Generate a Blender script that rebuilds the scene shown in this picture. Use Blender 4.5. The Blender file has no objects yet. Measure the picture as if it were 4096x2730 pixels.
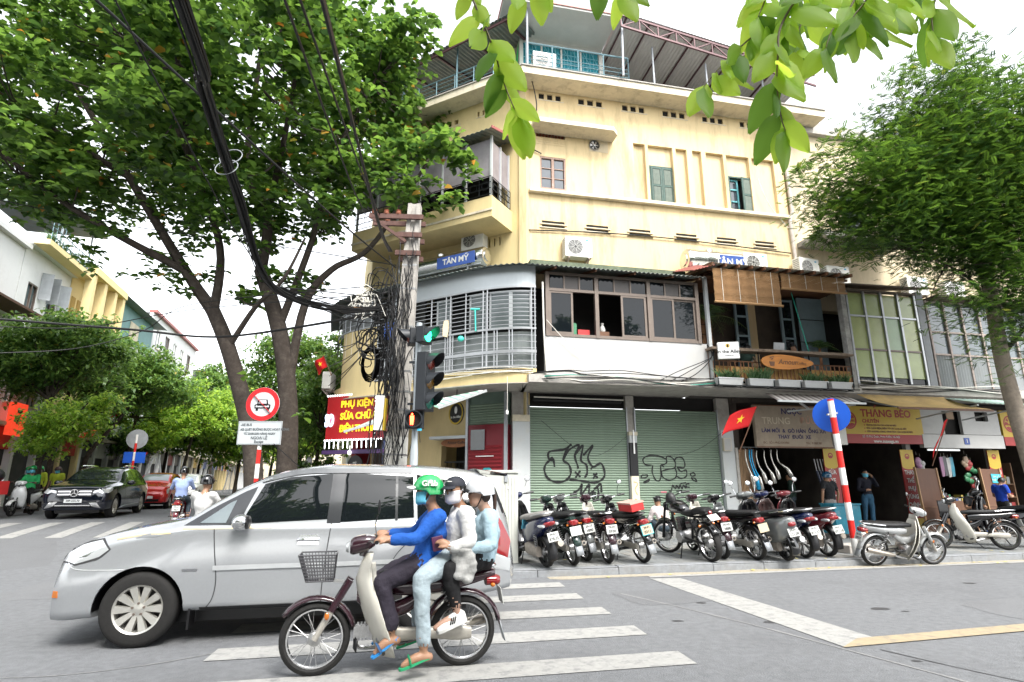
import bpy, bmesh, math, random
import numpy as np
from math import sin, cos, pi, radians, sqrt, atan2
from mathutils import Vector, Matrix, Euler
from mathutils.bvhtree import BVHTree
sc = bpy.context.scene
col = sc.collection
R = random.Random(7)

# ---------------------------------------------------------------- camera, sky, sun, exposure
cam = bpy.data.cameras.new('camera'); co = bpy.data.objects.new('camera', cam); col.objects.link(co)
cam.lens = 20.0; cam.sensor_width = 36.0; cam.clip_start = 0.05; cam.clip_end = 3000
co.location = (0, 0, 1.55); co.rotation_euler = (radians(90 + 13.9), 0, 0)
sc.camera = co
SUN_EL, SUN_AZ = 52, 150          # azimuth measured clockwise from +Y (away from the camera)
w = bpy.data.worlds.new('World'); sc.world = w; w.use_nodes = True
nt = w.node_tree; nt.nodes.clear()
sky = nt.nodes.new('ShaderNodeTexSky'); sky.sky_type = 'NISHITA'; sky.sun_disc = False
sky.sun_elevation = radians(SUN_EL); sky.sun_rotation = radians(SUN_AZ); sky.dust_density = 2.0; sky.air_density = 1.2; sky.ozone_density = 1.0
hs = nt.nodes.new('ShaderNodeHueSaturation'); hs.inputs['Saturation'].default_value = 0.16
bg = nt.nodes.new('ShaderNodeBackground'); bg.inputs['Strength'].default_value = 0.15
wo = nt.nodes.new('ShaderNodeOutputWorld')
nt.links.new(sky.outputs[0], hs.inputs['Color']); nt.links.new(hs.outputs[0], bg.inputs[0]); nt.links.new(bg.outputs[0], wo.inputs[0])
sl = bpy.data.lights.new('sun', 'SUN'); sl.energy = 1.5; sl.angle = radians(22); sl.color = (1, .965, .91)
so = bpy.data.objects.new('sun', sl); col.objects.link(so)
_d = Vector((sin(radians(SUN_AZ)) * cos(radians(SUN_EL)), cos(radians(SUN_AZ)) * cos(radians(SUN_EL)), sin(radians(SUN_EL))))
so.rotation_euler = _d.to_track_quat('Z', 'Y').to_euler(); so.location = _d * 60
sc.view_settings.view_transform = 'Standard'; sc.view_settings.look = 'None'
sc.view_settings.exposure = 1.95; sc.view_settings.gamma = 1.0; sc.view_settings.use_curve_mapping = False

# ---------------------------------------------------------------- materials
MATS = {}
def mat(name, c, rough=.65, metal=0., var=.12, scale=5., bump=0., spec=.5, coat=0., emit=0., alpha=1., trans=0., grime=None, gs=1.2, gamt=.5, coord='Object', stretch=None, ior=1.45):
 """plain principled surface: base colour broken by two noises, optional grime colour, optional bump"""
 if name in MATS: return MATS[name]
 m = bpy.data.materials.new(name); m.use_nodes = True; n = m.node_tree; L = n.links.new
 b = n.nodes['Principled BSDF']
 c = tuple(c)[:3]
 b.inputs['Roughness'].default_value = rough; b.inputs['Metallic'].default_value = metal
 b.inputs['Specular IOR Level'].default_value = spec; b.inputs['Coat Weight'].default_value = coat; b.inputs['Coat Roughness'].default_value = .06
 b.inputs['Transmission Weight'].default_value = trans; b.inputs['IOR'].default_value = ior
 b.inputs['Alpha'].default_value = alpha
 if emit:
  b.inputs['Emission Color'].default_value = (*c, 1); b.inputs['Emission Strength'].default_value = emit
 if var or grime or bump:
  tc = n.nodes.new('ShaderNodeTexCoord'); mp = n.nodes.new('ShaderNodeMapping'); L(tc.outputs[coord], mp.inputs[0])
  if stretch: mp.inputs['Scale'].default_value = stretch
  nz = n.nodes.new('ShaderNodeTexNoise'); nz.inputs['Scale'].default_value = scale; nz.inputs['Detail'].default_value = 6; nz.inputs['Roughness'].default_value = .65
  L(mp.outputs[0], nz.inputs[0])
  rp = n.nodes.new('ShaderNodeValToRGB'); e = rp.color_ramp.elements
  e[0].position = .28; e[1].position = .72
  e[0].color = (*[max(0, x * (1 - var)) for x in c], 1); e[1].color = (*[min(1, x * (1 + var)) for x in c], 1)
  L(nz.outputs[0], rp.inputs[0]); out = rp.outputs[0]
  if grime:
   n2 = n.nodes.new('ShaderNodeTexNoise'); n2.inputs['Scale'].default_value = gs; n2.inputs['Detail'].default_value = 8; n2.inputs['Roughness'].default_value = .7
   L(mp.outputs[0], n2.inputs[0])
   r2 = n.nodes.new('ShaderNodeValToRGB'); r2.color_ramp.elements[0].position = .5; r2.color_ramp.elements[1].position = .74
   r2.color_ramp.elements[0].color = (0, 0, 0, 1); r2.color_ramp.elements[1].color = (gamt,) * 3 + (1,)
   L(n2.outputs[0], r2.inputs[0])
   mx = n.nodes.new('ShaderNodeMix'); mx.data_type = 'RGBA'
   L(r2.outputs[0], mx.inputs[0]); L(out, mx.inputs[6]); mx.inputs[7].default_value = (*grime, 1); out = mx.outputs[2]
  L(out, b.inputs['Base Color'])
  if bump:
   bp = n.nodes.new('ShaderNodeBump'); bp.inputs['Strength'].default_value = bump; bp.inputs['Distance'].default_value = .02
   n3 = n.nodes.new('ShaderNodeTexNoise'); n3.inputs['Scale'].default_value = scale * 6; n3.inputs['Detail'].default_value = 5
   L(mp.outputs[0], n3.inputs[0]); L(n3.outputs[0], bp.inputs['Height']); L(bp.outputs[0], b.inputs['Normal'])
 else:
  b.inputs['Base Color'].default_value = (*c, 1)
 MATS[name] = m; return m
def leafmat(name, c1, c2, c3, tl=.45, rough=.35, spec=.5):
 """leaf: colour picked per leaf from a random attribute, part of the light passes through"""
 if name in MATS: return MATS[name]
 m = bpy.data.materials.new(name); m.use_nodes = True; n = m.node_tree; L = n.links.new
 b = n.nodes['Principled BSDF']; o = n.nodes['Material Output']
 at = n.nodes.new('ShaderNodeAttribute'); at.attribute_name = 'rnd'
 rp = n.nodes.new('ShaderNodeValToRGB'); e = rp.color_ramp.elements
 e[0].position = 0; e[0].color = (*c1, 1); e[1].position = .985; e[1].color = (*c2, 1); k = e.new(.998); k.color = (*c3, 1)
 L(at.outputs['Fac'], rp.inputs[0]); L(rp.outputs[0], b.inputs['Base Color'])
 b.inputs['Roughness'].default_value = rough; b.inputs['Specular IOR Level'].default_value = spec
 t = n.nodes.new('ShaderNodeBsdfTranslucent'); hs = n.nodes.new('ShaderNodeHueSaturation'); hs.inputs['Value'].default_value = 2.4; hs.inputs['Hue'].default_value = .478
 L(rp.outputs[0], hs.inputs['Color']); L(hs.outputs[0], t.inputs['Color'])
 mx = n.nodes.new('ShaderNodeMixShader'); mx.inputs[0].default_value = tl
 L(b.outputs[0], mx.inputs[1]); L(t.outputs[0], mx.inputs[2]); L(mx.outputs[0], o.inputs['Surface'])
 MATS[name] = m; return m

# ---------------------------------------------------------------- mesh helpers
class G:
 """a growing mesh"""
 def __init__(s): s.v = []; s.f = []; s.m = []
 def add(s, vs, fs, mi=0):
  k = len(s.v); s.v += [tuple(p) for p in vs]; s.f += [tuple(i + k for i in f) for f in fs]; s.m += [mi] * len(fs); return s
 def bx(s, x0, x1, y0, y1, z0, z1, mi=0):
  return s.add([(x0,y0,z0),(x1,y0,z0),(x1,y1,z0),(x0,y1,z0),(x0,y0,z1),(x1,y0,z1),(x1,y1,z1),(x0,y1,z1)],
                     [(0,3,2,1),(4,5,6,7),(0,1,5,4),(1,2,6,5),(2,3,7,6),(3,0,4,7)], mi)
 def bar(s, a, b, wx, wz, mi=0, up=(0,0,1)):
  """rectangular bar from a to b"""
  a, b = Vector(a), Vector(b); d = (b - a).normalized(); u = Vector(up)
  if abs(d.dot(u)) > .98: u = Vector((0,1,0))
  x = d.cross(u).normalized() * wx / 2; z = x.cross(d).normalized() * wz / 2
  return s.add([a-x-z, a+x-z, a+x+z, a-x+z, b-x-z, b+x-z, b+x+z, b-x+z], [(0,1,2,3),(7,6,5,4),(0,4,5,1),(1,5,6,2),(2,6,7,3),(3,7,4,0)], mi)
 def tube(s, pts, r, n=8, mi=0, cap=True, flat=None):
  """tube along points; r a number or list; flat=(sx,sz) squashes the section"""
  P = [Vector(p) for p in pts]; k = len(P); rs = r if hasattr(r, '__len__') else [r] * k
  t0 = (P[1] - P[0]).normalized(); u = Vector((0,0,1)) if abs(t0.z) < .9 else Vector((1,0,0))
  x = t0.cross(u).normalized(); vs = []
  for i in range(k):
   t = (P[min(i+1, k-1)] - P[max(i-1, 0)]).normalized()
   x = (x - t * x.dot(t)).normalized(); y = t.cross(x)
   a, b = flat or (1, 1)
   for j in range(n):
    q = 2 * pi * j / n; vs.append(P[i] + x * (cos(q) * rs[i] * a) + y * (sin(q) * rs[i] * b))
  fs = [(i*n+j, i*n+(j+1) % n, (i+1)*n+(j+1) % n, (i+1)*n+j) for i in range(k-1) for j in range(n)]
  if cap: fs += [tuple(range(n-1, -1, -1)), tuple(range((k-1)*n, k*n))]
  return s.add(vs, fs, mi)
 def cyl(s, a, b, r, r2=None, n=12, mi=0): return s.tube([a, b], [r, r if r2 is None else r2], n, mi)
 def lathe(s, prof, n=16, o=(0,0,0), ax='z', mi=0, arc=2*pi):
  """profile of (radius, height) round an axis"""
  full = abs(arc - 2*pi) < 1e-6; c = n if full else n + 1; vs = []
  for r, h in prof:
   for j in range(c):
    q = arc * j / n; p = (r*cos(q), r*sin(q), h)
    if ax == 'x': p = (p[2], p[0], p[1])
    elif ax == 'y': p = (p[0], p[2], p[1])
    vs.append((p[0]+o[0], p[1]+o[1], p[2]+o[2]))
  fs = []
  for i in range(len(prof)-1):
   for j in range(n):
    k = (j+1) % c; f = (i*c+j, i*c+k, (i+1)*c+k, (i+1)*c+j); fs.append(f[::-1] if ax == 'y' else f)
  return s.add(vs, fs, mi)
 def ell(s, c, r, n=12, k=8, mi=0):
  return s.loft([[ (c[0]+r[0]*sin(pi*i/k)*cos(2*pi*j/n), c[1]+r[1]*sin(pi*i/k)*sin(2*pi*j/n), c[2]-r[2]*cos(pi*i/k)) for j in range(n)] for i in range(1, k)], mi)
 def loft(s, rings, mi=0, cap=True, closed=True):
  n = len(rings[0]); vs = [p for r in rings for p in r]; e = n if closed else n - 1
  fs = [(i*n+j, i*n+(j+1) % n, (i+1)*n+(j+1) % n, (i+1)*n+j) for i in range(len(rings)-1) for j in range(e)]
  if cap and closed: fs += [tuple(range(n-1, -1, -1)), tuple(range((len(rings)-1)*n, len(rings)*n))]
  return s.add(vs, fs, mi)
 def prism(s, poly, d, mi=0):
  """planar polygon of 3-D points swept by the vector d"""
  n = len(poly); a = [Vector(p) for p in poly]; b = [p + Vector(d) for p in a]
  return s.add(a + b, [tuple(range(n-1, -1, -1)), tuple(range(n, 2*n))] + [(j, (j+1) % n, n+(j+1) % n, n+j) for j in range(n)], mi)
 def xf(s, m):
  m = m if isinstance(m, Matrix) else Matrix.Translation(m); s.v = [tuple(m @ Vector(p)) for p in s.v]; return s
 def mesh(s, name='m', smooth=False, angle=40):
  me = bpy.data.meshes.new(name); me.from_pydata(s.v, [], s.f); me.update()
  bm = bmesh.new(); bm.from_mesh(me); bmesh.ops.recalc_face_normals(bm, faces=bm.faces); bm.to_mesh(me); bm.free()
  if any(s.m): me.polygons.foreach_set('material_index', s.m)
  if smooth:
   me.polygons.foreach_set('use_smooth', [True] * len(me.polygons)); me.set_sharp_from_angle(angle=radians(angle))
  return me
 def obj(s, name, m, parent=None, smooth=False, angle=40, bevel=0, **kw):
  return put(name, s.mesh(name, smooth, angle), m, parent, bevel=bevel, **kw)
def put(name, me, m=None, parent=None, loc=None, rot=None, mx=None, label=None, cat=None, group=None, kind=None, bevel=0):
 o = bpy.data.objects.new(name, me); col.objects.link(o)
 if m is not None and len(me.materials) == 0:
  for k in (m if isinstance(m, (list, tuple)) else [m]): me.materials.append(k)
 if parent: o.parent = parent
 if mx is not None: o.matrix_local = mx
 if loc is not None: o.location = loc
 if rot is not None: o.rotation_euler = rot
 tag(o, label, cat, group, kind)
 if bevel:
  b = o.modifiers.new('bevel', 'BEVEL'); b.width = bevel; b.segments = 2; b.limit_method = 'ANGLE'; b.angle_limit = radians(35)
 return o
def tag(o, label=None, cat=None, group=None, kind=None):
 if label: o['label'] = label
 if cat: o['category'] = cat
 if group: o['group'] = group
 if kind: o['kind'] = kind
 return o
def thing(name, label, cat, loc=(0,0,0), rz=0, group=None, rot=None):
 o = bpy.data.objects.new(name, None); col.objects.link(o); o.empty_display_size = .2
 o.location = loc; o.rotation_euler = rot or (0, 0, rz); return tag(o, label, cat, group)
def copy_tree(o, parent=None):
 c = o.copy(); col.objects.link(c); c.parent = parent
 if parent: c.matrix_parent_inverse = o.matrix_parent_inverse.copy()
 for ch in o.children: copy_tree(ch, c)
 return c
def fast_mesh(name, V, Fq, m, rnd=None, smooth=False):
 """big mesh from arrays: V (n,3), Fq (k,4) quads, rnd one value per quad"""
 me = bpy.data.meshes.new(name); V = np.asarray(V, np.float32); Fq = np.asarray(Fq, np.int32); k = Fq.shape[1]
 me.vertices.add(len(V)); me.vertices.foreach_set('co', V.ravel())
 me.loops.add(Fq.size); me.loops.foreach_set('vertex_index', Fq.ravel())
 me.polygons.add(len(Fq)); me.polygons.foreach_set('loop_start', np.arange(0, Fq.size, k, dtype=np.int32))
 if rnd is not None:
  a = me.attributes.new('rnd', 'FLOAT', 'FACE'); a.data.foreach_set('value', np.asarray(rnd, np.float32))
 if smooth: me.polygons.foreach_set('use_smooth', np.ones(len(Fq), bool))
 me.update(calc_edges=True); me.validate(); me.materials.append(m); return me
def text(s, size, m, parent, mx, name='lettering', align='CENTER', bold=0., depth=.002, sx=1., spacing=1., shear=0., **kw):
 cu = bpy.data.curves.new('t', 'FONT'); cu.body = s; cu.size = size; cu.align_x = align; cu.align_y = 'CENTER'
 cu.offset = bold; cu.extrude = depth; cu.resolution_u = 3; cu.space_character = spacing; cu.shear = shear
 o = bpy.data.objects.new('t', cu); me = bpy.data.meshes.new_from_object(o); bpy.data.objects.remove(o)
 me.materials.clear()
 return put(name, me, m, parent, mx=mx @ Matrix.Diagonal((sx, 1, 1, 1)), **kw)
def front(x, y, z):
 """matrix for flat print on a wall facing -y: text x to the right, text y up"""
 return Matrix.Translation((x, y, z)) @ Matrix.Rotation(radians(90), 4, 'X')
def catmull(P, n=8, closed=False):
 P = [Vector(p) for p in P]; out = []; k = len(P)
 for i in range(k if closed else k-1):
  g = (lambda j: P[j % k]) if closed else (lambda j: P[min(max(j, 0), k-1)])
  a, b, c, d = g(i-1), g(i), g(i+1), g(i+2)
  for j in range(n):
   t = j / n; out.append(.5 * (2*b + (c-a)*t + (2*a-5*b+4*c-d)*t*t + (3*b-a-3*c+d)*t**3))
 if not closed: out.append(P[-1])
 return out
def sag(a, b, d, n=12):
 a, b = Vector(a), Vector(b); return [a.lerp(b, i/n) - Vector((0,0, d*4*(i/n)*(1-i/n))) for i in range(n+1)]
def lerp(a, b, t): return a + (b-a)*t
def sstep(a, b, x):
 t = min(1, max(0, (x-a)/(b-a))); return t*t*(3-2*t)

# common colours
BLACK = mat('black_plastic', (.006,.006,.007), .38, var=.15, scale=20)
RUBBER = mat('rubber', (.012,.0115,.011), .8, var=.25, scale=30, bump=.2)
CHROME = mat('chrome', (.75,.75,.76), .14, 1., var=.05)
STEEL = mat('dull_steel', (.42,.42,.42), .4, .9, var=.2, scale=20)
GREYM = mat('grey_metal', (.34,.36,.38), .45, .5, var=.15)
WHITEP = mat('white_paint', (.78,.78,.76), .45, var=.06, grime=(.4,.36,.3), gs=3, gamt=.35)
GLASSD = mat('dark_glass', (.006,.008,.009), .02, 0, var=0, spec=.5)
SKIN = mat('skin', (.3,.165,.1), .5, var=.08, scale=15)
HAIR = mat('hair', (.005,.004,.0035), .45, var=.3, scale=60)
REDL = mat('red_lens', (.2,.006,.008), .1, var=.1, coat=.8)
ORL = mat('amber_lens', (.45,.13,.015), .15, var=.05, coat=.8)
CLEARL = mat('clear_lens', (.5,.52,.53), .08, .35, var=.05, coat=1)
CABLE = mat('cable_black', (.006,.006,.0065), .55, var=.2, scale=8)
CABLEW = mat('cable_white', (.62,.6,.54), .6, var=.2)
CABLEG = mat('cable_green', (.02,.3,.22), .5, var=.2)
FA = radians(12); FC = Vector((.3, 15.38, 0))
FM = Matrix.Translation(FC) @ Matrix.Rotation(FA, 4, 'Z')           # right-hand facade: x along it, y into the house
CA = radians(-28.7); CO = Vector((-4.48, 18.0, 0))
CM = Matrix.Translation(CO) @ Matrix.Rotation(CA, 4, 'Z')           # chamfered corner facade, 5.45 m long
SA = radians(106.8)                                                 # side street runs away along this heading
def FP(x, y, z=0): return FM @ Vector((x, y, z))
def ground_z(x, y):
 """the side street climbs a little beyond the crossing"""
 s = -.55*x + .83*y
 return .42*sstep(13, 23, s) + .1*sstep(22, 40, s)
# ================================================================ ground, road, pavement
ASPH = mat('asphalt', (.143,.148,.155), .85, var=.2, scale=11, bump=.6, grime=(.1,.102,.107), gs=.5, gamt=.7)
def sheet(name, xs, ys, m, dz=0, **kw):
 V = [(x, y, ground_z(x, y)+dz) for y in ys for x in xs]; n = len(xs)
 F = [(j*n+i, j*n+i+1, (j+1)*n+i+1, (j+1)*n+i) for j in range(len(ys)-1) for i in range(n-1)]
 return put(name, fast_mesh(name, V, F, m, smooth=True), None, **kw)
axx = [-1500,-600,-200,-110] + [-70+1.5*i for i in range(90)] + [80,200,600,1500]
axy = [-1500,-500,-100,-40,-15] + [-9+1.5*i for i in range(90)] + [150,250,600,1500]
road = sheet('road', axx, axy, ASPH, kind='structure')
MARK = mat('road_paint', (.3,.298,.285), .75, var=.12, scale=14, grime=(.14,.142,.146), gs=8, gamt=1.)
MARKY = mat('road_paint_yellow', (.32,.26,.17), .75, var=.12, scale=14, grime=(.15,.147,.14), gs=8, gamt=1.)
def stripe(pts, m=MARK, n=6, name='road_marking', dz=.006):
 """a quad of paint, cut in strips so that it follows the road"""
 a, b, c, d = [Vector((*p, 0)) for p in pts]; g = G(); vs = []
 for i in range(n+1):
  for p in (a.lerp(b, i/n), d.lerp(c, i/n)): vs.append((p.x, p.y, ground_z(p.x, p.y)+dz))
 g.add(vs, [(2*i, 2*i+2, 2*i+3, 2*i+1) for i in range(n)])
 return g.obj(name, m, road)
ed = Vector((cos(radians(12.4)), sin(radians(12.4))))
for i, (x, y) in enumerate([(.75,9.67),(.92,8.76),(1.14,7.84),(1.35,6.88),(1.56,5.9),(1.75,4.9)]):   # crosswalk, stripes along the main street
 e = Vector((x, y)); f = e + Vector((.06, -.39)); L = 4.25
 stripe([e - ed*L, e, f, f - ed*L], name='crosswalk_stripe')
for i in range(7):                                                                # crosswalk over the side street
 c = Vector((-9.9-.95*i*1.02, 16.6-.3*i)); u = Vector((-.33, .944)); v = Vector((.944, .33))
 stripe([c-u*1.6, c+u*1.6, c+u*1.6+v*.36, c-u*1.6+v*.36], name='crosswalk_stripe')
stripe([(2.27,10.02),(3.2,6.05),(3.72,6.3),(2.78,10.08)], name='stop_line')
stripe([(3.17,6.0),(15.5,9.35),(15.45,9.6),(3.5,6.33)], MARKY, 12, name='centre_line', dz=.01)
stripe([(2.3,10.12),(22,14.75),(21.97,14.9),(2.3,10.27)], MARK, 12, name='edge_line')
PAT = [mat('asphalt_patch_%d' % i, c, .88, var=.32, scale=130, bump=.4, grime=(.1,.1,.105), gs=1.2, gamt=.5) for i, c in enumerate([(.136,.14,.146),(.153,.157,.163)])]
for k, (x, y, a, b, q) in enumerate(((6.4,5.4,1.6,.9,.25),(-5.2,9.4,2.2,.8,.2),(2.3,8.6,.8,.5,.3),(8.2,8.0,2.4,.7,.25),(-3.4,4.5,1.2,.35,.2),(12,9.6,2,1,.2),(-11,12.5,2.5,1.2,-.9))):
 c, s = cos(q), sin(q); P = []
 for i in range(28):
  t = 2*pi*i/28; u = a*max(-1,min(1,1.35*cos(t)))*R.uniform(.96,1.03); v = b*max(-1,min(1,1.35*sin(t)))*R.uniform(.93,1.05); X, Y = x+u*c-v*s, y+u*s+v*c; P.append((X,Y,ground_z(X,Y)+.0025))
 G().add(P, [tuple(range(28))]).obj('asphalt_patch', PAT[k % 2], road)
# tar seams and oil stains lying on the road
TAR = mat('tar', (.05,.05,.052), .6, var=.2, scale=30)
SEAM = mat('road_seam', (.2,.2,.2), .9, var=.2, scale=30)
def ribbon(pts, w, m, name, dz=.004):
 P = catmull([(*p, 0) for p in pts], 6); g = G(); vs = []
 for i, p in enumerate(P):
  t = (P[min(i+1, len(P)-1)] - P[max(i-1, 0)]).normalized(); nrm = Vector((-t.y, t.x, 0)) * w/2 * (.6+.8*R.random())
  for q in (p-nrm, p+nrm): vs.append((q.x, q.y, ground_z(q.x, q.y)+dz))
 g.add(vs, [(2*i, 2*i+2, 2*i+3, 2*i+1) for i in range(len(P)-1)]); return g.obj(name, m, road)
ribbon([(1.55,8.75),(2.1,7.9),(2.75,6.8),(3.15,6.0),(3.7,4.9),(4.1,4.1)], .035, SEAM, 'road_seam')
ribbon([(3.5,5.95),(3.9,5.3),(4.5,4.5)], .02, TAR, 'road_crack')
ribbon([(-5.6,5.3),(-4.1,5.15),(-3.3,5.4),(-2.7,5.9)], .015, SEAM, 'road_crack')
for x, y, r in [(4.62,7.75,.13),(4.85,7.6,.05),(2.95,7.05,.1),(5.9,5.6,.3),(3.6,5.6,.05),(-3.0,4.7,.08),(-2.2,5.0,.06),(2.5,8.1,.08),(7.2,9.6,.1),(1.9,7.1,.07),(-5.2,8.6,.12),(8.5,8.9,.14)]:
 P = [(x+r*(.7+.5*R.random())*cos(q*pi/6), y+r*.6*(.7+.5*R.random())*sin(q*pi/6), ground_z(x, y)+.003) for q in range(12)]
 G().add(P, [tuple(range(12))]).obj('oil_stain', TAR if r < .2 else mat('oil_faint', (.095,.098,.102), .8, var=.2, scale=9), road)
# pavement
K = [(40.0,18.8),(26.0,15.75),(10.46,12.37),(.43,10.16),(-1.7,9.72),(-3.3,10.1),(-4.7,11.1),(-5.9,12.7),(-7.0,14.7),(-7.75,17.0)]
K += [(-7.75-.29*t, 17.0+.957*t) for t in (3,8,16,30,60,100)]
KI = [(38.5,25.8),(24.6,22.7),(9.0,19.3),(-.6,18),(-1,18.5),(-1.2,19),(-1.4,19.5),(-1.6,20),(-1.8,20.5),(-2.2,21)]
KI += [(-2.2-.29*t, 21+.957*t) for t in (3,8,16,30,60,100)]
PAVE = mat('pavement_bed', (.16,.16,.155), .9, var=.2, scale=12, bump=.3, grime=(.12,.115,.1), gs=2, gamt=.5)
g = G(); vs = []
for a, b in zip(K, KI):
 for t in (0, .33, .66, 1):
  x, y = lerp(a[0], b[0], t), lerp(a[1], b[1], t); vs.append((x, y, ground_z(x, y)+.118))
n = len(K); g.add(vs, [(4*i+k, 4*i+k+1, 4*i+k+5, 4*i+k+4) for i in range(n-1) for k in range(3)])
pave = g.obj('pavement', PAVE, kind='structure')
KERB = mat('kerb_stone', (.2,.21,.22), .8, var=.18, scale=10, bump=.25, grime=(.16,.15,.13), gs=3, gamt=.6)
def kerb_piece(a, b, name):
 a, b = Vector((*a, 0)), Vector((*b, 0)); t = (b-a).normalized(); nn = Vector((t.y, -t.x, 0))   # towards the pavement
 g = G(); h = .006*R.uniform(-1, 1); a = a + t*.006; b = b - t*.006; rr = []
 for p in (a, b):
  z = ground_z(p.x, p.y); rr.append([p+Vector((0,0,z-.1)), p+Vector((0,0,z+.1+h)), p+nn*.025+Vector((0,0,z+.128+h)), p+nn*.2+Vector((0,0,z+.128+h)), p+nn*.2+Vector((0,0,z-.1))])
 g.loft(rr); return g.obj(name, KERB, pave)
def walk(P, step):
 P = [Vector(p) for p in P]; out = [P[0]]; i = 0; left = step
 while i < len(P)-1:
  d = (P[i+1]-out[-1]).length
  if d >= left: out.append(out[-1] + (P[i+1]-out[-1]).normalized()*left); left = step
  else: left -= d; out.append(P[i+1]); i += 1
 return out
kp = catmull([(*p, 0) for p in K[1:11]], 10); kp = [(p.x, p.y) for p in kp]
acc = [Vector(kp[0])]
for p in kp[1:]:
 p = Vector(p)
 if (p-acc[-1]).length >= .95: acc.append(p)
for a, b in zip(acc, acc[1:]): kerb_piece(a, b, 'kerb_stone')
for a, b in zip(K[10:], K[11:]): kerb_piece(a, b, 'kerb_stone')
SLAB = [mat('paving_%d' % i, c, .75, var=.2, scale=7, bump=.2, grime=(.13,.12,.1), gs=3, gamt=.5) for i, c in enumerate([(.17,.18,.182),(.2,.205,.2),(.15,.16,.166),(.22,.215,.2)])]
sm = []
for i in range(4):
 w, d, c = .268, .268, .012
 sm.append(G().loft([[(-w,-d,-.02),(w,-d,-.02),(w,d,-.02),(-w,d,-.02)],[(-w,-d,.0),(w,-d,.0),(w,d,.0),(-w,d,.0)],[(-w+c,-d+c,.008),(w-c,-d+c,.008),(w-c,d-c,.008),(-w+c,d-c,.008)]]).mesh('paving_slab'))
 sm[-1].materials.append(SLAB[i])
for r in range(9):
 for c in range(33):
  p = FP(-1.75+.55*c+(.275 if r % 2 else 0), -4.62+.55*r)
  if (r == 8 and c % 1 == 0 and c > 24): continue
  put('paving_slab', sm[R.choice([0,0,1,1,2,3])], None, pave, loc=(p.x, p.y, .118+ground_z(p.x, p.y)+R.uniform(-.003,.004)), rot=(R.uniform(-.006,.006), R.uniform(-.006,.006), FA))
# gutter dirt and fallen leaves
DIRT = mat('gutter_dirt', (.3,.27,.21), .95, var=.25, scale=20, bump=.3)
ribbon([(.6,10.08),(2.2,10.38),(5,11.0),(9,11.9),(14,12.98)], .3, DIRT, 'gutter_dirt')
# the hidden shop-floor plinth
PLINTH = mat('plinth_concrete', (.27,.27,.26), .85, var=.2, scale=8, bump=.2)
# ================================================================ yellow corner building
YEL = mat('yellow_plaster', (.62,.49,.28), .85, var=.09, scale=1.6, bump=.12, grime=(.24,.165,.09), gs=1.7, gamt=.85, stretch=(1,1,.18))
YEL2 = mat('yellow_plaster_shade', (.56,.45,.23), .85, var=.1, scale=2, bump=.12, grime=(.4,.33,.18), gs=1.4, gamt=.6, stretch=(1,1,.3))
CREAM = mat('cream_trim', (.56,.5,.38), .8, var=.1, scale=3, bump=.12, grime=(.2,.17,.13), gs=2.6, gamt=.75, stretch=(1,1,.4))
STAINW = mat('stained_wall', (.52,.44,.3), .9, var=.25, scale=1.8, bump=.25, grime=(.14,.12,.1), gs=.9, gamt=.9, stretch=(1,1,.4))
CONC = mat('concrete', (.36,.34,.31), .9, var=.18, scale=6, bump=.35, grime=(.15,.14,.13), gs=2.2, gamt=.6)
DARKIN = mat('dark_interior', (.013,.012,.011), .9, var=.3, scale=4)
WOODD = mat('dark_wood', (.13,.06,.03), .6, var=.3, scale=5, stretch=(1,1,.15))
BRICKM = mat('red_brick', (.32,.12,.07), .9, var=.25, scale=12)
GRNW = mat('green_shutter_paint', (.05,.09,.075), .7, var=.2, scale=9, grime=(.16,.16,.13), gs=6, gamt=.6)
GRNP = mat('faded_green_panel', (.12,.145,.12), .8, var=.2, scale=9, grime=(.07,.1,.085), gs=6, gamt=.6)
B = thing('corner_building', 'yellow four storey corner house with rooftop canopy and green roller shutters', 'building', FC, FA)
C2 = FM.inverted() @ CM           # chamfer frame inside the building's frame
def walls(g, x0, x1, z0, z1, holes, y0, y1):
 """wall slab with rectangular openings (hx0,hx1,hz0,hz1)"""
 xs = sorted({x0, x1, *[h[0] for h in holes], *[h[1] for h in holes]}); zs = sorted({z0, z1, *[h[2] for h in holes], *[h[3] for h in holes]})
 xs = [x for x in xs if x0 <= x <= x1]; zs = [z for z in zs if z0 <= z <= z1]
 for a, b in zip(xs, xs[1:]):
  run = None
  for c, d in list(zip(zs, zs[1:])) + [(None, None)]:
   solid = c is not None and not any(h[0] < (a+b)/2 < h[1] and h[2] < (c+d)/2 < h[3] for h in holes)
   if solid: run = (run[0], d) if run else (c, d)
   elif run: g.bx(a, b, y0, y1, run[0], run[1]); run = None
 return g
vents = [(.51,1.37),(1.81,2.75),(3.3,4.21),(4.72,5.65),(6.15,7.05),(7.55,8.4)]
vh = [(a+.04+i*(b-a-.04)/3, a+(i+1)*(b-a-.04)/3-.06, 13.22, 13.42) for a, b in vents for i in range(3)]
sl_ = [(.6,1.3),(1.98,2.68),(3.36,4.06),(4.92,5.62),(6.32,7.0),(7.68,8.36)]
sh = [(a, b, z, z+.075) for a, b in sl_ for z in (8.87, 9.0)]
win1 = (.56,1.38,10.12,11.21); gril = (.45,1.38,11.87,12.05); panel = (3.65,8.7,10.06,12.07)
g = walls(G(), .0, 9.05, 6.9, 13.6, [win1, gril, panel] + vh + sh, 0, .3)
wall = g.obj('wall', YEL, B)
g = walls(G(), 3.65, 8.7, 10.06, 12.07, [(4.2,5.06,10.06,11.41),(7.0,7.84,10.06,11.37)], .12, .32); g.obj('panel_wall', YEL, B)
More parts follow.
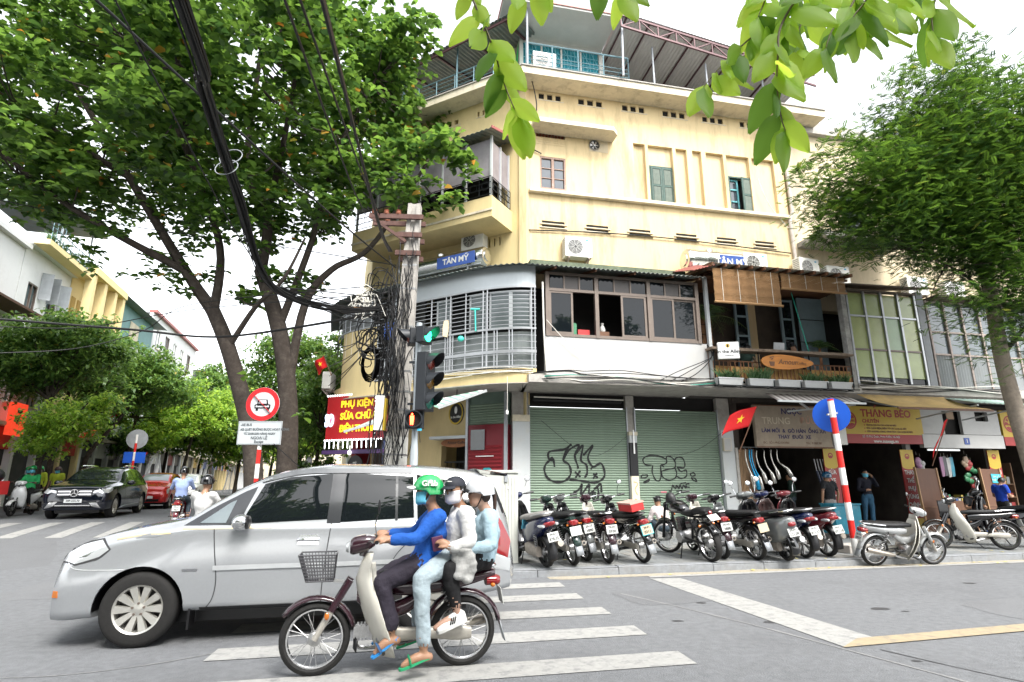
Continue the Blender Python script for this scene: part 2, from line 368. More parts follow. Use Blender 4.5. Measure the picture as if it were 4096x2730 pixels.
for x, w in ((4.04,.1),(5.0,.11),(5.5,.2),(6.02,.16),(6.81,.11),(7.76,.11)):
 G().bx(x, x+w, -.015, .13, 10.06, 12.07).obj('pilaster', YEL, B)
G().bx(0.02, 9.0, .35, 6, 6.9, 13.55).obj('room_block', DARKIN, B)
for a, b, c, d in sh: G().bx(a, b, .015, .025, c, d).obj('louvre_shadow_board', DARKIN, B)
for a, b, c, d in vh: G().bx(a, b, .05, .06, c, d).obj('vent_shadow_board', DARKIN, B)  # dark boards stand in for the shade inside the vent holes
for a, b in vents: G().bx(a, b, -.012, .0, 13.17, 13.2).obj('vent_sill', CREAM, B)
for a, b in sl_:
 for z in (8.85, 8.965): G().bx(a-.07, b+.07, -.035, -.003, z-.012, z+.012).obj('louvre_shelf', CREAM, B)
G().bx(.2, 9.0, -.16, -.003, 9.93, 10.03).obj('sill_course', CREAM, B)
# cornice round both facades
def cornice(dx, z0, z1, m, name):
 cdir = C2.to_3x3() @ Vector((1,0,0)); a = C2 @ Vector((-.6,-dx,0)); b = C2 @ Vector((5.45,-dx,0)); g = G()
 k = Vector((-.05-.14*dx, -dx, 0))
 P = [a, k, Vector((10.4,-dx,0)), Vector((10.4,.3,0)), Vector((0.3,.3,0)), C2 @ Vector((-.6,.3,0))]
 g.prism([Vector((p.x, p.y, z0)) for p in P], (0,0,z1-z0)); return g.obj(name, m, B)
cornice(.7, 13.52, 13.76, CREAM, 'cornice'); cornice(.74, 13.763, 13.8, CONC, 'cornice_cap')
# chamfer wall
cv = [(2.34,3.19),(3.77,4.4),(.7,1.6)]
cvh = [(a+.05+i*(b-a-.05)/3, a+(i+1)*(b-a-.05)/3-.06, 13.02, 13.2) for a, b in cv for i in range(3)]
cvl = [(2.55,3.35,8.12,8.42),(4.25,4.85,8.35,8.65)]
clh = [(a+.05+i*(b-a-.05)/3, a+(i+1)*(b-a-.05)/3-.08, c+.03, d) for a, b, c, d in cvl for i in range(3)]
door = (1.2,4.6,9.0,11.4)
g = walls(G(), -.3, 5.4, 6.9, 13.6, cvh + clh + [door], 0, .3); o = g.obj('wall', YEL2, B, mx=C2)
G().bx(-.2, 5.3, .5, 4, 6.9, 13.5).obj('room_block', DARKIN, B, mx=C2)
G().bx(5.38, 5.62, -.06, .24, 6.9, 13.55).obj('corner_pier', YEL, B, mx=C2)
for a, b in cv: G().bx(a, b, -.012, 0, 12.98, 13.0).obj('vent_sill', CREAM, B, mx=C2)
# side wall along the side street
g = G(); p0 = Vector((-4.62, 18.2, 0)); d = Vector((cos(SA), sin(SA), 0)); q = Vector((sin(SA), -cos(SA), 0))
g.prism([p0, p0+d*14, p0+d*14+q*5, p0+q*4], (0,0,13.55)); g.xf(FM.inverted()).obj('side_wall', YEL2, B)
# balcony box on the chamfer
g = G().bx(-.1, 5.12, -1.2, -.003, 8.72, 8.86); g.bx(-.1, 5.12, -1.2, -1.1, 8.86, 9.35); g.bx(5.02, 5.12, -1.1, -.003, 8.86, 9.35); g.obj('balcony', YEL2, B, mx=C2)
G().bx(-.12, 5.14, -1.23, -1.203, 8.9, 8.96).obj('balcony_moulding', CREAM, B, mx=C2)
IRON = mat('dark_iron', (.015,.018,.02), .5, .6, var=.2)
def rail_panel(name, x0, x1, y, z0, z1, m, nb, r=.012, parent=B, mx=None, axis='x', sc_=True):
 g = G(); P = (lambda t, z: (t, y, z)) if axis == 'x' else (lambda t, z: (y, t, z))
 for z in (z0, z0+(z1-z0)*.33, z0+(z1-z0)*.66, z1): g.cyl(P(x0, z), P(x1, z), r, n=6)
 for i in range(nb+1): t = lerp(x0, x1, i/nb); g.cyl(P(t, z0), P(t, z1), r*.8, n=5)
 if sc_:
  for i in range(nb):
   c = lerp(x0, x1, (i+.5)/nb); g.tube([P(c+.3*(x1-x0)/nb*cos(q*pi/5), (z0+z1)/2+.13*sin(q*pi/5)) for q in range(11)], r*.6, 5)
 return g.obj(name, m, parent, mx=mx)
rail_panel('balcony_railing', 0, 5.1, -1.22, 9.4, 9.95, IRON, 13, mx=C2)
rail_panel('balcony_railing', -1.15, -.1, 5.1, 9.4, 9.95, IRON, 3, mx=C2, axis='y')
ALU = mat('white_aluminium', (.45,.47,.47), .4, .3, var=.08)
VIOG = mat('balcony_glass', (.22,.2,.22), .06, 0, var=.25, scale=1.5, spec=.9)
for i in range(6):
 a = 0+i*.84; G().bx(a+.03, a+.81, -1.13, -1.12, 9.98, 11.2).obj('balcony_pane', VIOG, B, mx=C2)
 G().bx(a-.025, a+.025, -1.16, -1.09, 9.36, 11.3).obj('balcony_post', ALU, B, mx=C2)
G().bx(5.02, 5.08, -1.16, -1.09, 9.36, 11.3).obj('balcony_post', ALU, B, mx=C2)
for a in (-1.08, -.58):
 G().bx(5.03, 5.04, a+.03, a+.46, 9.98, 11.15).obj('balcony_pane', VIOG, B, mx=C2); G().bx(5.02, 5.07, a+.45, a+.5, 9.36, 11.2).obj('balcony_post', ALU, B, mx=C2)
RROOF = mat('red_sheet_roof', (.3,.1,.09), .55, .2, var=.2, scale=4)
GROOF = mat('grey_sheet_roof', (.17,.2,.19), .6, .3, var=.2, scale=3, grime=(.25,.14,.08), gs=2, gamt=.5)
WSOFF = mat('white_soffit', (.6,.6,.57), .7, var=.08, scale=2)
def corrugated(a, b, c, d, m, name, parent, n=60, amp=.02, thick=.004, mx=None):
 """sheet a-b (eave) to d-c (top), corrugations run from eave to top"""
 a, b, c, d = map(Vector, (a, b, c, d)); up = (b-a).cross(d-a).normalized(); g = G(); vs = []
 for i in range(n+1):
  t = i/n; h = up*(amp*cos(i*pi))
  vs += [a.lerp(b, t)+h, d.lerp(c, t)+h]
 g.add(vs, [(2*i, 2*i+2, 2*i+3, 2*i+1) for i in range(n)]); o = g.obj(name, m, parent, mx=mx); s_ = o.modifiers.new('solid', 'SOLIDIFY'); s_.thickness = .006
 return o
corrugated((-.3,-1.5,11.28),(5.25,-1.5,11.28),(5.25,0,11.72),(-.3,0,11.72), GROOF, 'balcony_roof', B, 70, .015, mx=C2)
G().add([(5.27,-1.52,11.25),(5.27,-1.52,11.33),(5.27,0,11.78),(5.27,0,11.7),(5.3,-1.52,11.25),(5.3,-1.52,11.33),(5.3,0,11.78),(5.3,0,11.7)],[(0,1,2,3),(4,7,6,5),(1,5,6,2),(0,4,5,1),(0,3,7,4)]).obj('roof_verge', RROOF, B, mx=C2)
# small canopy above the brick grille
g = G().prism([(.25,-.003,11.98),(.25,-.62,11.98),(2.75,-.62,11.98),(2.95,-.4,11.98),(2.95,-.003,11.98)], (0,0,.14)); g.obj('window_canopy', CREAM, B)
g = G()
for i in range(9):
 for j in range(2): g.bx(.47+i*.102, .47+i*.102+.07, .06, .12, 11.88+j*.085, 11.88+j*.085+.06)
o = g.obj('brick_grille', BRICKM, B)
for r in range(3):
 for c in range(4): G().bx(.46+c*.235+(.06 if r % 2 else 0), .46+c*.235+.22, -.006, .02, 11.62+r*.078, 11.62+r*.078+.066).obj('brick', YEL, B)
# windows
def wooden_window(x0, x1, z0, z1, y, m, glass, name='window'):
 f = G(); t = .055
 f.bx(x0, x0+t, y-.03, y+.06, z0, z1); f.bx(x1-t, x1, y-.03, y+.06, z0, z1); f.bx(x0+t, x1-t, y-.03, y+.06, z1-t, z1); f.bx(x0+t, x1-t, y-.03, y+.06, z0, z0+t)
 c = (x0+x1)/2; f.bx(c-.04, c+.04, y-.025, y+.05, z0+t, z1-t); w_ = f.obj(name, m, B)
 for s_ in (0, 1):
  a, b = (x0+t, c-.04) if s_ == 0 else (c+.04, x1-t)
  for k in range(3):
   za, zb = lerp(z0+t, z1-t, k/3)+.012, lerp(z0+t, z1-t, (k+1)/3)-.012
   G().bx(a+.02, b-.02, y+.02, y+.03, za, zb).obj('pane', glass, w_)
   G().bx(a, b, y-.01, y+.04, zb+.001, zb+.023).obj('glazing_bar', m, w_)
 return w_
WINW = mat('brown_window_wood', (.26,.17,.13), .65, var=.2, scale=7, grime=(.45,.4,.36), gs=5, gamt=.5)
PANEG = mat('window_glass', (.05,.06,.07), .05, var=.2, scale=2, spec=.9)
wooden_window(.56, 1.38, 10.12, 11.21, .04, WINW, PANEG)
def shutter_leaf(x0, x1, z0, z1, y, parent, hinge=None, ang=0):
 w = x1-x0; g = G(); t = .06
 for a, b, c, d in ((0,t,0,z1-z0),(w-t,w,0,z1-z0),(t,w-t,0,t),(t,w-t,z1-z0-t,z1-z0),(t,w-t,(z1-z0)/2-t/2,(z1-z0)/2+t/2)): g.bx(a, b, -.02, .02, c, d)
 mx = Matrix.Translation((x0, y, z0))
 if hinge == 'r': mx = Matrix.Translation((x1, y, z0)) @ Matrix.Rotation(ang, 4, 'Z') @ Matrix.Translation((-w, 0, 0))
 o = g.obj('shutter', GRNW, parent, mx=mx)
 for k in range(2):
  c0 = t if k == 0 else (z1-z0)/2+t/2; G().bx(t+.012, w-t-.012, -.012, .008, c0+.012, c0+(z1-z0)/2-1.5*t-.012).obj('shutter_panel', GRNP, o)
 return o
def shutter_window(x0, x1, z0, z1, opened):
 f = G(); f.bx(x0, x0+.05, .1, .2, z0, z1); f.bx(x1-.05, x1, .1, .2, z0, z1); f.bx(x0+.05, x1-.05, .1, .2, z1-.05, z1); w_ = f.obj('window', GRNW, B); c = (x0+x1)/2
 if not opened:
  shutter_leaf(x0+.05, c-.003, z0+.01, z1-.05, .1, w_); shutter_leaf(c+.003, x1-.05, z0+.01, z1-.05, .1, w_)
 else:
  shutter_leaf(c+.003, x1-.0, z0+.01, z1-.05, .06, w_, 'r', .1)
  TEAL = mat('teal_frame', (.1,.33,.36), .6, var=.15)
  g = G(); g.bx(x0+.05, x0+.1, .2, .24, z0, z1-.05); g.bx(c-.06, c-.01, .2, .24, z0, z1-.05)
  for z in (z0, z0+.42, z0+.85, z1-.12): g.bx(x0+.1, c-.06, .2, .24, z, z+.045)
  g.obj('casement', TEAL, w_); G().bx(x0+.1, c-.06, .245, .25, z0, z1-.05).obj('pane', PANEG, w_)
  g = G()
  for i in range(4): g.cyl((x0+.12+i*.09, .15, z0), (x0+.12+i*.09, .15, z0+.42), .008, n=5)
  g.obj('window_bars', IRON, w_)
shutter_window(4.2, 5.06, 10.06, 11.41, False); shutter_window(7.0, 7.84, 10.06, 11.37, True)
# extractor fan in a broken brick patch
G().bx(2.16, 2.78, -.008, -.002, 11.58, 12.0).obj('bare_patch', STAINW, B)
fan = thing('extractor_fan', 'round black extractor fan set in the bare patch under the canopy', 'fan', FP(2.33,-.02,11.79), FA)
g = G().lathe([(.17,-.02),(.185,0),(.17,.03),(.15,.03),(.15,-.02)], 20, ax='y'); g.obj('ring', STEEL, fan, smooth=True)
G().lathe([(0,.01),(.15,.01)], 20, ax='y').obj('back', BLACK, fan)
g = G()
for k in range(6):
 a = k*pi/3; g.add([(.04*cos(a-.3), 0, .04*sin(a-.3)), (.14*cos(a-.25), -.02, .14*sin(a-.25)), (.14*cos(a+.3), .0, .14*sin(a+.3)), (.04*cos(a+.4), .0, .04*sin(a+.4))], [(0,1,2,3)])
g.obj('blades', STEEL, fan); G().lathe([(0,-.04),(.04,-.03),(.045,0)], 12, ax='y').obj('hub', STEEL, fan, smooth=True)
# rooftop: flat canopy room, railings, side roofs
PINKE = mat('pink_fascia', (.45,.22,.2), .6, var=.15)
g = G().bx(-.75, 2.95, -.95, 3.2, 15.86, 15.92); g.obj('roof_soffit', WSOFF, B)
G().bx(-.78, 2.98, -.99, 3.2, 15.923, 16.0).obj('roof_fascia', PINKE, B)
g = walls(G(), .05, 2.95, 13.8, 15.86, [(.18,.78,14.55,15.7),(.84,1.46,14.55,15.7),(1.52,2.14,14.55,15.7),(2.2,2.82,14.55,15.7)], .5, .6); g.bx(.05,.15,.6,3.2,13.8,15.86); g.bx(2.85,2.95,.6,3.2,13.8,15.86); g.obj('roof_room_wall', WSOFF, B)
TEALG = mat('teal_glass', (.03,.24,.3), .15, var=.25, scale=2)
TEALB = mat('teal_bars', (.16,.42,.5), .5, var=.1)
for i in range(4):
 a = .18+.67*i*.998; w_ = G().bx(a, a+.61, .55, .56, 14.55, 15.7).obj('roof_window_pane', TEALG, B); g = G()
 for j in range(4): g.bx(a+.12*j+.06, a+.12*j+.075, .49, .5, 14.55, 15.7)
 for z in (14.8,15.1,15.4): g.bx(a, a+.61, .475, .488, z, z+.015)
 for j in range(2): g.bar((a+.02+.29*j, .47, 14.57), (a+.3+.29*j, .47, 15.1), .012, .012); g.bar((a+.3+.29*j, .465, 15.1), (a+.02+.29*j, .465, 15.68), .012, .012)
 g.obj('window_grille', TEALB, B)
RAILB = mat('blue_grey_rail', (.14,.23,.26), .5, .3, var=.15)
def railing(P, zs, r, posts, name, mx=None):
 g = G()
 for z, rr in zs:
  for a, b in zip(P, P[1:]): g.cyl((*a, z), (*b, z), rr, n=6)
 for a, b in zip(P, P[1:]):
  L = (Vector(a)-Vector(b)).length; n = max(1, round(L/posts))
  for i in range(n+1): x, y = lerp(a[0], b[0], i/n), lerp(a[1], b[1], i/n); g.cyl((x, y, 13.8), (x, y, zs[-1][0]), r, n=6)
 return g.obj(name, RAILB, B, mx=mx)
railing([(-.0,-.6),(3.35,-.6),(3.35,.4)], [(13.95,.012),(14.1,.012),(14.25,.012),(14.68,.028)], .02, .82, 'roof_railing')
railing([(5.5,-.6),(-.3,-.6)], [(13.95,.012),(14.1,.012),(14.25,.012),(14.4,.024)], .018, .7, 'roof_railing', mx=C2)
G().cyl((.02,-.7,13.8), (.02,-.7,15.86), .035, n=8).obj('roof_post', GREYM, B)
corrugated((-1.5,-1.0,14.85),(5.75,-1.0,15.45),(5.6,3.2,16.6),(-1.5,3.2,16.0), GROOF, 'side_roof', B, 110, .012, mx=C2)
g = G()
for i in range(6): x = -1.2+1.3*i; g.bar((x,-.95,14.83+.083*(x+1.5)), (x,3.1,15.96+.083*(x+1.5)), .05, .09)
g.bar((-1.5,-.9,14.78),(5.6,-.9,15.37), .05, .08); g.bar((-1.5,1.4,15.42),(5.6,1.4,16.0), .05, .08); g.obj('roof_purlin', mat('maroon_steel', (.1,.045,.05), .5, .2, var=.2), B, mx=C2)
for x in (1.2, 3.4): G().cyl((x,-.6,13.8), (x,-.6,15.1+.083*x), .03, n=8).obj('roof_post', RAILB, B, mx=C2)
GREEN_TARP = mat('green_tarp', (.03,.42,.1), .7, var=.15)
G().add([(4.95,.3,13.9),(5.35,-.1,13.9),(5.4,-.1,15.2),(5.15,.3,15.35)],[(0,1,2,3)]).obj('green_tarp', GREEN_TARP, B, mx=C2)
MAROON = MATS['maroon_steel']; CANS = mat('canopy_sheet', (.62,.6,.58), .6, var=.08, scale=1.5)
corrugated((3.0,-1.05,16.0),(9.9,-1.05,14.92),(9.9,4.5,14.72),(3.0,4.5,15.8), CANS, 'truss_canopy_roof', B, 120, .01)
g = G(); ca = Vector((3.0,-1.0,15.93)); cb = Vector((9.9,-1.0,14.85)); dz = Vector((0,0,-.42))
g.bar(ca, cb, .05, .07); g.bar(ca+dz, cb+dz, .05, .06); n = 11
for i in range(n):
 p, q = ca.lerp(cb, i/n), ca.lerp(cb, (i+1)/n); g.bar(p, p+dz, .035, .035); g.bar((p if i % 2 else p+dz), (q+dz if i % 2 else q), .03, .03)
g.obj('canopy_truss', MAROON, B)
for i in range(9):
 t = (i+.3)/9; p = ca.lerp(cb, t); G().bar(p+Vector((0,.05,.02)), p+Vector((0,5.4,-.2)), .04, .05).obj('canopy_rafter', MAROON, B)
for x, zt in ((4.3,15.4),(6.2,15.1),(8.3,14.8)): G().cyl((x,-.45,13.8), (x,-.45,zt), .035, n=8).obj('canopy_post', GREYM, B)
G().cyl((3.05,-.85,13.8),(3.1,-.85,15.95), .04, n=8).obj('canopy_post', GREYM, B)
# downpipe at the right end
G().tube([(9.12,-.08,13.5),(9.12,-.08,10.2),(9.0,-.08,9.9),(9.05,-.08,7.2)], .055, 8).obj('downpipe', mat('old_pipe', (.4,.36,.32), .8, var=.25), B, smooth=True)

# ---------------------------------------------------------------- first-floor extension
EXT = thing('glazed_balcony', 'brown framed glazed balcony over a white wall above the green shutters', 'balcony', FP(.3,-1.3,3.95), FA)
E2 = Matrix.Translation((-.3,1.3,-3.95))      # children written in facade coordinates
WHW = mat('white_wall', (.42,.42,.41), .8, var=.05, scale=3, bump=.12, grime=(.45,.4,.33), gs=2, gamt=.45, stretch=(1,1,.5))
BRF = mat('brown_aluminium', (.15,.12,.1), .45, .35, var=.12)
TINT = mat('tinted_glass', (.006,.008,.01), .02, var=0, spec=.3)
G().bx(.3, 4.86, -1.3, -1.12, 4.15, 5.2).obj('parapet', WHW, EXT, mx=E2)
g = G().bx(-.2, 4.9, -1.5, .5, 3.95, 4.149); g.obj('slab', CONC, EXT, mx=E2)
fr = G(); 
for x in (.36, 1.72, 3.22, 4.66): fr.bx(x-.05, x+.05, -1.33, -1.22, 5.2, 6.95)
for a, b in ((.41,1.67),(1.77,3.17),(3.27,4.61)):
 for z in (5.2, 6.43, 6.88): fr.bx(a, b, -1.32, -1.23, z, z+.075)
fr.obj('window_frame', BRF, EXT, mx=E2)
for (a, b), shut in zip(((.41,1.67),(1.77,3.17),(3.27,4.61)), ('left','right','both')):
 m_ = (a+b)/2; tw = (b-a)/3
 for k in range(3):
  p = G().bx(a+tw*k+.03, a+tw*(k+1)-.03, -1.285, -1.275, 6.52, 6.87).obj('transom_pane', TINT if k != 1 else mat('transom_dark', (.06,.05,.045), .4), EXT, mx=E2)
  if k: G().bx(a+tw*k-.02, a+tw*k+.02, -1.31, -1.24, 6.505, 6.879).obj('mullion', BRF, EXT, mx=E2)
 G().bx(a+tw+.06, a+tw*2-.06, -1.27, -1.24, 6.74, 6.86).obj('light_box', WHITEP, EXT, mx=E2)
 def sash(x0, x1, y):
  g = G(); t = .055
  g.bx(x0, x0+t, y-.02, y+.02, 5.28, 6.43); g.bx(x1-t, x1, y-.02, y+.02, 5.28, 6.43); g.bx(x0+t, x1-t, y-.02, y+.02, 5.28, 5.33); g.bx(x0+t, x1-t, y-.02, y+.02, 6.38, 6.43)
  o = g.obj('sash', BRF, EXT, mx=E2); G().bx(x0+t, x1-t, y-.004, y+.004, 5.33, 6.38).obj('pane', TINT, o); return o
 if shut in ('left', 'both'): sash(a, m_+.02, -1.285)
 if shut in ('right', 'both'): sash(m_-.02, b, -1.25)
 if shut == 'right': sash(m_-.06, b-.04, -1.29)
G().bx(.35, 4.7, -1.0, -.02, 4.151, 4.2).obj('floor', DARKIN, EXT, mx=E2)
G().bx(.3, 4.8, -.1, -.02, 4.2, 6.9).obj('back_wall', DARKIN, EXT, mx=E2)
corrugated((.0,-1.72,6.98),(4.78,-1.72,6.98),(4.78,.02,7.45),(.0,.02,7.45), GROOF, 'sheet_roof', EXT, 75, .02, mx=E2)
for i, x in enumerate((.5,1.6,2.7,3.8,4.6)): G().bar((x,-1.66,6.95),(x,0,7.4), .05, .06).obj('rafter', WOODD, EXT, mx=E2)
MOSS = mat('mossy_ridge', (.1,.12,.08), .95, var=.4, scale=6, bump=.5)
G().bx(.05, 4.7, -.75, -.05, 7.36, 7.5).obj('roof_ledge', MOSS, EXT, mx=E2)
# things seen inside the open windows
thing_ = G().bx(0, .32, 0, .25, 0, .14).obj('red_crate', mat('red_plastic', (.45,.03,.03), .4), loc=FP(1.25,-1.1,5.33), rot=(0,0,FA), label='small red crate on the sill inside the open balcony window', cat='crate')
g = G().bx(0,.16,0,.16,0,.34); g.bx(.02,.14,.02,.14,.34,.36); g.obj('green_carton', mat('green_carton', (.05,.2,.1), .6), loc=FP(1.07,-1.05,5.3), rot=(0,0,FA), label='tall green carton beside the red crate behind the open window', cat='carton')
g = G().lathe([(.0,0),(.06,0),(.085,.06),(.06,.16),(.03,.2),(.045,.26),(.0,.27)], 14); g.obj('vase', mat('porcelain', (.55,.55,.52), .2), smooth=True, loc=FP(2.05,-.8,5.5), label='white vase in the dark middle window of the glazed balcony', cat='vase')
G().bx(-.15,.15,-.12,.12,-1.3,0).obj('plant_stand', WOODD, loc=FP(2.05,-.8,5.5), rot=(0,0,FA), label='dark wooden stand under the white vase inside the balcony window', cat='stand')

# silver grille balcony wrapping the corner
EP = [(.62,14.06),(.1,14.02),(-.7,14.24),(-1.6,14.72),(-3.0,15.56),(-4.2,16.3),(-5.0,16.9),(-5.5,17.6),(-5.85,18.6),(-6.5,20.7)]
EPc = [Vector((p.x, p.y)) for p in catmull([(*p, 0) for p in EP], 8)]
SL = [0]
for a, b in zip(EPc, EPc[1:]): SL.append(SL[-1]+(b-a).length)
def along(s, off=0):
 """plan point at arc length s on the curved balcony front, off metres inwards"""
 s = min(max(s, 0), SL[-1]-1e-4); i = max(k for k in range(len(SL)-1) if SL[k] <= s); t = (s-SL[i])/(SL[i+1]-SL[i])
 a, b = EPc[i], EPc[i+1]; p = a.lerp(b, t); d = (b-a).normalized(); nn = Vector((d.y, -d.x))
 return Vector((p.x-(-nn.x)*off*-1*-1 if False else p.x+nn.x*off, p.y+nn.y*off))
def band(g, s0, s1, z0, z1, o0=0, o1=.05, n=None):
 n = n or max(2, int((s1-s0)/.12)); rr = []
 for i in range(n+1):
  s = lerp(s0, s1, i/n); a, b = along(s, o0), along(s, o1); rr.append([(*a, z0), (*a, z1), (*b, z1), (*b, z0)])
 return g.loft(rr)
_a = along(2.0, .5); _c = along(2.0, -.5); INS = 1 if (_a-Vector((0, 20))).length < (_c-Vector((0, 20))).length else -1
CB = thing('corner_balcony', 'silver barred balcony with corrugated roof curving round the corner house', 'balcony', (0.62,14.06,3.95))
CBM = Matrix.Translation((-.62,-14.06,-3.95))
SILV = mat('silver_paint', (.34,.35,.36), .35, .6, var=.1)
GALV = mat('galvanised_sheet', (.4,.43,.44), .35, .35, var=.06, scale=2)
def cb(g, name, m, smooth=False): return g.obj(name, m, CB, smooth=smooth, mx=CBM)
SE = 3.75                      # end of the silver part
cb(band(G(), 0, SL[-1], 3.95, 4.32, 0, .1*INS), 'slab_edge', YEL2)
cb(band(G(), 0, SL[-1], 3.93, 3.949, -.06*INS, 2.6*INS), 'soffit', CONC)
cb(band(G(), 0, SE, 6.48, 7.08, .02*INS, .04*INS), 'fascia_sheet', GALV)
cb(band(G(), 0, SE, 4.32, 5.3, .12*INS, .13*INS), 'glass_skirt', mat('frosted_glass', (.17,.19,.185), .25, var=.15, scale=2))
for z in (4.36, 5.34, 6.46): cb(band(G(), 0, SE, z, z+.045, -.02*INS, .03*INS), 'rail', SILV)
for k in range(9):
 z = 5.47+k*.112; g = G(); g.tube([(*along(s*SE/24), z) for s in range(25)], .012, 5); cb(g, 'grille_bar', SILV, True)
for k in range(5):
 z = 4.52+k*.165; g = G(); g.tube([(*along(s*SE/24), z) for s in range(25)], .012, 5); cb(g, 'grille_bar', SILV, True)
cb(band(G(), 0, SE, 4.72, 4.8, -.025*INS, -.015*INS), 'flat_rail', SILV)
for s in (.03, .12, 1.3, 1.42, 1.95, 2.45, 2.6, 3.1, 3.7): g = G().cyl((*along(s), 4.32), (*along(s), 6.48), .018, n=6); cb(g, 'grille_post', SILV)
for s in (.62, .7, 1.02, 1.1, 1.32, 2.35, 2.42, 2.52): g = G().cyl((*along(s), 4.32), (*along(s), 5.34), .014, n=6); cb(g, 'grille_post', SILV)
for s0, s1 in ((.1,.68),(.68,1.28),(1.34,1.9),(2.5,3.0)):            # sliding sashes behind the bars
 w_ = band(G(), s0, s0+.05, 5.38, 6.42, .1*INS, .14*INS); band(w_, s1-.05, s1, 5.38, 6.42, .1*INS, .14*INS); band(w_, s0, s1, 5.38, 5.43, .1*INS, .14*INS); band(w_, s0, s1, 6.37, 6.42, .1*INS, .14*INS)
 w_ = cb(w_, 'sash', ALU); g = band(G(), s0+.05, s1-.05, 5.43, 6.37, .115*INS, .12*INS); g.obj('pane', mat('balcony_window', (.1,.12,.12), .1, var=.2, scale=3), w_)
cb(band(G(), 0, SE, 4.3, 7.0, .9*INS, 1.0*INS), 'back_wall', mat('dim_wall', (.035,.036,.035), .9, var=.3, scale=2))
# roof of the curved balcony
g = G(); vs = []; n = 150
for i in range(n+1):
 s = SL[-1]*i/n; a, b = along(s, -.3*INS), along(s, 1.5*INS); h = .018*cos(i*pi); vs += [(*a, 7.0+h), (*b, 7.5+h)]
g.add(vs, [(2*i, 2*i+2, 2*i+3, 2*i+1) for i in range(n)]); o = cb(g, 'sheet_roof', GROOF); o.modifiers.new('solid', 'SOLIDIFY').thickness = .006
# boarded part further round: yellow panels and barred windows
band_y = band(G(), 5.15, 6.75, 4.32, 5.98, .0, .06*INS); cb(band_y, 'boarding', YEL2)
for s in (5.5,5.85,6.2,6.55): cb(band(G(), s, s+.03, 5.1, 5.98, -.012*INS, -.001*INS), 'batten', CREAM)
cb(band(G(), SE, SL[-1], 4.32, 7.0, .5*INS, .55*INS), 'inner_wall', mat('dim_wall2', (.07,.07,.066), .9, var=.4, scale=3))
for z in (4.35, 4.95, 5.3, 6.0, 6.55): cb(band(G(), SE, 5.15 if z < 5.9 else SL[-1], z, z+.04, 0, .03*INS), 'rail', GREYM)
for k in range(10):
 z = 4.5+k*.24; g = G(); g.tube([(*along(lerp(SE, 5.12 if z < 5.95 else SL[-1], i/12)), z) for i in range(13)], .011, 5); cb(g, 'grille_bar', GREYM, True)
for k in range(16):
 s = SE+.05+k*.32; lo = 4.32 if s < 5.15 else 6.0
 if s < 6.9: g = G().cyl((*along(s), lo), (*along(s), 7.0), .014, n=5); cb(g, 'grille_post', GREYM)
cb(band(G(), 5.3, SL[-1], 6.0, 6.9, .1*INS, .12*INS), 'grey_sheet', mat('old_grey_sheet', (.16,.17,.17), .7, var=.35, scale=3))
cb(band(G(), 4.0, 5.0, 4.4, 6.8, .2*INS, .22*INS), 'pane', PANEG)

# ---------------------------------------------------------------- ground floor
GS = mat('green_shutter', (.19,.255,.19), .55, .1, var=.07, scale=3, grime=(.1,.13,.1), gs=2.5, gamt=.5, stretch=(.4,1,2))
slat = {}
def roller(x0, x1, z0, z1, m, name, label, y=.08, step=.0655):
 t = thing(name, label, 'shutter', FP((x0+x1)/2, y, z0), FA); w = x1-x0
 g = G(); n = 5; rr = []
 for e in (-w/2, w/2): rr.append([(e, 0, 0), (e, -.012, .006), (e, -.02, step*.5), (e, -.012, step-.012), (e, 0, step-.006), (e, .015, step-.006), (e, .015, 0)])
 me = G().loft(rr).mesh('slat'); me.materials.append(m); k = int((z1-z0)/step)
 for i in range(k): put('slat', me, None, t, loc=(R.uniform(-.002,.002), R.uniform(-.002,.002), i*step))
 G().bx(-w/2, w/2, -.03, .02, -.045, -.001).obj('bottom_rail', GREYM, t)
 G().bx(-w/2, w/2, .02, .03, 0, k*step).obj('backing', DARKIN, t)
 g = G(); g.bx(-w/2-.035, -w/2-.004, -.05, .05, -.05, k*step+.05); g.bx(w/2+.004, w/2+.035, -.05, .05, -.05, k*step+.05); g.obj('guide', GREYM, t)
 return t
rl = roller(.2, 2.98, .33, 3.56, GS, 'roller_shutter', 'green roller shutter with the wide looping black graffiti beside the grey cabinet')
rr_ = roller(3.26, 5.8, .33, 3.58, GS, 'roller_shutter', 'green roller shutter with rounded three letter black graffiti above the squatting man')
GRAF = mat('graffiti_black', (.005,.006,.006), .6, var=.25, scale=30)
def spray(parent, strokes, w, x, z, name='graffiti', m=GRAF, y=-.027, sc_=1.):
 g = G()
 for st in strokes:
  P = catmull([(p[0]*sc_+x, y, p[1]*sc_+z) for p in st], 7); vs = []
  for i, p in enumerate(P):
   t = (P[min(i+1, len(P)-1)]-P[max(i-1, 0)]).normalized(); nn = Vector((-t.z, 0, t.x))*w*.5*(1 if 0 < i < len(P)-1 else .55)*(.75+.5*abs(sin(i*.37+len(st))))
   vs += [p-nn, p+nn]
  g.add(vs, [(2*i, 2*i+2, 2*i+3, 2*i+1) for i in range(len(P)-1)])
 return g.obj(name, m, parent)
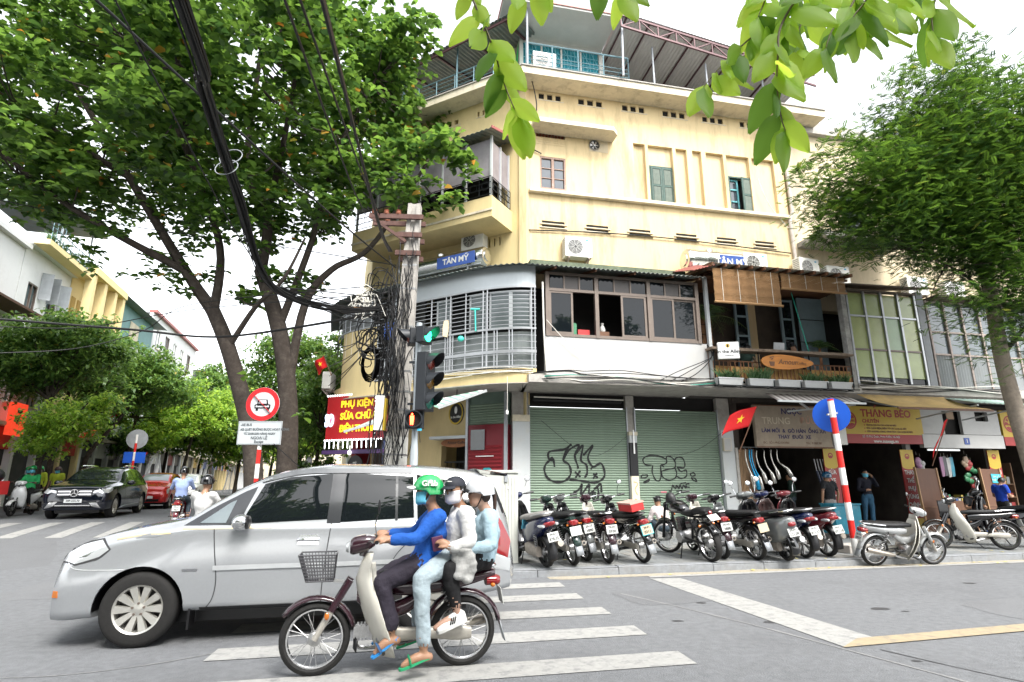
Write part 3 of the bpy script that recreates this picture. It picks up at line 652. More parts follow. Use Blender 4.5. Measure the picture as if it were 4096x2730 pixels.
# strokes traced in shutter units: px of the photograph over 140 to metres, origin at the left shutter's lower left corner
def tr(st, ox, oy, k): return [[((a-ox)/k, (oy-b)/k) for a, b in s] for s in st]
sA = [[(350,228),(345,190),(335,175),(315,195),(295,215),(288,250),(310,295),(370,316),(425,300),(450,262),(440,215),(405,185),(432,120),(458,95),(410,125),(320,140),(318,185),(345,188)],
      [(405,188),(440,130),(505,98),(478,160),(495,225),(490,232)],[(478,160),(530,100),(515,185),(548,215),(552,262),(535,290)],[(530,160),(592,100),(560,170),(590,225),(640,205),(662,250),(655,290),(610,316),(560,315),(500,305),(440,300)],
      [(590,225),(575,240)],[(478,290),(510,248)],[(475,255),(510,285)],[(590,265),(618,292)],[(588,295),(615,262)],
      [(462,378),(500,355),(518,328),(512,385),(562,330),(560,380),(590,365)],[(590,360),(580,400),(600,420),(618,395),(615,350),(590,355)],[(600,355),(635,325),(638,375)],[(597,370),(597,405)]]
spray(rl, tr(sA, 520, 583, 221), .052, .05, 0)
sB = [[(978,225),(935,222),(922,190),(960,168),(1020,168),(1075,190),(1072,215),(1040,225),(1035,228)],[(985,225),(978,265),(995,310),(1020,318),(1035,290),(1035,228)],[(1075,190),(1085,170),(1115,178),(1135,205),(1130,240),(1080,250),(1040,262)],[(1045,228),(1060,235)],[(1040,262),(1045,295),(1085,315),(1130,300),(1140,268),(1130,240)],
      [(1130,205),(1145,180),(1185,180),(1200,215),(1190,240),(1145,235)],[(1145,235),(1170,262),(1205,255),(1205,290),(1170,305),(1140,292)],[(1232,275),(1255,270),(1265,285),(1240,290),(1232,275)],[(1235,300),(1262,305),(1272,322),(1250,315),(1235,300)],[(908,285),(945,285),(935,300),(905,300),(908,285)],[(915,330),(955,310),(945,325),(915,330)],
      [(1100,375),(1108,345),(1125,365),(1135,345),(1150,365),(1158,343),(1170,365),(1180,345),(1195,362),(1200,340),(1222,335)],[(1080,378),(1100,380)],[(1130,380),(1170,377)],[(1200,355),(1222,358)],[(1160,335),(1200,330)]]
spray(rr_, tr(sB, 1165, 590, 221), .034, .0, .02)
G().bx(-.62,-.45,-.026,-.024,.93,.96).obj('pink_sticker', mat('pink_sticker', (.6,.15,.2), .5), rr_)
def fbox(name, m, x0, x1, y0, y1, z0, z1, label=None, cat=None, parent=B, bevel=0):
 return G().bx(x0, x1, y0, y1, z0, z1).obj(name, m, parent, bevel=bevel)
PILW = mat('white_pillar', (.45,.47,.47), .7, var=.06, scale=3, grime=(.4,.38,.33), gs=3, gamt=.5)
fbox('pillar', PILW, -.3, .16, -.06, .3, .13, 3.12); fbox('pillar_top', CREAM, -.31, .17, -.07, .3, 3.123, 3.3); fbox('pillar_upper', CONC, -.3, .16, .05, .3, 3.303, 3.93)
fbox('pillar', mat('cream_tile', (.62,.57,.45), .6, var=.1, scale=6), 3.01, 3.23, -.06, .3, .13, 1.7); fbox('pillar_paint', BLACK, 3.01, 3.23, -.06, .3, 1.703, 2.6); fbox('pillar_paint', PILW, 3.01, 3.23, -.06, .3, 2.603, 2.8); fbox('pillar_cap', CREAM, 2.99, 3.25, -.08, .3, 2.803, 2.9)
fbox('pillar_upper', CONC, 3.0, 3.24, .08, .3, 2.903, 3.93)
fbox('pillar', PILW, 5.83, 6.22, -.06, .3, .13, 3.0); fbox('pillar_upper', CONC, 5.83, 6.22, .05, .3, 3.003, 3.93)
spray(B, [[(3.06,1.55),(3.18,1.5),(3.1,1.35),(3.16,1.2)],[(3.08,1.1),(3.17,1.05),(3.1,.95),(3.15,.7)]], .02, 0, 0, m=mat('ochre_scrawl', (.45,.3,.12), .7), y=-.064)
G().bx(3.1,3.14,-.1,-.085,2.3,2.95).obj('conduit', WHITEP, B)
fbox('lintel_void', DARKIN, .17, 5.82, .2, .32, 3.58, 3.93); fbox('plinth', PLINTH, -.3, 6.25, -.16, .3, .05, .28)
G().cyl((.3,-.02,3.8),(2.9,-.02,3.78), .02, n=6).obj('conduit', CABLEW, B)
g = G().lathe([(.02,-1.3),(.06,-1.25),(.06,1.25),(.02,1.3)], 8, ax='x'); o = g.obj('shutter_roll', BLACK, B, loc=(1.6,.13,3.74))
# ================================================================ the row of shop houses to the right
def F(name, label, cat, x, y, z=0, group=None): return thing(name, label, cat, FP(x, y, z), FA, group)
def loc(x, y, z): return Matrix.Translation((-x, -y, -z))
# old stained house behind the tree
OH = F('old_house', 'stained old cream house behind the feathery tree, with moss-dark parapet', 'building', 9.2, .1)
L_ = loc(9.2, .1, 0)
g = walls(G(), 9.2, 24, 6.9, 13.3, [(11.2,12.2,9.6,11.3),(14,15,9.6,11.3),(17,18,9.6,11.3)], .1, .4); g.obj('wall', STAINW, OH, mx=L_)
G().bx(9.25, 23.9, .5, 8, 4, 13.2).obj('room_block', DARKIN, OH, mx=L_)
for x in (11.2,14,17): G().bx(x, x+1, .3, .33, 9.6, 11.3).obj('window', PANEG, OH, mx=L_)
G().add([(9.15,-.1,13.302),(9.15,.45,13.302),(24,.45,13.302),(24,-.1,13.302),(9.15,-.1,13.75),(9.15,.45,13.75),(24,.45,13.4),(24,-.1,13.4)],[(0,1,2,3),(7,6,5,4),(0,4,5,1),(1,5,6,2),(2,6,7,3),(3,7,4,0)]).obj('parapet', CONC, OH, mx=L_)
G().bx(9.3, 12.6, -1.0, .097, 9.0, 9.16).obj('ledge', CONC, OH, mx=L_)
# ground-floor shop rooms
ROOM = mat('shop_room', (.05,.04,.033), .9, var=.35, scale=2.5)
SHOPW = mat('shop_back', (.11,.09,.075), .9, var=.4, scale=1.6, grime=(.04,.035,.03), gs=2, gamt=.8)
SH = F('shop_row', 'dark ground-floor repair shops under the first-floor terraces', 'building', 6.25, 0)
L_ = loc(6.25, 0, 0)
def sh(g, name, m): return g.obj(name, m, SH, mx=L_)
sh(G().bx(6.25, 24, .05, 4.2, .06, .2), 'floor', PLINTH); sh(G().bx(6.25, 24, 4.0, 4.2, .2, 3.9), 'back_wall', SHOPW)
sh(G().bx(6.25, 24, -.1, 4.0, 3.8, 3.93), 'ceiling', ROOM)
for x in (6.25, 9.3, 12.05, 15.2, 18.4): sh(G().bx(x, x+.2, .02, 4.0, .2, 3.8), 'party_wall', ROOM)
sh(G().bx(6.5, 7.1, .3, .36, .2, 2.5), 'slat_door', WOODD)
BAMB = mat('bamboo_brown', (.28,.18,.1), .7, var=.35, scale=8, stretch=(4,4,.3))
for k in range(9): sh(G().cyl((6.3+.045*k, -.02, .15), (6.28+.045*k, -.02, 2.45), .02, n=6), 'bamboo_pole', BAMB)
sh(G().bx(6.22, 6.3, -.1, .04, .13, 2.5), 'door_post', CONC)
for x in (9.35, 12.05, 15.15): sh(G().bx(x, x+.16, -.12, .019, .15, 3.7), 'front_pier', mat('grey_pier', (.3,.29,.27), .8, var=.2, scale=4))
# first-floor slab edge under cafe and glazed bays
sh(G().bx(4.91, 9.45, -1.5, -.1, 3.96, 4.12), 'first_floor_slab', CONC); sh(G().bx(9.46, 24, -1.42, -.1, 4.0, 4.25), 'first_floor_slab', CONC)
# ---- cafe terrace
CF = F('cafe_terrace', 'open cafe terrace with bark counter, pergola beams and bamboo blinds', 'terrace', 4.9, -1.3, 4.1)
L_ = loc(4.9, -1.3, 4.1)
def cf(g, name, m, **k): return g.obj(name, m, CF, mx=L_, **k)
BARK = mat('bark_plank', (.2,.15,.11), .9, var=.35, scale=10, bump=.6)
BLUEP = mat('blue_grey_panel', (.16,.21,.23), .7, var=.12, scale=3)
cf(G().bx(4.91, 5.0, -1.35, -1.25, 4.12, 7.1), 'post', PILW); cf(G().bx(9.3, 9.46, -1.38, -1.2, 4.12, 7.2), 'post', mat('peeling_post', (.33,.32,.3), .85, var=.4, scale=6))
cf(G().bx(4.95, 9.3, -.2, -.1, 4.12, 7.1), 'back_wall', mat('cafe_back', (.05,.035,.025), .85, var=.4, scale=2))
cf(G().bx(5.0, 9.3, -1.3, -.2, 4.121, 4.15), 'floor', WOODD)
cf(G().bx(4.95, 9.46, -1.3, -.1, 7.1, 7.2), 'ceiling', WOODD)
for i in range(5):
 for j in range(5): cf(G().bx(5.15+.12*j, 5.25+.12*j, -.24, -.2, 4.9+.3*i, 5.17+.3*i), 'wood_panel', mat('terrace_timber', (.3,.14,.06), .7, var=.3, scale=5))
cf(G().bx(6.75, 7.15, -.35, -.26, 4.15, 6.95), 'door_leaf', mat('tan_door', (.42,.3,.16), .7, var=.15, scale=4, stretch=(1,1,.2)))
for x0 in (6.35, 7.9): 
 g = G(); 
 for a, b, c, d in ((x0,x0+.07,4.15,6.95),(x0+.38,x0+.45,4.15,6.95)): g.bx(a, b, -.5, -.44, c, d)
 for z in (4.2,5.0,5.7,6.3,6.88): g.bx(x0+.07, x0+.38, -.5, -.44, z, z+.06)
 cf(g, 'glazed_door', BLUEP); cf(G().bx(x0+.07, x0+.38, -.475, -.465, 4.25, 6.88), 'pane', TINT)
for a, b, c, d in ((8.42,8.95,4.2,5.6),(8.97,9.28,4.2,5.6),(8.42,9.28,5.63,6.3),(8.42,9.28,6.33,7.0)): cf(G().bx(a, b, -.62, -.58, c, d), 'panel', BLUEP)
# counter and rail of sticks
cf(G().loft([[(4.8+.37*i, -1.62+R.uniform(-.02,.02), 5.0+R.uniform(-.012,.012)), (4.8+.37*i, -1.25, 5.0), (4.8+.37*i, -1.25, 5.07), (4.8+.37*i, -1.62+R.uniform(-.02,.02), 5.06+R.uniform(-.01,.015))] for i in range(13)]), 'counter', BARK)
STICK = mat('railing_stick', (.26,.12,.06), .8, var=.35, scale=9)
for i in range(34): x = 4.95+.13*i; cf(G().cyl((x, -1.42, 4.13), (x+R.uniform(-.04,.04), -1.42, 4.72), .014, n=5), 'railing_stick', STICK)
cf(G().cyl((4.95,-1.42,4.73),(9.3,-1.42,4.73), .02, n=6), 'railing_top', WOODD)
cf(G().bx(5.0, 9.25, -1.38, -1.36, 4.2, 4.6), 'cane_screen', mat('cane_screen', (.42,.24,.08), .8, var=.25, scale=14, stretch=(6,1,.6)))
for x in (4.95,6.3,7.9,9.25): cf(G().cyl((x,-1.45,4.13),(x,-1.45,5.0), .018, n=6), 'rail_post', IRON)
# pergola
for i in range(12):
 x = 4.85+.4*i; cf(G().bar((x, -1.95, 7.3), (x, -.1, 7.52), .05, .09), 'pergola_beam', WOODD)
cf(G().bx(4.8, 9.3, -1.72, -1.66, 7.2, 7.26), 'pergola_plate', WOODD)
cf(G().add([(4.8,-1.9,7.36),(9.35,-1.9,7.36),(9.35,-.05,7.58),(4.8,-.05,7.58)],[(0,1,2,3)]), 'pergola_sheet', mat('polycarbonate', (.55,.53,.45), .4, var=.15, scale=3))
corrugated((4.3,-1.85,7.1),(4.95,-1.9,7.3),(4.95,-.6,7.75),(4.3,-.6,7.5), RROOF, 'red_sheet', CF, 14, .012, mx=L_)
# bamboo blinds
BLIND = mat('bamboo_blind', (.33,.19,.085), .75, var=.35, scale=7, stretch=(.5,1,14))
def blind(x0, x1, z0, z1, label):
 t = F('bamboo_blind', label, 'blind', x0, -1.78, z1); L2 = loc(x0, -1.78, z1); n = int((z1-z0)/.028); me = None
 for i in range(n):
  z = z1-.02-i*.028; me = me or G().tube([(0,0,0),((x1-x0)/2,0,-.004),(x1-x0,0,0)], .012, 5).mesh('slat')
  if not me.materials: me.materials.append(BLIND)
  put('slat', me, None, t, loc=(R.uniform(-.006,.006), .006*sin(i*.7), z-z1))
 g = G().cyl((x0-.02,-1.79,z0),(x1+.03,-1.79,z0), .035, n=8); g.obj('roll', BLIND, t, mx=L2)
 for k in range(4): x = lerp(x0, x1, (k+.5)/4); G().bx(x-.006, x+.006, -1.797, -1.793, z0, z1).obj('cord', CABLEW, t, mx=L2)
 return t
blind(4.93, 6.97, 6.28, 7.26, 'long bamboo roll blind hanging over the palm end of the cafe')
blind(7.04, 9.12, 6.8, 7.26, 'short bamboo roll blind half rolled above the blue cafe panels')
# cafe signs
s_ = F('hanging_sign', 'white box sign with round bird emblem reading In the Alley', 'sign', 5.2, -1.75, 4.92); s_.rotation_euler.z = FA-.35
G().bx(-.27, .27, -.06, .06, -.21, .24).obj('box', WHITEP, s_, bevel=.01)
text('In the Alley', .13, BLACK, s_, front(0,-.063,-.02), bold=.002); text('COFFEE & TEA', .035, BLACK, s_, front(0,-.063,-.13))
g = G().lathe([(0,0),(.055,0)], 16, ax='y'); g.obj('emblem', mat('emblem_yellow', (.6,.4,.05), .5), s_, loc=(-.02,-.064,.14)); G().ell((-.02,-.066,.135), (.022,.004,.04)).obj('emblem_bird', BLACK, s_)
G().cyl((-.1,.06,.2),(-.1,.4,.2), .012, n=6).obj('bracket', IRON, s_)
ORW = mat('orange_wood', (.45,.17,.03), .5, var=.25, scale=6, stretch=(.4,1,3))
o_ = F('surfboard_sign', 'orange wooden oval sign with coffee cup reading Amour Coffee', 'sign', 7.03, -1.66, 4.72)
P = [(.82*cos(q*pi/14)*(1 if cos(q*pi/14) > 0 else .97), 0, .2*sin(q*pi/14)*(1-.25*cos(q*pi/14))) for q in range(28)]
G().prism(P, (0,.04,0)).obj('board', ORW, o_); text('Amour', .2, WOODD, o_, front(.0,-.004,.0), bold=.002, shear=.3); text('Coffee', .11, WOODD, o_, front(.43,-.004,-.02), shear=.2)
g = G().lathe([(.0,-.1),(.06,-.1),(.09,.02),(.085,.02)], 12); o = g.obj('cup_mark', WOODD, o_, loc=(-.48,-.004,-.02)); o.scale = (1,.05,1)
spray(o_, [[(-.5,.05),(-.44,.08),(-.53,.1),(-.46,.13),(-.4,.13)]], .02, 0, 0, 'steam_mark', WOODD, -.005)
# planters
PLW = mat('white_planter', (.45,.46,.455), .4, var=.05, grime=(.35,.33,.28), gs=4, gamt=.4)
FERN = leafmat('fern', (.03,.08,.03), (.12,.22,.1), (.3,.35,.15), .35)
def tuft(n, h, rad, sx, m, name, parent, blade=.02, droop=.5, seed=1):
 r = random.Random(seed); V = []; Q = []; rn = []
 for i in range(n):
  a = r.uniform(0, 2*pi); x, y = r.uniform(-sx, sx), r.uniform(-.05, .05); k = r.uniform(.6, 1.2); c = r.random(); px, py, pz = x, y, 0; b = len(V)
  for j in range(4):
   t = j/3; px = x+cos(a)*rad*k*t; py = y+sin(a)*rad*k*t*.8; pz = h*k*(t-droop*t*t); wd = blade*(1-.85*t)
   V += [(px-sin(a)*wd, py+cos(a)*wd, pz), (px+sin(a)*wd, py-cos(a)*wd, pz)]
  for j in range(3): Q.append((b+2*j, b+2*j+1, b+2*j+3, b+2*j+2)); rn.append(c)
 return put(name, fast_mesh(name, V, Q, m, rn), None, parent)
for k, (a, b) in enumerate(((4.82,5.55),(5.72,6.48),(6.59,7.31),(7.39,8.13),(8.23,8.9))):
 full = k != 2
 t = F('planter', ['white trough planter beside the hanging box sign','white trough planter with the tallest fern, under the end of the orange sign','white trough planter without leaves, under the middle of the orange sign','white trough planter with wide fern beyond the orange sign','white trough planter at the post beside the green window wall'][k], 'planter', (a+b)/2, -1.68, 4.02, 'white planters along the cafe edge'); w_ = (b-a)/2
 g = G().loft([[(-w_+.04,-.08,0),(w_-.04,-.08,0),(w_-.04,.08,0),(-w_+.04,.08,0)],[(-w_,-.11,.16),(w_,-.11,.16),(w_,.11,.16),(-w_,.11,.16)],[(-w_-.012,-.122,.161),(w_+.012,-.122,.161),(w_+.012,.122,.161),(-w_-.012,.122,.161)],[(-w_-.012,-.122,.185),(w_+.012,-.122,.185),(w_+.012,.122,.185),(-w_-.012,.122,.185)],[(-w_+.02,-.1,.185),(w_-.02,-.1,.185),(w_-.02,.1,.185),(-w_+.02,.1,.185)],[(-w_+.02,-.1,.15),(w_-.02,-.1,.15),(w_-.02,.1,.15),(-w_+.02,.1,.15)]]); g.obj('trough', PLW, t)
 if full: o = tuft(170 if k != 1 else 210, .5 if k != 1 else .62, .32, w_*.8, FERN, 'fern', t, .016, .55, k); o.location = (0,0,.16)
CF2 = F('planter_rack', 'black steel rack holding the white planters under the cafe', 'rack', 4.8, -1.8, 4.0); g = G(); g.bx(0,4.3,.0,.02,-.012,.012); g.bx(0,4.3,.22,.24,-.012,.012)
for i in range(6): g.bx(.82*i, .82*i+.02, .021, .3, -.012, .012); g.bx(.82*i,.82*i+.02,-.001,.019,.013,.2)
g.obj('bars', IRON, CF2)
# palms on the terrace
PALM = leafmat('palm', (.02,.06,.02), (.09,.19,.06), (.3,.3,.1), .3)
def palm(x, y, z, fr, L, label, seed, trunk=1.0, lean=None):
 r = random.Random(seed); t = F('potted_palm', label, 'palm', x, y, z); V = []; Q = []; rn = []; ri = G()
 for f in range(fr):
  a = r.uniform(0, 2*pi) if lean is None else r.uniform(*lean); e = r.uniform(.5, 1.3); P = []
  for j in range(12):
   u = j/11; P.append(Vector((cos(a)*L*u*cos(e*(1-u*.2)), sin(a)*L*.6*u*cos(e*(1-u*.2)), trunk+L*(u*sin(e)-.75*u*u))))
  ri.tube(P, [.012*(1-.8*j/11) for j in range(12)], 4)
  for j in range(2, 12):
   for k in range(2):
    p = P[j-1].lerp(P[j], k/2); d = (P[j]-P[j-1]).normalized(); s = d.cross(Vector((0,0,1))).normalized()
    for sg in (-1, 1):
     b = len(V); q = p+(s*sg*.8+d*.5+Vector((0,0,-.25-.2*r.random()))).normalized()*L*.3*sin(pi*min(1, j/11*.9+.08)); wv = d*.013
     V += [p-wv*.4, p+wv*.4, p.lerp(q,.6)+wv, q]; Q.append((b,b+1,b+2,b+3)); rn.append(r.random())
 G().tube([(0,0,0),(.02,0,trunk)], [.05,.035], 7).obj('stem', STICK, t); ri.obj('frond_stem', mat('frond_stem', (.15,.2,.05), .6), t)
 put('frond', fast_mesh('frond', V, Q, PALM, rn), None, t); G().lathe([(0,0),(.12,0),(.16,.28),(.14,.28),(.13,.2),(0,.2)], 14).obj('pot', mat('clay_pot', (.25,.1,.05), .8), t, smooth=True)
palm(5.2, -.8, 4.15, 13, 1.35, 'tall palm drooping under the long bamboo blind', 3, 1.9)
palm(8.75, -.9, 4.15, 9, .75, 'small bushy palm in front of the blue cafe panels', 5, 1.2)
# laptop on the counter
lp = F('laptop', 'open silver laptop standing on the bark counter', 'laptop', 6.98, -1.42, 5.07); G().bx(-.17,.17,-.0,.24,0,.015).obj('base', STEEL, lp); o = G().bx(-.17,.17,-.006,.006,0,.23).obj('lid', mat('laptop_grey', (.4,.41,.42), .4, .5), lp, loc=(0,-.005,.016)); o.rotation_euler.x = .25
G().lathe([(0,0),(.02,0)],10,ax='y').obj('emblem', CLEARL, lp, loc=(0,-.045,.12))
tr_ = F('teal_rope', 'teal rope hanging slantwise across the cafe opening', 'rope', 7.97, -1.4, 5.1); G().tube([(0,0,0),(-.34,0,1.75)], .012, 5).obj('rope', CABLEG, tr_)
# ---- green glazed bay
GB = F('green_window_bay', 'first-floor window wall of yellow-green panes in a silver frame', 'window wall', 9.5, -1.3, 4.25); L_ = loc(9.5, -1.3, 4.25)
def gb(g, name, m): return g.obj(name, m, GB, mx=L_)
GPANE = [mat('lime_pane_%d' % i, c, .22, var=.12, scale=2, grime=(.25,.3,.14), gs=2.5, gamt=.35, spec=.7) for i, c in enumerate([(.3,.36,.12),(.33,.37,.14),(.23,.35,.18),(.36,.4,.14)])]
xs = [9.55,10.15,10.76,11.36,11.97]; zs = [4.3,5.3,6.32,7.05]
for j in range(3):
 for i in range(4):
  m_ = GPANE[2] if (i, j) == (2, 1) else GPANE[(i*2+j) % 2 + (2 if (i+j) % 5 == 4 else 0) if (i+j) % 5 != 4 else 3]
  gb(G().bx(xs[i]+.02, xs[i+1]-.02, -1.29+.004*((i*3+j) % 3), -1.28, zs[j]+.02+(.17 if j == 0 else 0), zs[j+1]-.02), 'pane', m_)
  if j == 0: gb(G().bx(xs[i]+.02, xs[i+1]-.02, -1.285, -1.275, zs[j]+.02, zs[j]+.165), 'dark_pane', TINT)
for x in xs: gb(G().bx(x-.032, x+.032, -1.34, -1.25, 4.26, 7.08), 'mullion', SILV)
for z in zs[1:3]: 
 for i in range(4): gb(G().bx(xs[i]+.033, xs[i+1]-.033, -1.325, -1.255, z-.025, z+.025), 'transom', SILV if z > 6 else BRF)
gb(G().bx(9.5, 12.02, -1.36, -1.24, 7.081, 7.14), 'head', BRF); gb(G().bx(9.5, 12.0, -1.1, -1.0, 4.26, 7.1), 'backing', mat('lime_backing', (.3,.33,.16), .8))
gb(G().bx(12.03, 12.28, -1.34, -1.1, 4.26, 7.2), 'column', mat('grey_column', (.24,.25,.26), .7, var=.12))
gb(G().add([(9.4,-1.75,7.15),(12.4,-1.75,7.2),(12.4,0.05,7.75),(9.4,0.05,7.75),(9.4,-1.75,7.12),(12.4,-1.75,7.17),(12.4,.05,7.72),(9.4,.05,7.72)],[(0,1,2,3),(7,6,5,4),(0,4,5,1),(3,2,6,7),(1,5,6,2),(0,3,7,4)]), 'roof', mat('rusty_roof', (.12,.09,.07), .9, var=.4, scale=5))
# ---- grey clad bay
KB = F('grey_clad_bay', 'grey corrugated balcony bay with rusty framed windows behind the feathery tree', 'window wall', 12.3, -1.3, 4.25); L_ = loc(12.3, -1.3, 4.25)
def kb(g, name, m): return g.obj(name, m, KB, mx=L_)
CORR = mat('grey_corrugated', (.36,.38,.39), .5, .3, var=.1, scale=3, grime=(.2,.18,.15), gs=3, gamt=.4)
RUST = mat('rusty_frame', (.3,.25,.22), .7, .2, var=.3, scale=9)
kx = [12.36,13.0,13.65,14.3,14.95,15.6,16.3,17.0,17.7,18.5]
for i in range(9):
 o = corrugated((kx[i]+.03,-1.29,4.28),(kx[i+1]-.03,-1.29,4.28),(kx[i+1]-.03,-1.29,5.24),(kx[i]+.03,-1.29,5.24), CORR, 'corrugated_panel', KB, 12, .018, mx=L_)
 for z0, z1 in ((5.3,5.95),(6.0,6.9)): kb(G().bx(kx[i]+.03, kx[i+1]-.03, -1.285, -1.275, z0, z1), 'pane', mat('dusty_glass', (.09,.11,.12), .12, var=.3, scale=2, spec=.8))
for x in kx: kb(G().bx(x-.03, x+.03, -1.345, -1.25, 4.27, 6.95), 'mullion', RUST)
for z in (5.27,5.97,6.92):
 for i in range(9): kb(G().bx(kx[i]+.031, kx[i+1]-.031, -1.33, -1.255, z-.025, z+.025), 'transom', RUST)
kb(G().bx(12.3, 18.6, -1.1, -1.0, 4.26, 6.95), 'backing', DARKIN)
kb(G().bx(12.41, 18.7, -1.7, .0, 6.97, 7.03), 'roof', MATS['rusty_roof'])
# ---------------------------------------------------------------- signs of the shops
BEIGE = mat('beige_sign', (.29,.235,.175), .7, var=.12, scale=3, grime=(.16,.12,.09), gs=2.2, gamt=.75)
NAVY = mat('navy_letters', (.035,.03,.09), .6, var=.2)
sg = F('shop_sign', 'weathered beige shop sign reading Ngoc above the hanging exhaust pipes', 'sign', 7.93, -.45, 2.51)
G().bx(-1.24, 1.24, 0, .12, 0, 1.2).obj('board', BEIGE, sg, bevel=.01); g = G(); g.bx(-1.26,1.26,-.012,-.002,-.02,.02); g.bx(-1.26,1.26,-.012,-.002,1.17,1.2); g.obj('trim', WOODD, sg)
text('NGỌC', .23, NAVY, sg, front(-.02,-.004,1.02), bold=.006); text('LÀM MỚI  &  GÒ HÀN  ỐNG XẢ', .145, NAVY, sg, front(0,-.004,.46), bold=.004, sx=1.02)
text('THAY  ĐUÔI  XE', .145, NAVY, sg, front(0,-.004,.29), bold=.004); text('ĐC:  SỐ 1 PHỦ DOÃN', .085, WOODD, sg, front(-.62,-.004,.12)); text('TEL:  9 287 787', .085, WOODD, sg, front(.62,-.004,.12))
text('TRUNG', .27, mat('faded_cream', (.47,.4,.3), .7), sg, front(-.55,-.003,.74), bold=.004); text('ĐỨC', .24, mat('faded_red', (.42,.25,.18), .7), sg, front(.5,-.003,.76), bold=.004)
YSG = mat('yellow_sign', (.4,.275,.02), .5, var=.06, scale=2); RSG = mat('red_sign', (.25,.016,.014), .5, var=.08, scale=2); WTX = mat('white_letters', (.5,.5,.47), .5)
def wheel_logo(p, x, z, r):
 g = G().lathe([(r*.82,0),(r,0)], 24, ax='y'); g.obj('logo_ring', RSG, p, loc=(x,-.004,z))
 for a0 in (.35, 1.2, 2.0, 2.75): 
  P = [(r*.75*cos(a0+q*.14), 0, r*.75*sin(a0+q*.14)) for q in range(5)] + [(r*.42*cos(a0+.5), 0, r*.42*sin(a0+.5)), (r*.42*cos(a0), 0, r*.42*sin(a0))]
  G().add(P, [tuple(range(7))]).obj('logo_mark', RSG, p, loc=(x,-.005,z))
 P = [(r*.8*cos(q*pi/12), 0, r*.8*sin(q*pi/12)) for q in range(14, 23)] + [(r*.3,0,-r*.3),(0,0,-r*.42),(-r*.3,0,-r*.3)]
 G().add(P, [tuple(range(len(P)))]).obj('logo_mark', RSG, p, loc=(x,-.005,z)); text('THẮNG BÉO', r*.3, RSG, p, front(x,-.006,z-r*.08), bold=.002)
def thang(x, label, w=2.95):
 t = F('shop_sign', label, 'sign', x, -.42, 2.66)
 G().bx(0, w, 0, .1, .27, 1.1).obj('board', YSG, t); G().bx(0, w, 0, .1, 0, .269).obj('strip', RSG, t); wheel_logo(t, .34, .68, .27)
 text('THẮNG BÉO', .31, RSG, t, front(.78,-.004,.89), bold=.008, align='LEFT', sx=1.02)
 text('CHUYÊN', .15, RSG, t, front(.8,-.004,.66), bold=.004, align='LEFT')
 for i, s in enumerate(('TRUNG ĐẠI TU CÁC LOẠI XE MÁY','SỬA CHỮA ĐIỆN, ĐIỆN TỬ CÁC LOẠI XE MÁY','HÀN KHUNG, CÀNG, VÀNH ĐÚC CÁC LOẠI XE MÁY')):
  text(s, .075, WOODD, t, front(.92,-.004,.54-.095*i), bold=.002, align='LEFT', sx=.92); G().lathe([(0,0),(.02,0)],8,ax='y').obj('bullet', RSG, t, loc=(.86,-.004,.54-.095*i))
 text('Số 1B Phủ Doãn, Hoàn Kiếm, Hà Nội', .09, WTX, t, front(1.4,-.004,.2), sx=.95); text('www.suaxega.vn', .13, WTX, t, front(1.55,-.004,.065), bold=.003)
 return t
thang(9.52, 'yellow and red repair-shop sign over the doorway of the man on the phone'); thang(15.52, 'yellow and red repair-shop sign beyond the white fascia numbered 1')
# white fascia with number plate
wf = F('shop_fascia', 'white shop fascia with two dark openings and a blue number plate', 'fascia', 12.42, -.4, 2.56); L_ = loc(12.42, -.4, 2.56)
g = walls(G(), 12.42, 15.45, 2.98, 3.75, [(13.3,14.0,2.98,3.7),(14.55,15.05,3.4,3.7)], -.4, -.3); WFA = mat('fascia_white', (.36,.36,.35), .7, var=.06); g.obj('upper_panel', WFA, wf, mx=L_)
G().bx(12.4, 15.47, -.43, -.28, 2.56, 2.965).obj('lower_panel', WFA, wf, mx=L_); G().bx(13.2, 15.1, -.2, -.15, 2.97, 3.75).obj('dark_recess', DARKIN, wf, mx=L_)
G().bx(13.5, 13.78, -.36, -.35, 3.45, 3.68).obj('paper_note', mat('brown_paper', (.25,.18,.12), .8), wf, mx=L_)
np_ = G().bx(13.92, 14.12, -.445, -.432, 2.67, 2.87).obj('number_plate', mat('blue_plate', (.02,.05,.2), .4), wf, mx=L_); text('1', .15, WTX, wf, loc(12.42,-.4,2.56) @ front(14.02,-.448,2.77), bold=.004)
# vertical banners
def banner(x, z0, z1, lines, label):
 t = F('shop_banner', label, 'banner', x, -.2, z0); w_ = .46; h = z1-z0
 G().bx(0, w_, 0, .03, 0, h).obj('cloth', RSG, t)
 P = [(w_/2+w_*.5*cos(a*pi/10), -.003, h-.42+.1*sin(a*pi/10)-.06) for a in range(10, 21)] + [(w_,-.003,h), (0,-.003,h)]
 G().add(P, [tuple(range(len(P)))]).obj('yellow_top', YSG, t); g = G().lathe([(.05,0),(.085,0)], 16, ax='y'); g.obj('logo_ring', RSG, t, loc=(w_/2,-.006,h-.2)); G().ell((w_/2,-.006,h-.22),(.045,.002,.03)).obj('logo_mark', RSG, t)
 for i, s in enumerate(lines): text(s, .17, WTX, t, front(w_/2,-.005,h-.68-.235*i), bold=.004, sx=.8)
 G().bx(0, w_, -.004, -.001, .0, .3).obj('yellow_foot', YSG, t); return t
banner(11.72, .2, 2.5, ('THAY','THẾ','PHỤ','TÙNG','CHÍNH'), 'red vertical banner reading thay the phu tung chinh beside the wooden board')
banner(9.02, .2, 2.5, ('SỬA','XE','GA','UY','TÍN'), 'red vertical banner half hidden behind the striped pole')
banner(15.0, .2, 2.52, ('DỊCH','VỤ','XE','MÁY'), 'red vertical banner reading dich beyond the white fascia')
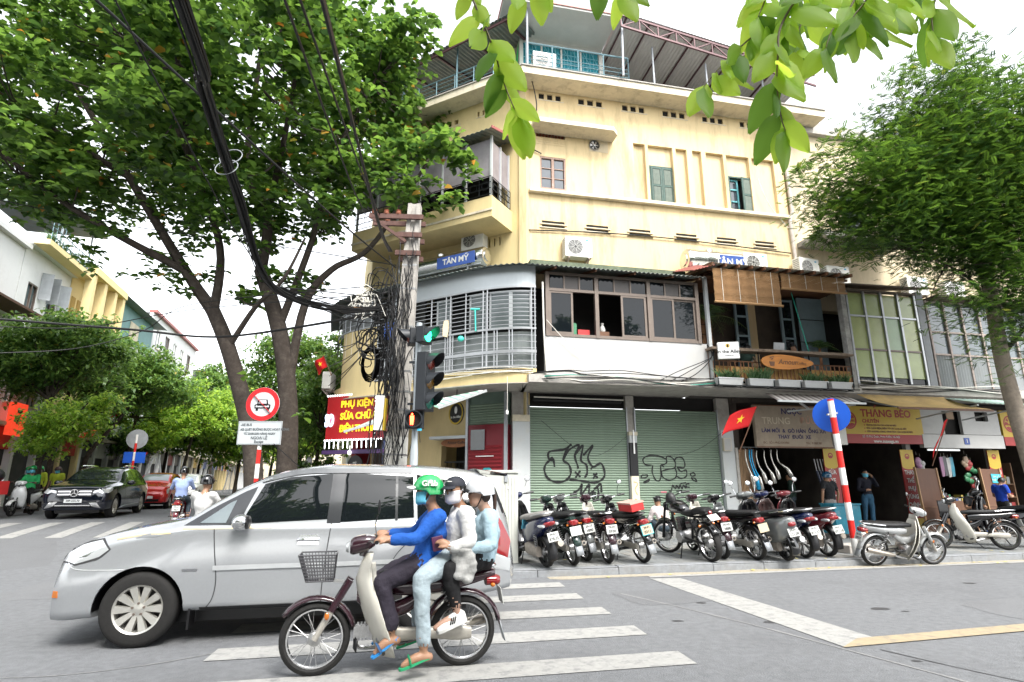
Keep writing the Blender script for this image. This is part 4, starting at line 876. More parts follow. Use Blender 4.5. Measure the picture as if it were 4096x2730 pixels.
# awnings
STRP = mat('awning_stripe', (.3,.27,.25), .8, var=.3, scale=3, stretch=(9,.05,.05))
aw = F('striped_awning', 'grey striped retractable awning above the weathered beige sign', 'awning', 6.4, -1.3, 3.8)
for i in range(26):
 x = .1*i; G().add([(x+.1,0,.1),(x+.2,0,.1),(x,-.75,-.2),(x-.1,-.75,-.2)],[(0,1,2,3)]).obj('stripe', [mat('awn_dark', (.2,.17,.16), .85), mat('awn_light', (.5,.47,.43), .85)][i % 2], aw)
G().bx(-.12, 2.55, -.8, -.75, -.24, -.19).obj('front_bar', ALU, aw)
for a, b in (((.6,-.7,-.24),(1.9,.6,-.2)),((2.3,-.7,-.24),(1.2,.6,-.3))): G().bar(a, b, .05, .04).obj('arm', ALU, aw)
TAN = mat('tan_canvas', (.5,.34,.13), .8, var=.2, scale=2, grime=(.25,.18,.1), gs=1.6, gamt=.6)
ta = F('tan_awning', 'stained tan canvas awning over the yellow sign', 'awning', 9.25, -1.5, 3.85); g = G(); vs = []
for i in range(13):
 for j in range(5): x = 2.95*i/12; vs.append((x+.1*j/4*(.3 if i else 1), -1.25*j/4, .08-.5*j/4-.06*sin(j*pi/4)*(1+.5*sin(i*1.3))))
g.add(vs, [(i*5+j, i*5+j+1, i*5+j+6, i*5+j+5) for i in range(12) for j in range(4)]); o = g.obj('canvas', TAN, ta, smooth=True); o.modifiers.new('s', 'SOLIDIFY').thickness = .008
G().bx(-.02, 3.0, -1.3, -1.25, -.48, -.43).obj('front_bar', WOODD, ta)
for x in (.15, 2.8): G().bar((x,-1.25,-.45),(x+.3,.6,.05), .035, .035).obj('arm', GREYM, ta)
ga = F('green_awning', 'pale green sheet awning beyond the tan canvas', 'awning', 11.9, -1.5, 3.75); corrugated((.1,-1.0,-.1),(2.3,-1.0,-.15),(2.2,0,.15),(.2,0,.15), mat('pale_green_sheet', (.4,.55,.48), .5, var=.1), 'sheet', ga, 24, .01)
for x in (.3,2.0): G().bar((x,-.95,-.16),(x-.1,.9,-.35), .04, .04).obj('arm', ALU, ga)
# ---------------------------------------------------------------- air conditioners and tanks
ACW = mat('ac_white', (.66,.66,.62), .5, var=.05, grime=(.4,.36,.28), gs=3, gamt=.4)
ACG = mat('ac_grille', (.2,.2,.19), .5, var=.1)
def ac_proto():
 t = thing('air_conditioner', 'x', 'air conditioner')
 G().bx(-.41,.41,-.3,0,0,.62).obj('body', ACW, t, bevel=.015)
 g = G().lathe([(0,0),(.23,0)], 24, ax='y'); g.obj('fan_recess', BLACK, t, loc=(-.1,-.303,.31)); g = G()
 for r in (.06,.1,.14,.18,.22,.245): g.lathe([(r-.004,-.004),(r+.004,-.004)], 24, ax='y')
 for k in range(8): a = k*pi/4+.2; g.bar((.03*cos(a),-.008,.03*sin(a)),(.24*cos(a),-.008,.24*sin(a)), .006, .006)
 g.obj('fan_grille', ACW, t, loc=(-.1,-.305,.31))
 g = G()
 for k in range(9): g.bx(-.414,-.411,-.26,-.04,.06+.06*k,.085+.06*k)
 g.obj('side_louvre', ACG, t); G().bx(.22,.3,-.304,-.301,.5,.55).obj('badge', mat('ac_badge', (.05,.3,.45), .4), t)
 for x in (-.3,.3): g = G().bar((x,-.32,-.03),(x,.05,-.03), .04, .04); g.bar((x,-.28,-.05),(x,.03,-.35), .03, .03); g.obj('bracket', RUST, t)
 return t
AP = ac_proto(); used = []
def ac(P, rz, label, group='air conditioners on the houses', s=1.):
 o = AP if not used else copy_tree(AP); used.append(o); o.location = P; o.rotation_euler = (0,0,rz); o.scale = (s,)*3; o['label'] = label; o['group'] = group
ac(FP(1.6,-.05,7.86), FA, 'white air conditioner alone on the yellow wall above the glazed balcony'); ac(FP(7.37,-.05,7.85), FA, 'white air conditioner next to the steel water tank above the cafe')
ac(FP(9.25,-.05,7.85), FA+.15, 'white air conditioner at the pipe, between two others above the cafe'); ac(FP(10.4,.02,7.7), FA, 'white air conditioner with dark bracket over the green window wall')
ac(FP(13.4,.0,7.55), FA, 'white air conditioner over the grey clad bay under the tree'); ac(FP(14.9,.0,7.5), FA, 'white air conditioner deep under the tree beyond the other units')
ac(CM @ Vector((3.92,-.05,8.3)), CA, 'dusty air conditioner under the barred corner balcony', s=.95); ac(FP(.62,-.25,13.95), FA, 'air conditioner behind the rooftop railing', s=.9)
ac(Vector((-5.65,17.75,4.35)), CA-1.0, 'old air conditioner on the side street end of the corner balcony', s=.85)
INOX = mat('stainless', (.62,.62,.6), .22, 1, var=.12, scale=3, stretch=(6,1,1))
def tank(P, rz, L, r, label, txt):
 t = thing('water_tank', label, 'water tank', P, rz, 'steel water tanks')
 prof = [(0,-L/2-.1),(r*.55,-L/2-.09),(r*.6,-L/2-.06),(r*.9,-L/2-.05),(r,-L/2)]
 for k in range(1, 14): prof += [(r*(1 if k % 3 else .975), -L/2+L*k/14)]
 prof += [(r,L/2),(r*.9,L/2+.05),(r*.6,L/2+.06),(r*.55,L/2+.09),(0,L/2+.1)]
 G().lathe(prof, 28, ax='x').obj('drum', INOX, t, smooth=True, loc=(0,0,r+.12))
 g = G()
 for x in (-L*.35, L*.35): g.bar((x,-r*.8,0),(x,-r*.8,.3), .04, .04); g.bar((x,r*.8,0),(x,r*.8,.3), .04, .04); g.bar((x,-r*.8,.12),(x,r*.8,.12), .04, .04)
 g.bar((-L*.5,-r*.85,.1),(L*.5,-r*.85,.1), .03, .03); g.bar((-L*.5,-r*.85,.3),(L*.5,-r*.85,.3), .02, .02); g.obj('stand', GREYM, t)
 G().bx(-.0,L*.45,-r-.05,-r-.03,.14,.14+r*1.25).obj('name_plate', mat('blue_plate2', (.03,.07,.25), .4), t); text(txt, r*.85, WTX, t, front(L*.225,-r-.052,.14+r*.62), bold=.006)
 G().cyl((-.1,0,2*r+.1),(-.1,0,2*r+.17), .12, n=14).obj('hatch', INOX, t)
tank(FP(5.75,-.55,7.5), FA, 1.75, .33, 'steel water tank with blue name plate beside the white air conditioner', 'TÂN MỸ')
tank(CM @ Vector((3.1,-.6,7.45)), CA, 2.9, .28, 'long steel water tank on the corner balcony roof beside the utility pole', 'TÂN MỸ')
# ================================================================ chamfer ground floor
CG = thing('corner_shopfront', 'yellow ground floor of the corner with red corrugated stall and small doorway', 'shop', CO, CA)
def cg(g, name, m, **k): return g.obj(name, m, CG, **k)
g = walls(G(), 1.2, 5.5, .1, 3.93, [(2.75,3.85,.1,2.55)], .05, .3); cg(g, 'wall', YEL2)
cg(G().bx(2.7, 3.9, .9, 1.0, .1, 2.6), 'doorway_back', DARKIN); cg(G().bx(2.6,3.95,-.35,.04,2.72,2.8), 'door_canopy', GALV)
g = G()
for i in range(7): g.bx(2.85+.14*i, 2.865+.14*i, .2, .215, .1, 2.1)
g.bx(2.78,3.84,.18,.2,2.08,2.12); g.bx(2.78,3.84,.18,.2,1.1,1.14); cg(g, 'gate_bars', IRON)
REDC = mat('red_corrugated', (.2,.012,.018), .5, .1, var=.12, scale=3)
st = cg(G().bx(3.93, 5.1, -.42, .04, .13, 3.05), 'stall_body', mat('red_frame', (.17,.01,.018), .5))
for i in range(23): G().loft([[(4.02,-.424,.2+.1*i),(4.02,-.445,.25+.1*i),(4.02,-.424,.295+.1*i)],[(5.02,-.424,.2+.1*i),(5.02,-.445,.25+.1*i),(5.02,-.424,.295+.1*i)]]).obj('stall_slat', REDC, st)
G().bx(4.08,4.52,-.462,-.45,2.38,2.92).obj('stall_window', PANEG, st); G().bx(4.25,4.8,-.465,-.45,2.2,2.225).obj('white_strip', WHITEP, st)
spray(st, [[(4.08,1.7),(4.1,1.85),(4.2,1.78),(4.28,1.85),(4.35,1.78)],[(4.45,1.65),(4.5,1.85),(4.65,1.88),(4.75,1.8),(4.72,1.65)]], .06, 0, 0, m=mat('teal_spray', (.03,.3,.35), .6), y=-.455)
for i in range(8): cg(G().loft([[(3.98,-.38,3.06+.07*i),(3.98,-.4,3.095+.07*i),(3.98,-.38,3.125+.07*i)],[(5.08,-.38,3.06+.07*i),(5.08,-.4,3.095+.07*i),(5.08,-.38,3.125+.07*i)]]), 'shutter_slat', GS)
cg(G().bx(3.95, 5.1, -.37, .04, 3.051, 3.93), 'shutter_box', mat('dim_green', (.12,.17,.14), .8)); 
for x in (3.9,5.11): cg(G().bx(x, x+.07, -.45, -.37, .13, 3.9), 'stall_post', GREYM)
for k, (x, m_) in enumerate(((2.2,NAVY),(2.5,GREYM))): cg(G().bx(x,x+.18,-.02,.04,1.5,1.75), 'meter_box', m_)
o = thing('round_sign', 'round black and yellow emblem sign hanging under the corner balcony', 'sign', CM @ Vector((4.1,-1.2,3.3)), CA-.3)
g = G().lathe([(0,-.02),(.3,-.02),(.3,.02),(0,.02)], 28, ax='y'); g.obj('disc', BLACK, o); g = G().lathe([(.25,-.024),(.3,-.024)], 28, ax='y'); g.obj('rim', YSG, o)
G().ell((0,-.024,.08),(.06,.004,.1)).obj('bird_mark', WHITEP, o); text('In the Alley', .09, WHITEP, o, front(0,-.024,-.1)); G().cyl((0,0,.3),(0,0,.63), .012).obj('hanger', IRON, o)
o = thing('wooden_sign', 'small brown oval wooden sign over the corner doorway', 'sign', CM @ Vector((3.35,-.12,2.62)), CA); P = [(.5*cos(q*pi/10), 0, .13*sin(q*pi/10)) for q in range(20)]; G().prism(P, (0,.04,0)).obj('board', mat('brown_board', (.28,.11,.04), .6, var=.2), o); text('Amour Coffee', .11, BLACK, o, front(.05,-.004,0))
def awn(name, label, quad, m2, n=14):
 a, b, c, d = [Vector(p) for p in quad]; t = thing(name, label, 'awning', d); 
 for i in range(n): G().add([d.lerp(c,i/n)-d, d.lerp(c,(i+1)/n)-d, a.lerp(b,(i+1)/n)-d, a.lerp(b,i/n)-d], [(0,1,2,3)]).obj('stripe', m2[i % 2], t)
 G().bar(a-d, b-d, .05, .06).obj('front_bar', ALU, t); return t
AG = (mat('awn_green', (.2,.36,.28), .8, var=.15), mat('awn_white', (.6,.62,.58), .8, var=.15))
awn('striped_awning', 'green and white striped awning over the corner doorway', ((-1.75,13.5,3.25),(-.6,13.45,3.66),(-.85,14.6,3.86),(-2.4,15.1,3.6)), AG)
awn('striped_awning', 'green and white striped awning in front of the red phone repair sign', ((-4.39,15.0,2.82),(-3.5,14.8,3.05),(-3.4,15.3,3.3),(-4.1,16.2,3.2)), AG, 9)
# ---- phone repair sign
ps = thing('phone_repair_sign', 'red light-box sign with yellow letters reading phu kien sua chua', 'sign', CM @ Vector((.55,-1.25,2.75)), CA+.06)
REDS = mat('lit_red', (.3,.01,.012), .4, var=.06, emit=.05); YLET = mat('lit_yellow', (.75,.55,.02), .4, var=0, emit=.25); LED = mat('led_white', (.9,.92,.95), .4, var=0, emit=.9)
G().bx(-1.05,.75,0,.18,0,1.28).obj('board', REDS, ps); G().bx(.78,1.2,-.02,.16,0,1.28).obj('side_board', mat('maroon_board', (.2,.02,.03), .5), ps)
for i, s in enumerate(('PHỤ KIỆN','SỬA CHỮA','ĐIỆN THOẠI')): text(s, .27, YLET, ps, front(-.52,-.01,1.02-.36*i), bold=.008, align='LEFT', depth=.01, sx=.98 if i < 2 else .8)
text('SO', .5, mat('lit_blue', (.6,.75,1), .4, var=0, emit=.8), ps, front(-.92,-.02,.55), bold=.015, depth=.02, sx=.5); text('GIÁ', .3, MATS['lit_blue'], ps, front(1.0,-.03,1.0), bold=.01, sx=.7)
led = G().ell((0,0,0),(.03,.02,.03),8,5).mesh('led_bulb', True); led.materials.append(LED)
for i in range(24): put('led_bulb', led, None, ps, loc=(-1.03+.09*i, -.03, 1.3))
for i in range(24): put('led_bulb', led, None, ps, loc=(-1.03+.09*i, -.03, -.02))
for i in range(13): put('led_bulb', led, None, ps, loc=(.77, -.03, .05+.1*i))
for i in range(12): G().bar((-1.0+.17*i,-.05,-.06),(-.93+.17*i,-.12,-.26), .022, .03).obj('led_strip', LED, ps)
G().bx(-1.05,1.15,-.1,.1,-.42,-.31).obj('lower_box', mat('purple_box', (.06,.03,.1), .5), ps)
o = thing('noodle_sign', 'small round black sign reading my van than below the phone repair sign', 'sign', CM @ Vector((.75,-1.3,2.0)), CA); g = G().lathe([(0,-.02),(.28,-.02),(.28,.02),(0,.02)], 24, ax='y'); g.obj('disc', BLACK, o); text('MỲ', .1, WTX, o, front(0,-.024,.06)); text('VẰN THẮN', .1, WTX, o, front(0,-.024,-.06), bold=.002); G().cyl((0,0,.28),(0,0,.4), .01).obj('hanger', IRON, o)
o = thing('shop_lamp', 'bare lit bulb hanging above the small round noodle sign', 'lamp', CM @ Vector((.55,-1.35,2.36)), 0); G().ell((0,0,0),(.05,.05,.06)).obj('bulb', mat('bulb', (1,.95,.85), .3, var=0, emit=4), o, smooth=True); G().cyl((0,0,.05),(0,0,.2), .015).obj('cap', WHITEP, o)
# shop interior behind, closed by a back wall
sp = thing('phone_shop', 'dark noodle and phone shop front under the red light-box sign', 'shop', CO, CA)
G().bx(-.6,1.15,.3,.4,.1,3.93).obj('back_wall', SHOPW, sp); G().bx(-.3,-.1,-.4,.3,.1,3.9).obj('red_pillar', REDC, sp); G().bx(1.02,1.18,-.5,.3,.1,3.9).obj('blue_pillar', mat('blue_pillar', (.12,.17,.4), .5), sp)
for i in range(3): G().bx(.0,1.0,.0,.28,.6+.55*i,.64+.55*i).obj('shelf', WOODD, sp)

# ================================================================ left side of the side street
LO = Vector((-20, 18, .45)); LM = Matrix.Translation(LO) @ Matrix.Rotation(SA, 4, 'Z')
WHB = mat('white_render', (.66,.67,.67), .85, var=.06, scale=1, grime=(.42,.42,.4), gs=1, gamt=.5); PYEL = mat('pale_yellow', (.72,.58,.3), .85, var=.06, scale=1.5); TEALW = mat('teal_cladding', (.1,.22,.22), .6, var=.12, scale=2)
LGL = mat('street_glass', (.1,.14,.15), .1, var=.3, scale=1.5, spec=.8); DOORC = mat('shopfront_dark', (.05,.05,.055), .7, var=.4, scale=1.2)
def house(name, label, x0, x1, h, m, rows, cols, gf, depth=9, y=0, z0=3.6, roof=None):
 t = thing(name, label, 'building', LM @ Vector((x0, y, 0)), SA); L = x1-x0; holes = []; n = len(cols)
 for r in range(rows):
  zz = z0+.9+r*(h-z0)/rows
  for c, w_ in cols: holes.append((c-w_/2, c+w_/2, zz, zz+min(1.5, (h-z0)/rows-1.1)))
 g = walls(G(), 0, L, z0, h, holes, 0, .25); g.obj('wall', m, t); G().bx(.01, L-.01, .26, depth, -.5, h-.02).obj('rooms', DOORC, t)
 for a, b, c, d in holes:
  f = G(); f.bx(a,a+.06,.02,.1,c,d); f.bx(b-.06,b,.02,.1,c,d); f.bx(a+.06,b-.06,.02,.1,d-.06,d); f.bx((a+b)/2-.03,(a+b)/2+.03,.02,.1,c,d-.06); f = f.obj('window', WHITEP if R.random() < .6 else BRF, t); G().bx(a+.06,b-.06,.12,.13,c,d-.06).obj('pane', LGL, f); G().bx(a-.06,b+.06,-.08,-.002,c-.08,c-.001).obj('sill', CREAM, t)
 G().bx(-.05, L+.05, -.25, .3, h, h+.2).obj('parapet', roof or m, t); G().bx(0, L, -.35, -.002, z0-.15, z0-.001).obj('string_course', CREAM, t)
 k = max(2, int(L/2)+1)
 for i in range(k): x = lerp(0, L-.25, i/(k-1)); G().bx(x, x+.25, -.02, .25, -.5, z0-.15).obj('pier', m, t)
 if gf:
  for i in range(k-1): 
   x = lerp(0, L-.25, i/(k-1)); x2 = lerp(0, L-.25, (i+1)/(k-1)); G().bx(x+.27, x2-.02, .1, .2, 2.5, z0-.16).obj('shop_sign_board', R.choice(gf), t)
 return t
SGN = [mat('sign_red', (.45,.04,.03), .5), mat('sign_blue', (.05,.1,.35), .5), mat('sign_white', (.6,.6,.58), .5), mat('sign_dark', (.05,.05,.06), .5), mat('sign_ochre', (.5,.33,.08), .5), mat('sign_maroon', (.2,.03,.04), .5)]
h0 = house('white_house', 'plain white house with grey parapet at the start of the side street', -6, 5.9, 11.2, WHB, 2, [(2.0,1.2),(9.5,1.0)], SGN[:2])
G().bx(0,12,-1.1,-.02,8.1,8.2).obj('tile_eave', mat('brown_tiles', (.1,.05,.03), .8, var=.3, scale=9), h0)
h1 = house('balcony_house', 'white and yellow house with open grey shutters and planted roof terrace', 5.95, 10.6, 11.5, WHB, 2, [(1.2,.9),(3.1,.9)], [SGN[0], SGN[2]])
G().bx(-.1, 4.7, -.9, -.27, 11.5, 11.75).obj('yellow_cornice', PYEL, h1)
for x, a in ((1.75,.5),(2.55,-.5),(3.65,.7)):
 o = G().bx(-.03,.42,-.02,.02,0,1.3).obj('open_shutter', GREYM, h1, loc=(x,-.05,9.4)); o.rotation_euler.z = -1.3+a*.3
g = G()
for z in (12.0,12.4,12.75): g.cyl((0,-.85,z),(4.6,-.85,z), .025, n=5)
for i in range(12): g.cyl((.4*i,-.85,11.75),(.4*i,-.85,12.75), .015, n=5)
g.obj('terrace_railing', RAILB, h1); G().bx(1.2,4.9,-1.2,2.5,13.9,14.0).obj('terrace_canopy', GROOF, h1)
for x in (1.4,4.6): G().cyl((x,-.6,11.7),(x,-.6,13.9), .05, n=6).obj('canopy_post', GREYM, h1)
for k, x in enumerate((.6,1.7,2.8,3.9)):
 o = tuft(120, .7, .45, .3, FERN, 'terrace_plant', h1, .03, .5, 40+k); o.location = (x,-.6,11.8)
h2 = house('colonnade_house', 'yellow house with tall pale columns on its upper floor', 10.65, 15.3, 11.8, PYEL, 1, [], [SGN[1], SGN[0]], z0=3.6)
for x in (.15,1.65,3.2,4.5): G().bx(x-.18,x+.18,-1.0,-.6,8.2,11.9).obj('column', PYEL, h2)
G().bx(0,4.65,-1.1,-.26,11.803,12.2).obj('entablature', PYEL, h2); G().bx(0,4.65,-1.1,-.02,8.0,8.2).obj('gallery_floor', CREAM, h2)
for i in range(6): G().bx(.3+.72*i,.75+.72*i,-.03,-.002,8.6,10.6).obj('gallery_door', mat('ochre_door', (.42,.28,.08), .7), h2)
h3 = house('teal_house', 'teal clad house with low pitched grey roof behind the street trees', 15.35, 24, 9.8, WHB, 2, [(2,1.2),(5,1.2)], [SGN[3], SGN[2]])
G().bx(.2,8.2,-.3,6,10.003,12.2).obj('teal_storey', TEALW, h3); g = G().prism([(0,-1.0,12.203),(0,7,12.203),(0,3,13.4)], (9,0,0)); g.obj('pitched_roof', GROOF, h3); G().bx(3.5,5.2,-.34,-.301,10.3,11.4).obj('shutter_panel', CREAM, h3)
h4 = house('red_edged_house', 'long white house with red roof edge beyond the teal house', 24.1, 38, 13.5, WHB, 3, [(2+2.4*i,1.2) for i in range(5)], SGN, roof=RROOF)
x = 38.2
for i, (w_, h, m_, lb) in enumerate(((7,10,CREAM,'cream narrow house beyond the red-edged house'),(9,13,WHB,'tall white house further along the side street'),(8,9,PYEL,'low yellow house far along the side street'),(10,14,CREAM,'tall cream house far along the side street'),(12,11,WHB,'white block near the far end of the side street'),(30,13,STAINW,'brown block closing the far left of the side street'))):
 house('street_house', lb, x, x+w_, h, m_, 2, [(1.2+2.2*k, 1.1) for k in range(int(w_/2.2))], SGN); x += w_+.05
fe = thing('end_building', 'pale building closing the far end of the side street', 'building', (-42, 118, .5), SA-pi/2)
g = walls(G(), -30, 60, 0, 13, [(a, a+1.4, z, z+1.6) for a in range(-28, 58, 4) for z in (4.5,8.5)], 0, .3); g.obj('wall', CREAM, fe); G().bx(-30,60,.4,6,0,12.9).obj('rooms', DOORC, fe)
# right side of the side street beyond the corner house
for i, (t, w_, h, m_, lb) in enumerate(((14.2,10,11,CREAM,'cream house behind the big tree on the corner side'),(24.3,14,12,WHB,'white house beyond the cream one on the corner side'),(38.5,50,11,STAINW,'long row of old houses on the corner side of the street'))):
 p = Vector((-4.62,18.2,.3))+Vector((cos(SA),sin(SA),0))*t; tt = thing('street_house', lb, 'building', p, SA+pi)
 g = walls(G(), -w_, 0, 0, h, [(-w_+.8+2.4*k, -w_+2.0+2.4*k, z, z+1.5) for k in range(int(w_/2.4)) for z in (4.2,7.6)], 0, .3); g.obj('wall', m_, tt); G().bx(-w_,0,.35,6,0,h-.05).obj('rooms', DOORC, tt)
# signs on the left shops
o = G().bx(0,1.15,-.5,-.3,3.05,4.45).obj('red_sign', mat('red_glow', (.7,.05,.02), .4, emit=.3), loc=LM @ Vector((6.6,0,0)), rot=(0,0,SA), label='bright red light-box sign behind the parked delivery riders', cat='sign')
text('7', .8, BLACK, o, front(.5,-.52,3.8), bold=.03)
o = G().bx(0,3.4,-.25,-.05,3.9,5.0).obj('white_sign', SGN[2], loc=LM @ Vector((19.2,0,0)), rot=(0,0,SA), label='white shop sign with blue letters behind the street trees', cat='sign'); text('CỐC', .7, SGN[1], o, front(1.7,-.28,4.45), bold=.02)
# ================================================================ street furniture
# concrete utility pole
PB = Vector((-2.26,11,.13))
up = thing('utility_pole', 'tall ribbed concrete utility pole wrapped in black cables', 'pole', PB); up.rotation_euler = (0, radians(1.7), 0)
g = G(); H_ = 7.1
def ring(z): t = z/H_; a, b = lerp(.21,.13,t), lerp(.15,.1,t); return [(-a,-b,z),(-a*.35,-b,z),(-a*.35,-b*.7,z),(a*.35,-b*.7,z),(a*.35,-b,z),(a,-b,z),(a,b,z),(-a,b,z)]
g.loft([ring(z) for z in (0,1.8,3.6,5.4,H_)]); g.obj('shaft', CONC, up)
G().loft([[(p[0]*1.02,p[1]*1.02,p[2]) for p in ring(z)] for z in (0,2.25)]).obj('whitewash', mat('whitewash', (.55,.54,.5), .85, var=.15, scale=6, grime=(.33,.3,.27), gs=4, gamt=.7), up)
RUSTY = mat('rusty_steel', (.11,.06,.05), .8, .3, var=.35, scale=10)
for z, w_ in ((6.75,1.0),(6.35,.5),(5.95,.4)):
 for y in (-.2,.14): G().bx(-w_*.9 if z > 6.5 else -.3, .22, y, y+.06, z-.05, z+.05).obj('crossarm', RUSTY, up)
G().bar((-.85,-.17,6.72),(-.1,-.17,6.2), .05, .06).obj('brace', RUSTY, up)
for x in (-.8,-.55,-.3): G().lathe([(.0,0),(.045,0),(.06,.04),(.035,.06),(.055,.09),(.0,.11)], 10, (x,-.17,6.8)).obj('insulator', BRICKM, up, smooth=True)
for x in (-.85,-.6): G().lathe([(.0,0),(.045,0),(.06,.04),(.035,.06),(.055,.09),(.0,.11)], 10, (x,.17,6.8)).obj('insulator', BRICKM, up, smooth=True)
for z in (1.9,2.4,2.75,3.1,3.5,4.4,5.2,5.7): G().loft([[(q[0]*1.03,q[1]*1.05,z+e) for q in ring(z)] for e in (0,.035)]).obj('clamp_band', STEEL, up)
G().bx(-.23,-.2,-.3,-.16,2.35,2.95).obj('yellow_bracket', YSG, up); G().bx(-.4,-.24,-.3,-.18,2.35,3.0).obj('meter_cabinet', ACW, up)
r = random.Random(11)
def tangle(n, name, parent, m, zr, xr, yr, rad, ln):
 g = G()
 for i in range(n):
  x, y, z = r.uniform(*xr), r.uniform(*yr), r.uniform(*zr); P = [(x, y, z)]
  for k in range(6):
   x += r.uniform(-.1,.1); y += r.uniform(-.05,.05); z -= ln*r.uniform(.5,1.2)/6; P.append((x, y, max(.3, z)))
  g.tube(catmull(P, 4), r.uniform(rad*.5, rad), 5)
 o = g.obj(name, m, parent); tag(o, kind='stuff'); return o
tangle(62, 'cable_tangle', up, CABLE, (3.4,5.9), (-.42,-.02), (-.28,.1), .013, 2.4)
tangle(22, 'cable_tangle', up, CABLE, (2.4,6.6), (-.2,.2), (-.3,-.18), .012, 2.2)
g = G()
for i in range(16):
 c = Vector((r.uniform(-.75,-.35), r.uniform(-.3,0), r.uniform(3.6,5.4))); rr2 = r.uniform(.12,.3)
 g.tube([c+Vector((rr2*cos(q*pi/8)*r.uniform(.9,1.1), .08*sin(q), rr2*1.2*sin(q*pi/8))) for q in range(17)], .011, 5)
tag(g.obj('cable_coils', CABLE, up), kind='stuff')
g = G()
for i in range(5):
 for q in range(3): c = Vector((-.62,-.15,3.65)); rr2 = .16+.02*i; g.tube([c+Vector((rr2*.75*cos(a*pi/8), .02*i, rr2*1.5*sin(a*pi/8))) for a in range(17)], .016, 5)
tag(g.obj('thick_coil', CABLE, up), kind='stuff')
g = G()
for i in range(26):
 c = Vector((-.75+r.uniform(-.15,.15), -.25, 5.0+r.uniform(-.1,.15))); g.tube(catmull([c, c+Vector((r.uniform(-.3,.1),r.uniform(-.1,.1),r.uniform(-.3,.1))), c+Vector((r.uniform(-.3,.3),-.05,r.uniform(-.5,-.1)))], 4), .008, 4)
tag(g.obj('loose_wire_ends', CABLEW, up), kind='stuff')
# traffic signal
SIGB = mat('signal_housing', (.015,.018,.022), .5, var=.1); SIGP = mat('signal_pole_grey', (.4,.44,.46), .45, .3, var=.08)
ts = thing('traffic_signal', 'grey signal pole with three-lamp head, small green lamp and red pedestrian lamp', 'traffic light', (-1.69,10,.13))
G().lathe([(.14,0),(.14,.03),(.07,.05),(.07,1.9),(.055,2.1),(.055,4.23),(0,4.24)], 14).obj('pole', SIGP, ts, smooth=True)
GLAMP = mat('green_lamp', (.02,.9,.35), .3, var=0, emit=3.5); DL = {'r': mat('lens_red_off', (.12,.015,.01), .2, coat=.8), 'y': mat('lens_amber_off', (.14,.07,.01), .2, coat=.8), 'g': mat('lens_green_off', (.0,.1,.07), .2, coat=.8), 'G': GLAMP}
def head(lamps, s, P, rz, name='signal_head'):
 n = len(lamps); h = s*n; o = G().bx(-s*.5,s*.5,0,s*.55,-h/2,h/2).obj(name, SIGB, ts, bevel=.015); o.location = P; o.rotation_euler.z = rz
 for i, c in enumerate(lamps):
  z = h/2-s*(i+.5); g = G().lathe([(0,-.03),(s*.3,-.02),(s*.4,0)], 16, ax='y'); g.obj('lens', DL[c], o, smooth=True, loc=(0,-.003,z))
  g = G(); m_ = 14; vs = []
  for k in range(m_+1):
   a = pi*(-.12+1.24*k/m_)
   for rr3, yy in ((s*.44,0),(s*.44,-s*(.75-.25*abs(k/m_-.5)*2-.35*(abs(k/m_-.5)*2)**3)),(s*.46,-s*(.75-.25*abs(k/m_-.5)*2-.35*(abs(k/m_-.5)*2)**3)),(s*.46,0)): vs.append((rr3*cos(a), yy, rr3*sin(a)))
  g.add(vs, [(4*k+j, 4*k+4+j, 4*k+4+(j+1) % 4, 4*k+(j+1) % 4) for k in range(m_) for j in range(4)]); g.obj('visor', SIGB, o, smooth=True, loc=(0,-.002,z))
 return o
head('ryg', .345, (.25,-.12,3.13), radians(68)); head('G', .3, (.18,-.1,3.98), radians(66)); head('r', .3, (-.2,.1,4.0), radians(-72))
for z in (2.75,3.5,3.95): G().bar((-.15,0,z),(.28,-.05,z), .03, .04).obj('bracket', SIGB, ts)
pd = G().bx(-.16,.16,-.02,.1,-.16,.16).obj('pedestrian_head', SIGB, ts, bevel=.01, loc=(.0,-.13,2.47))
g = G().lathe([(0,0),(.13,0)], 20, ax='y'); g.obj('dark_lens', mat('ped_lens', (.02,.015,.015), .2, coat=.6), pd, loc=(0,-.024,0)); g = G().lathe([(.13,-.06),(.15,-.06),(.15,0),(.13,0)], 20, ax='y'); g.obj('hood', SIGB, pd, loc=(0,-.022,0))
RM = mat('red_man', (1,.06,.02), .4, var=0, emit=5); g = G(); g.ell((-.035,-.03,.085),(.017,.004,.019),8,6); g.add([(-.07,-.03,.06),(0,-.03,.06),(.0,-.03,-.0),(-.01,-.03,-.1),(-.03,-.03,-.1),(-.035,-.03,-.02),(-.04,-.03,-.1),(-.06,-.03,-.1),(-.07,-.03,0)],[tuple(range(9))]); g.obj('red_figure', RM, pd)
G().bx(.06,.14,-.03,-.02,-.2,-.165).obj('cyan_tag', mat('cyan_tag', (.05,.4,.6), .4), pd)
# no-car sign
RW = [mat('pole_red', (.6,.02,.015), .45, var=.08), mat('pole_white', (.72,.72,.7), .45, var=.06)]
def striped(t, h, r, seg, start=0, tilt=None):
 k = int(h/seg+.999)
 for i in range(k): G().cyl((0,0,i*seg),(0,0,min(h,(i+1)*seg)), r, n=14).obj('pole_band', RW[(i+start) % 2], t, smooth=True)
nc = thing('no_car_sign', 'round red-rimmed no cars sign on a red and white pole before the big tree', 'road sign', (-5.42,12.4,.12))
striped(nc, 2.7, .045, .3, 0); g = G().lathe([(0,0),(.365,0),(.365,.012),(0,.012)], 36, ax='y'); g.obj('disc', mat('sign_white_face', (.5,.51,.52), .4, var=.03), nc, loc=(0,-.06,3.07))
RR = mat('sign_red_face', (.55,.015,.02), .4, var=.04); g = G().lathe([(.265,-.003),(.362,-.003)], 36, ax='y'); g.obj('rim', RR, nc, loc=(0,-.062,3.07))
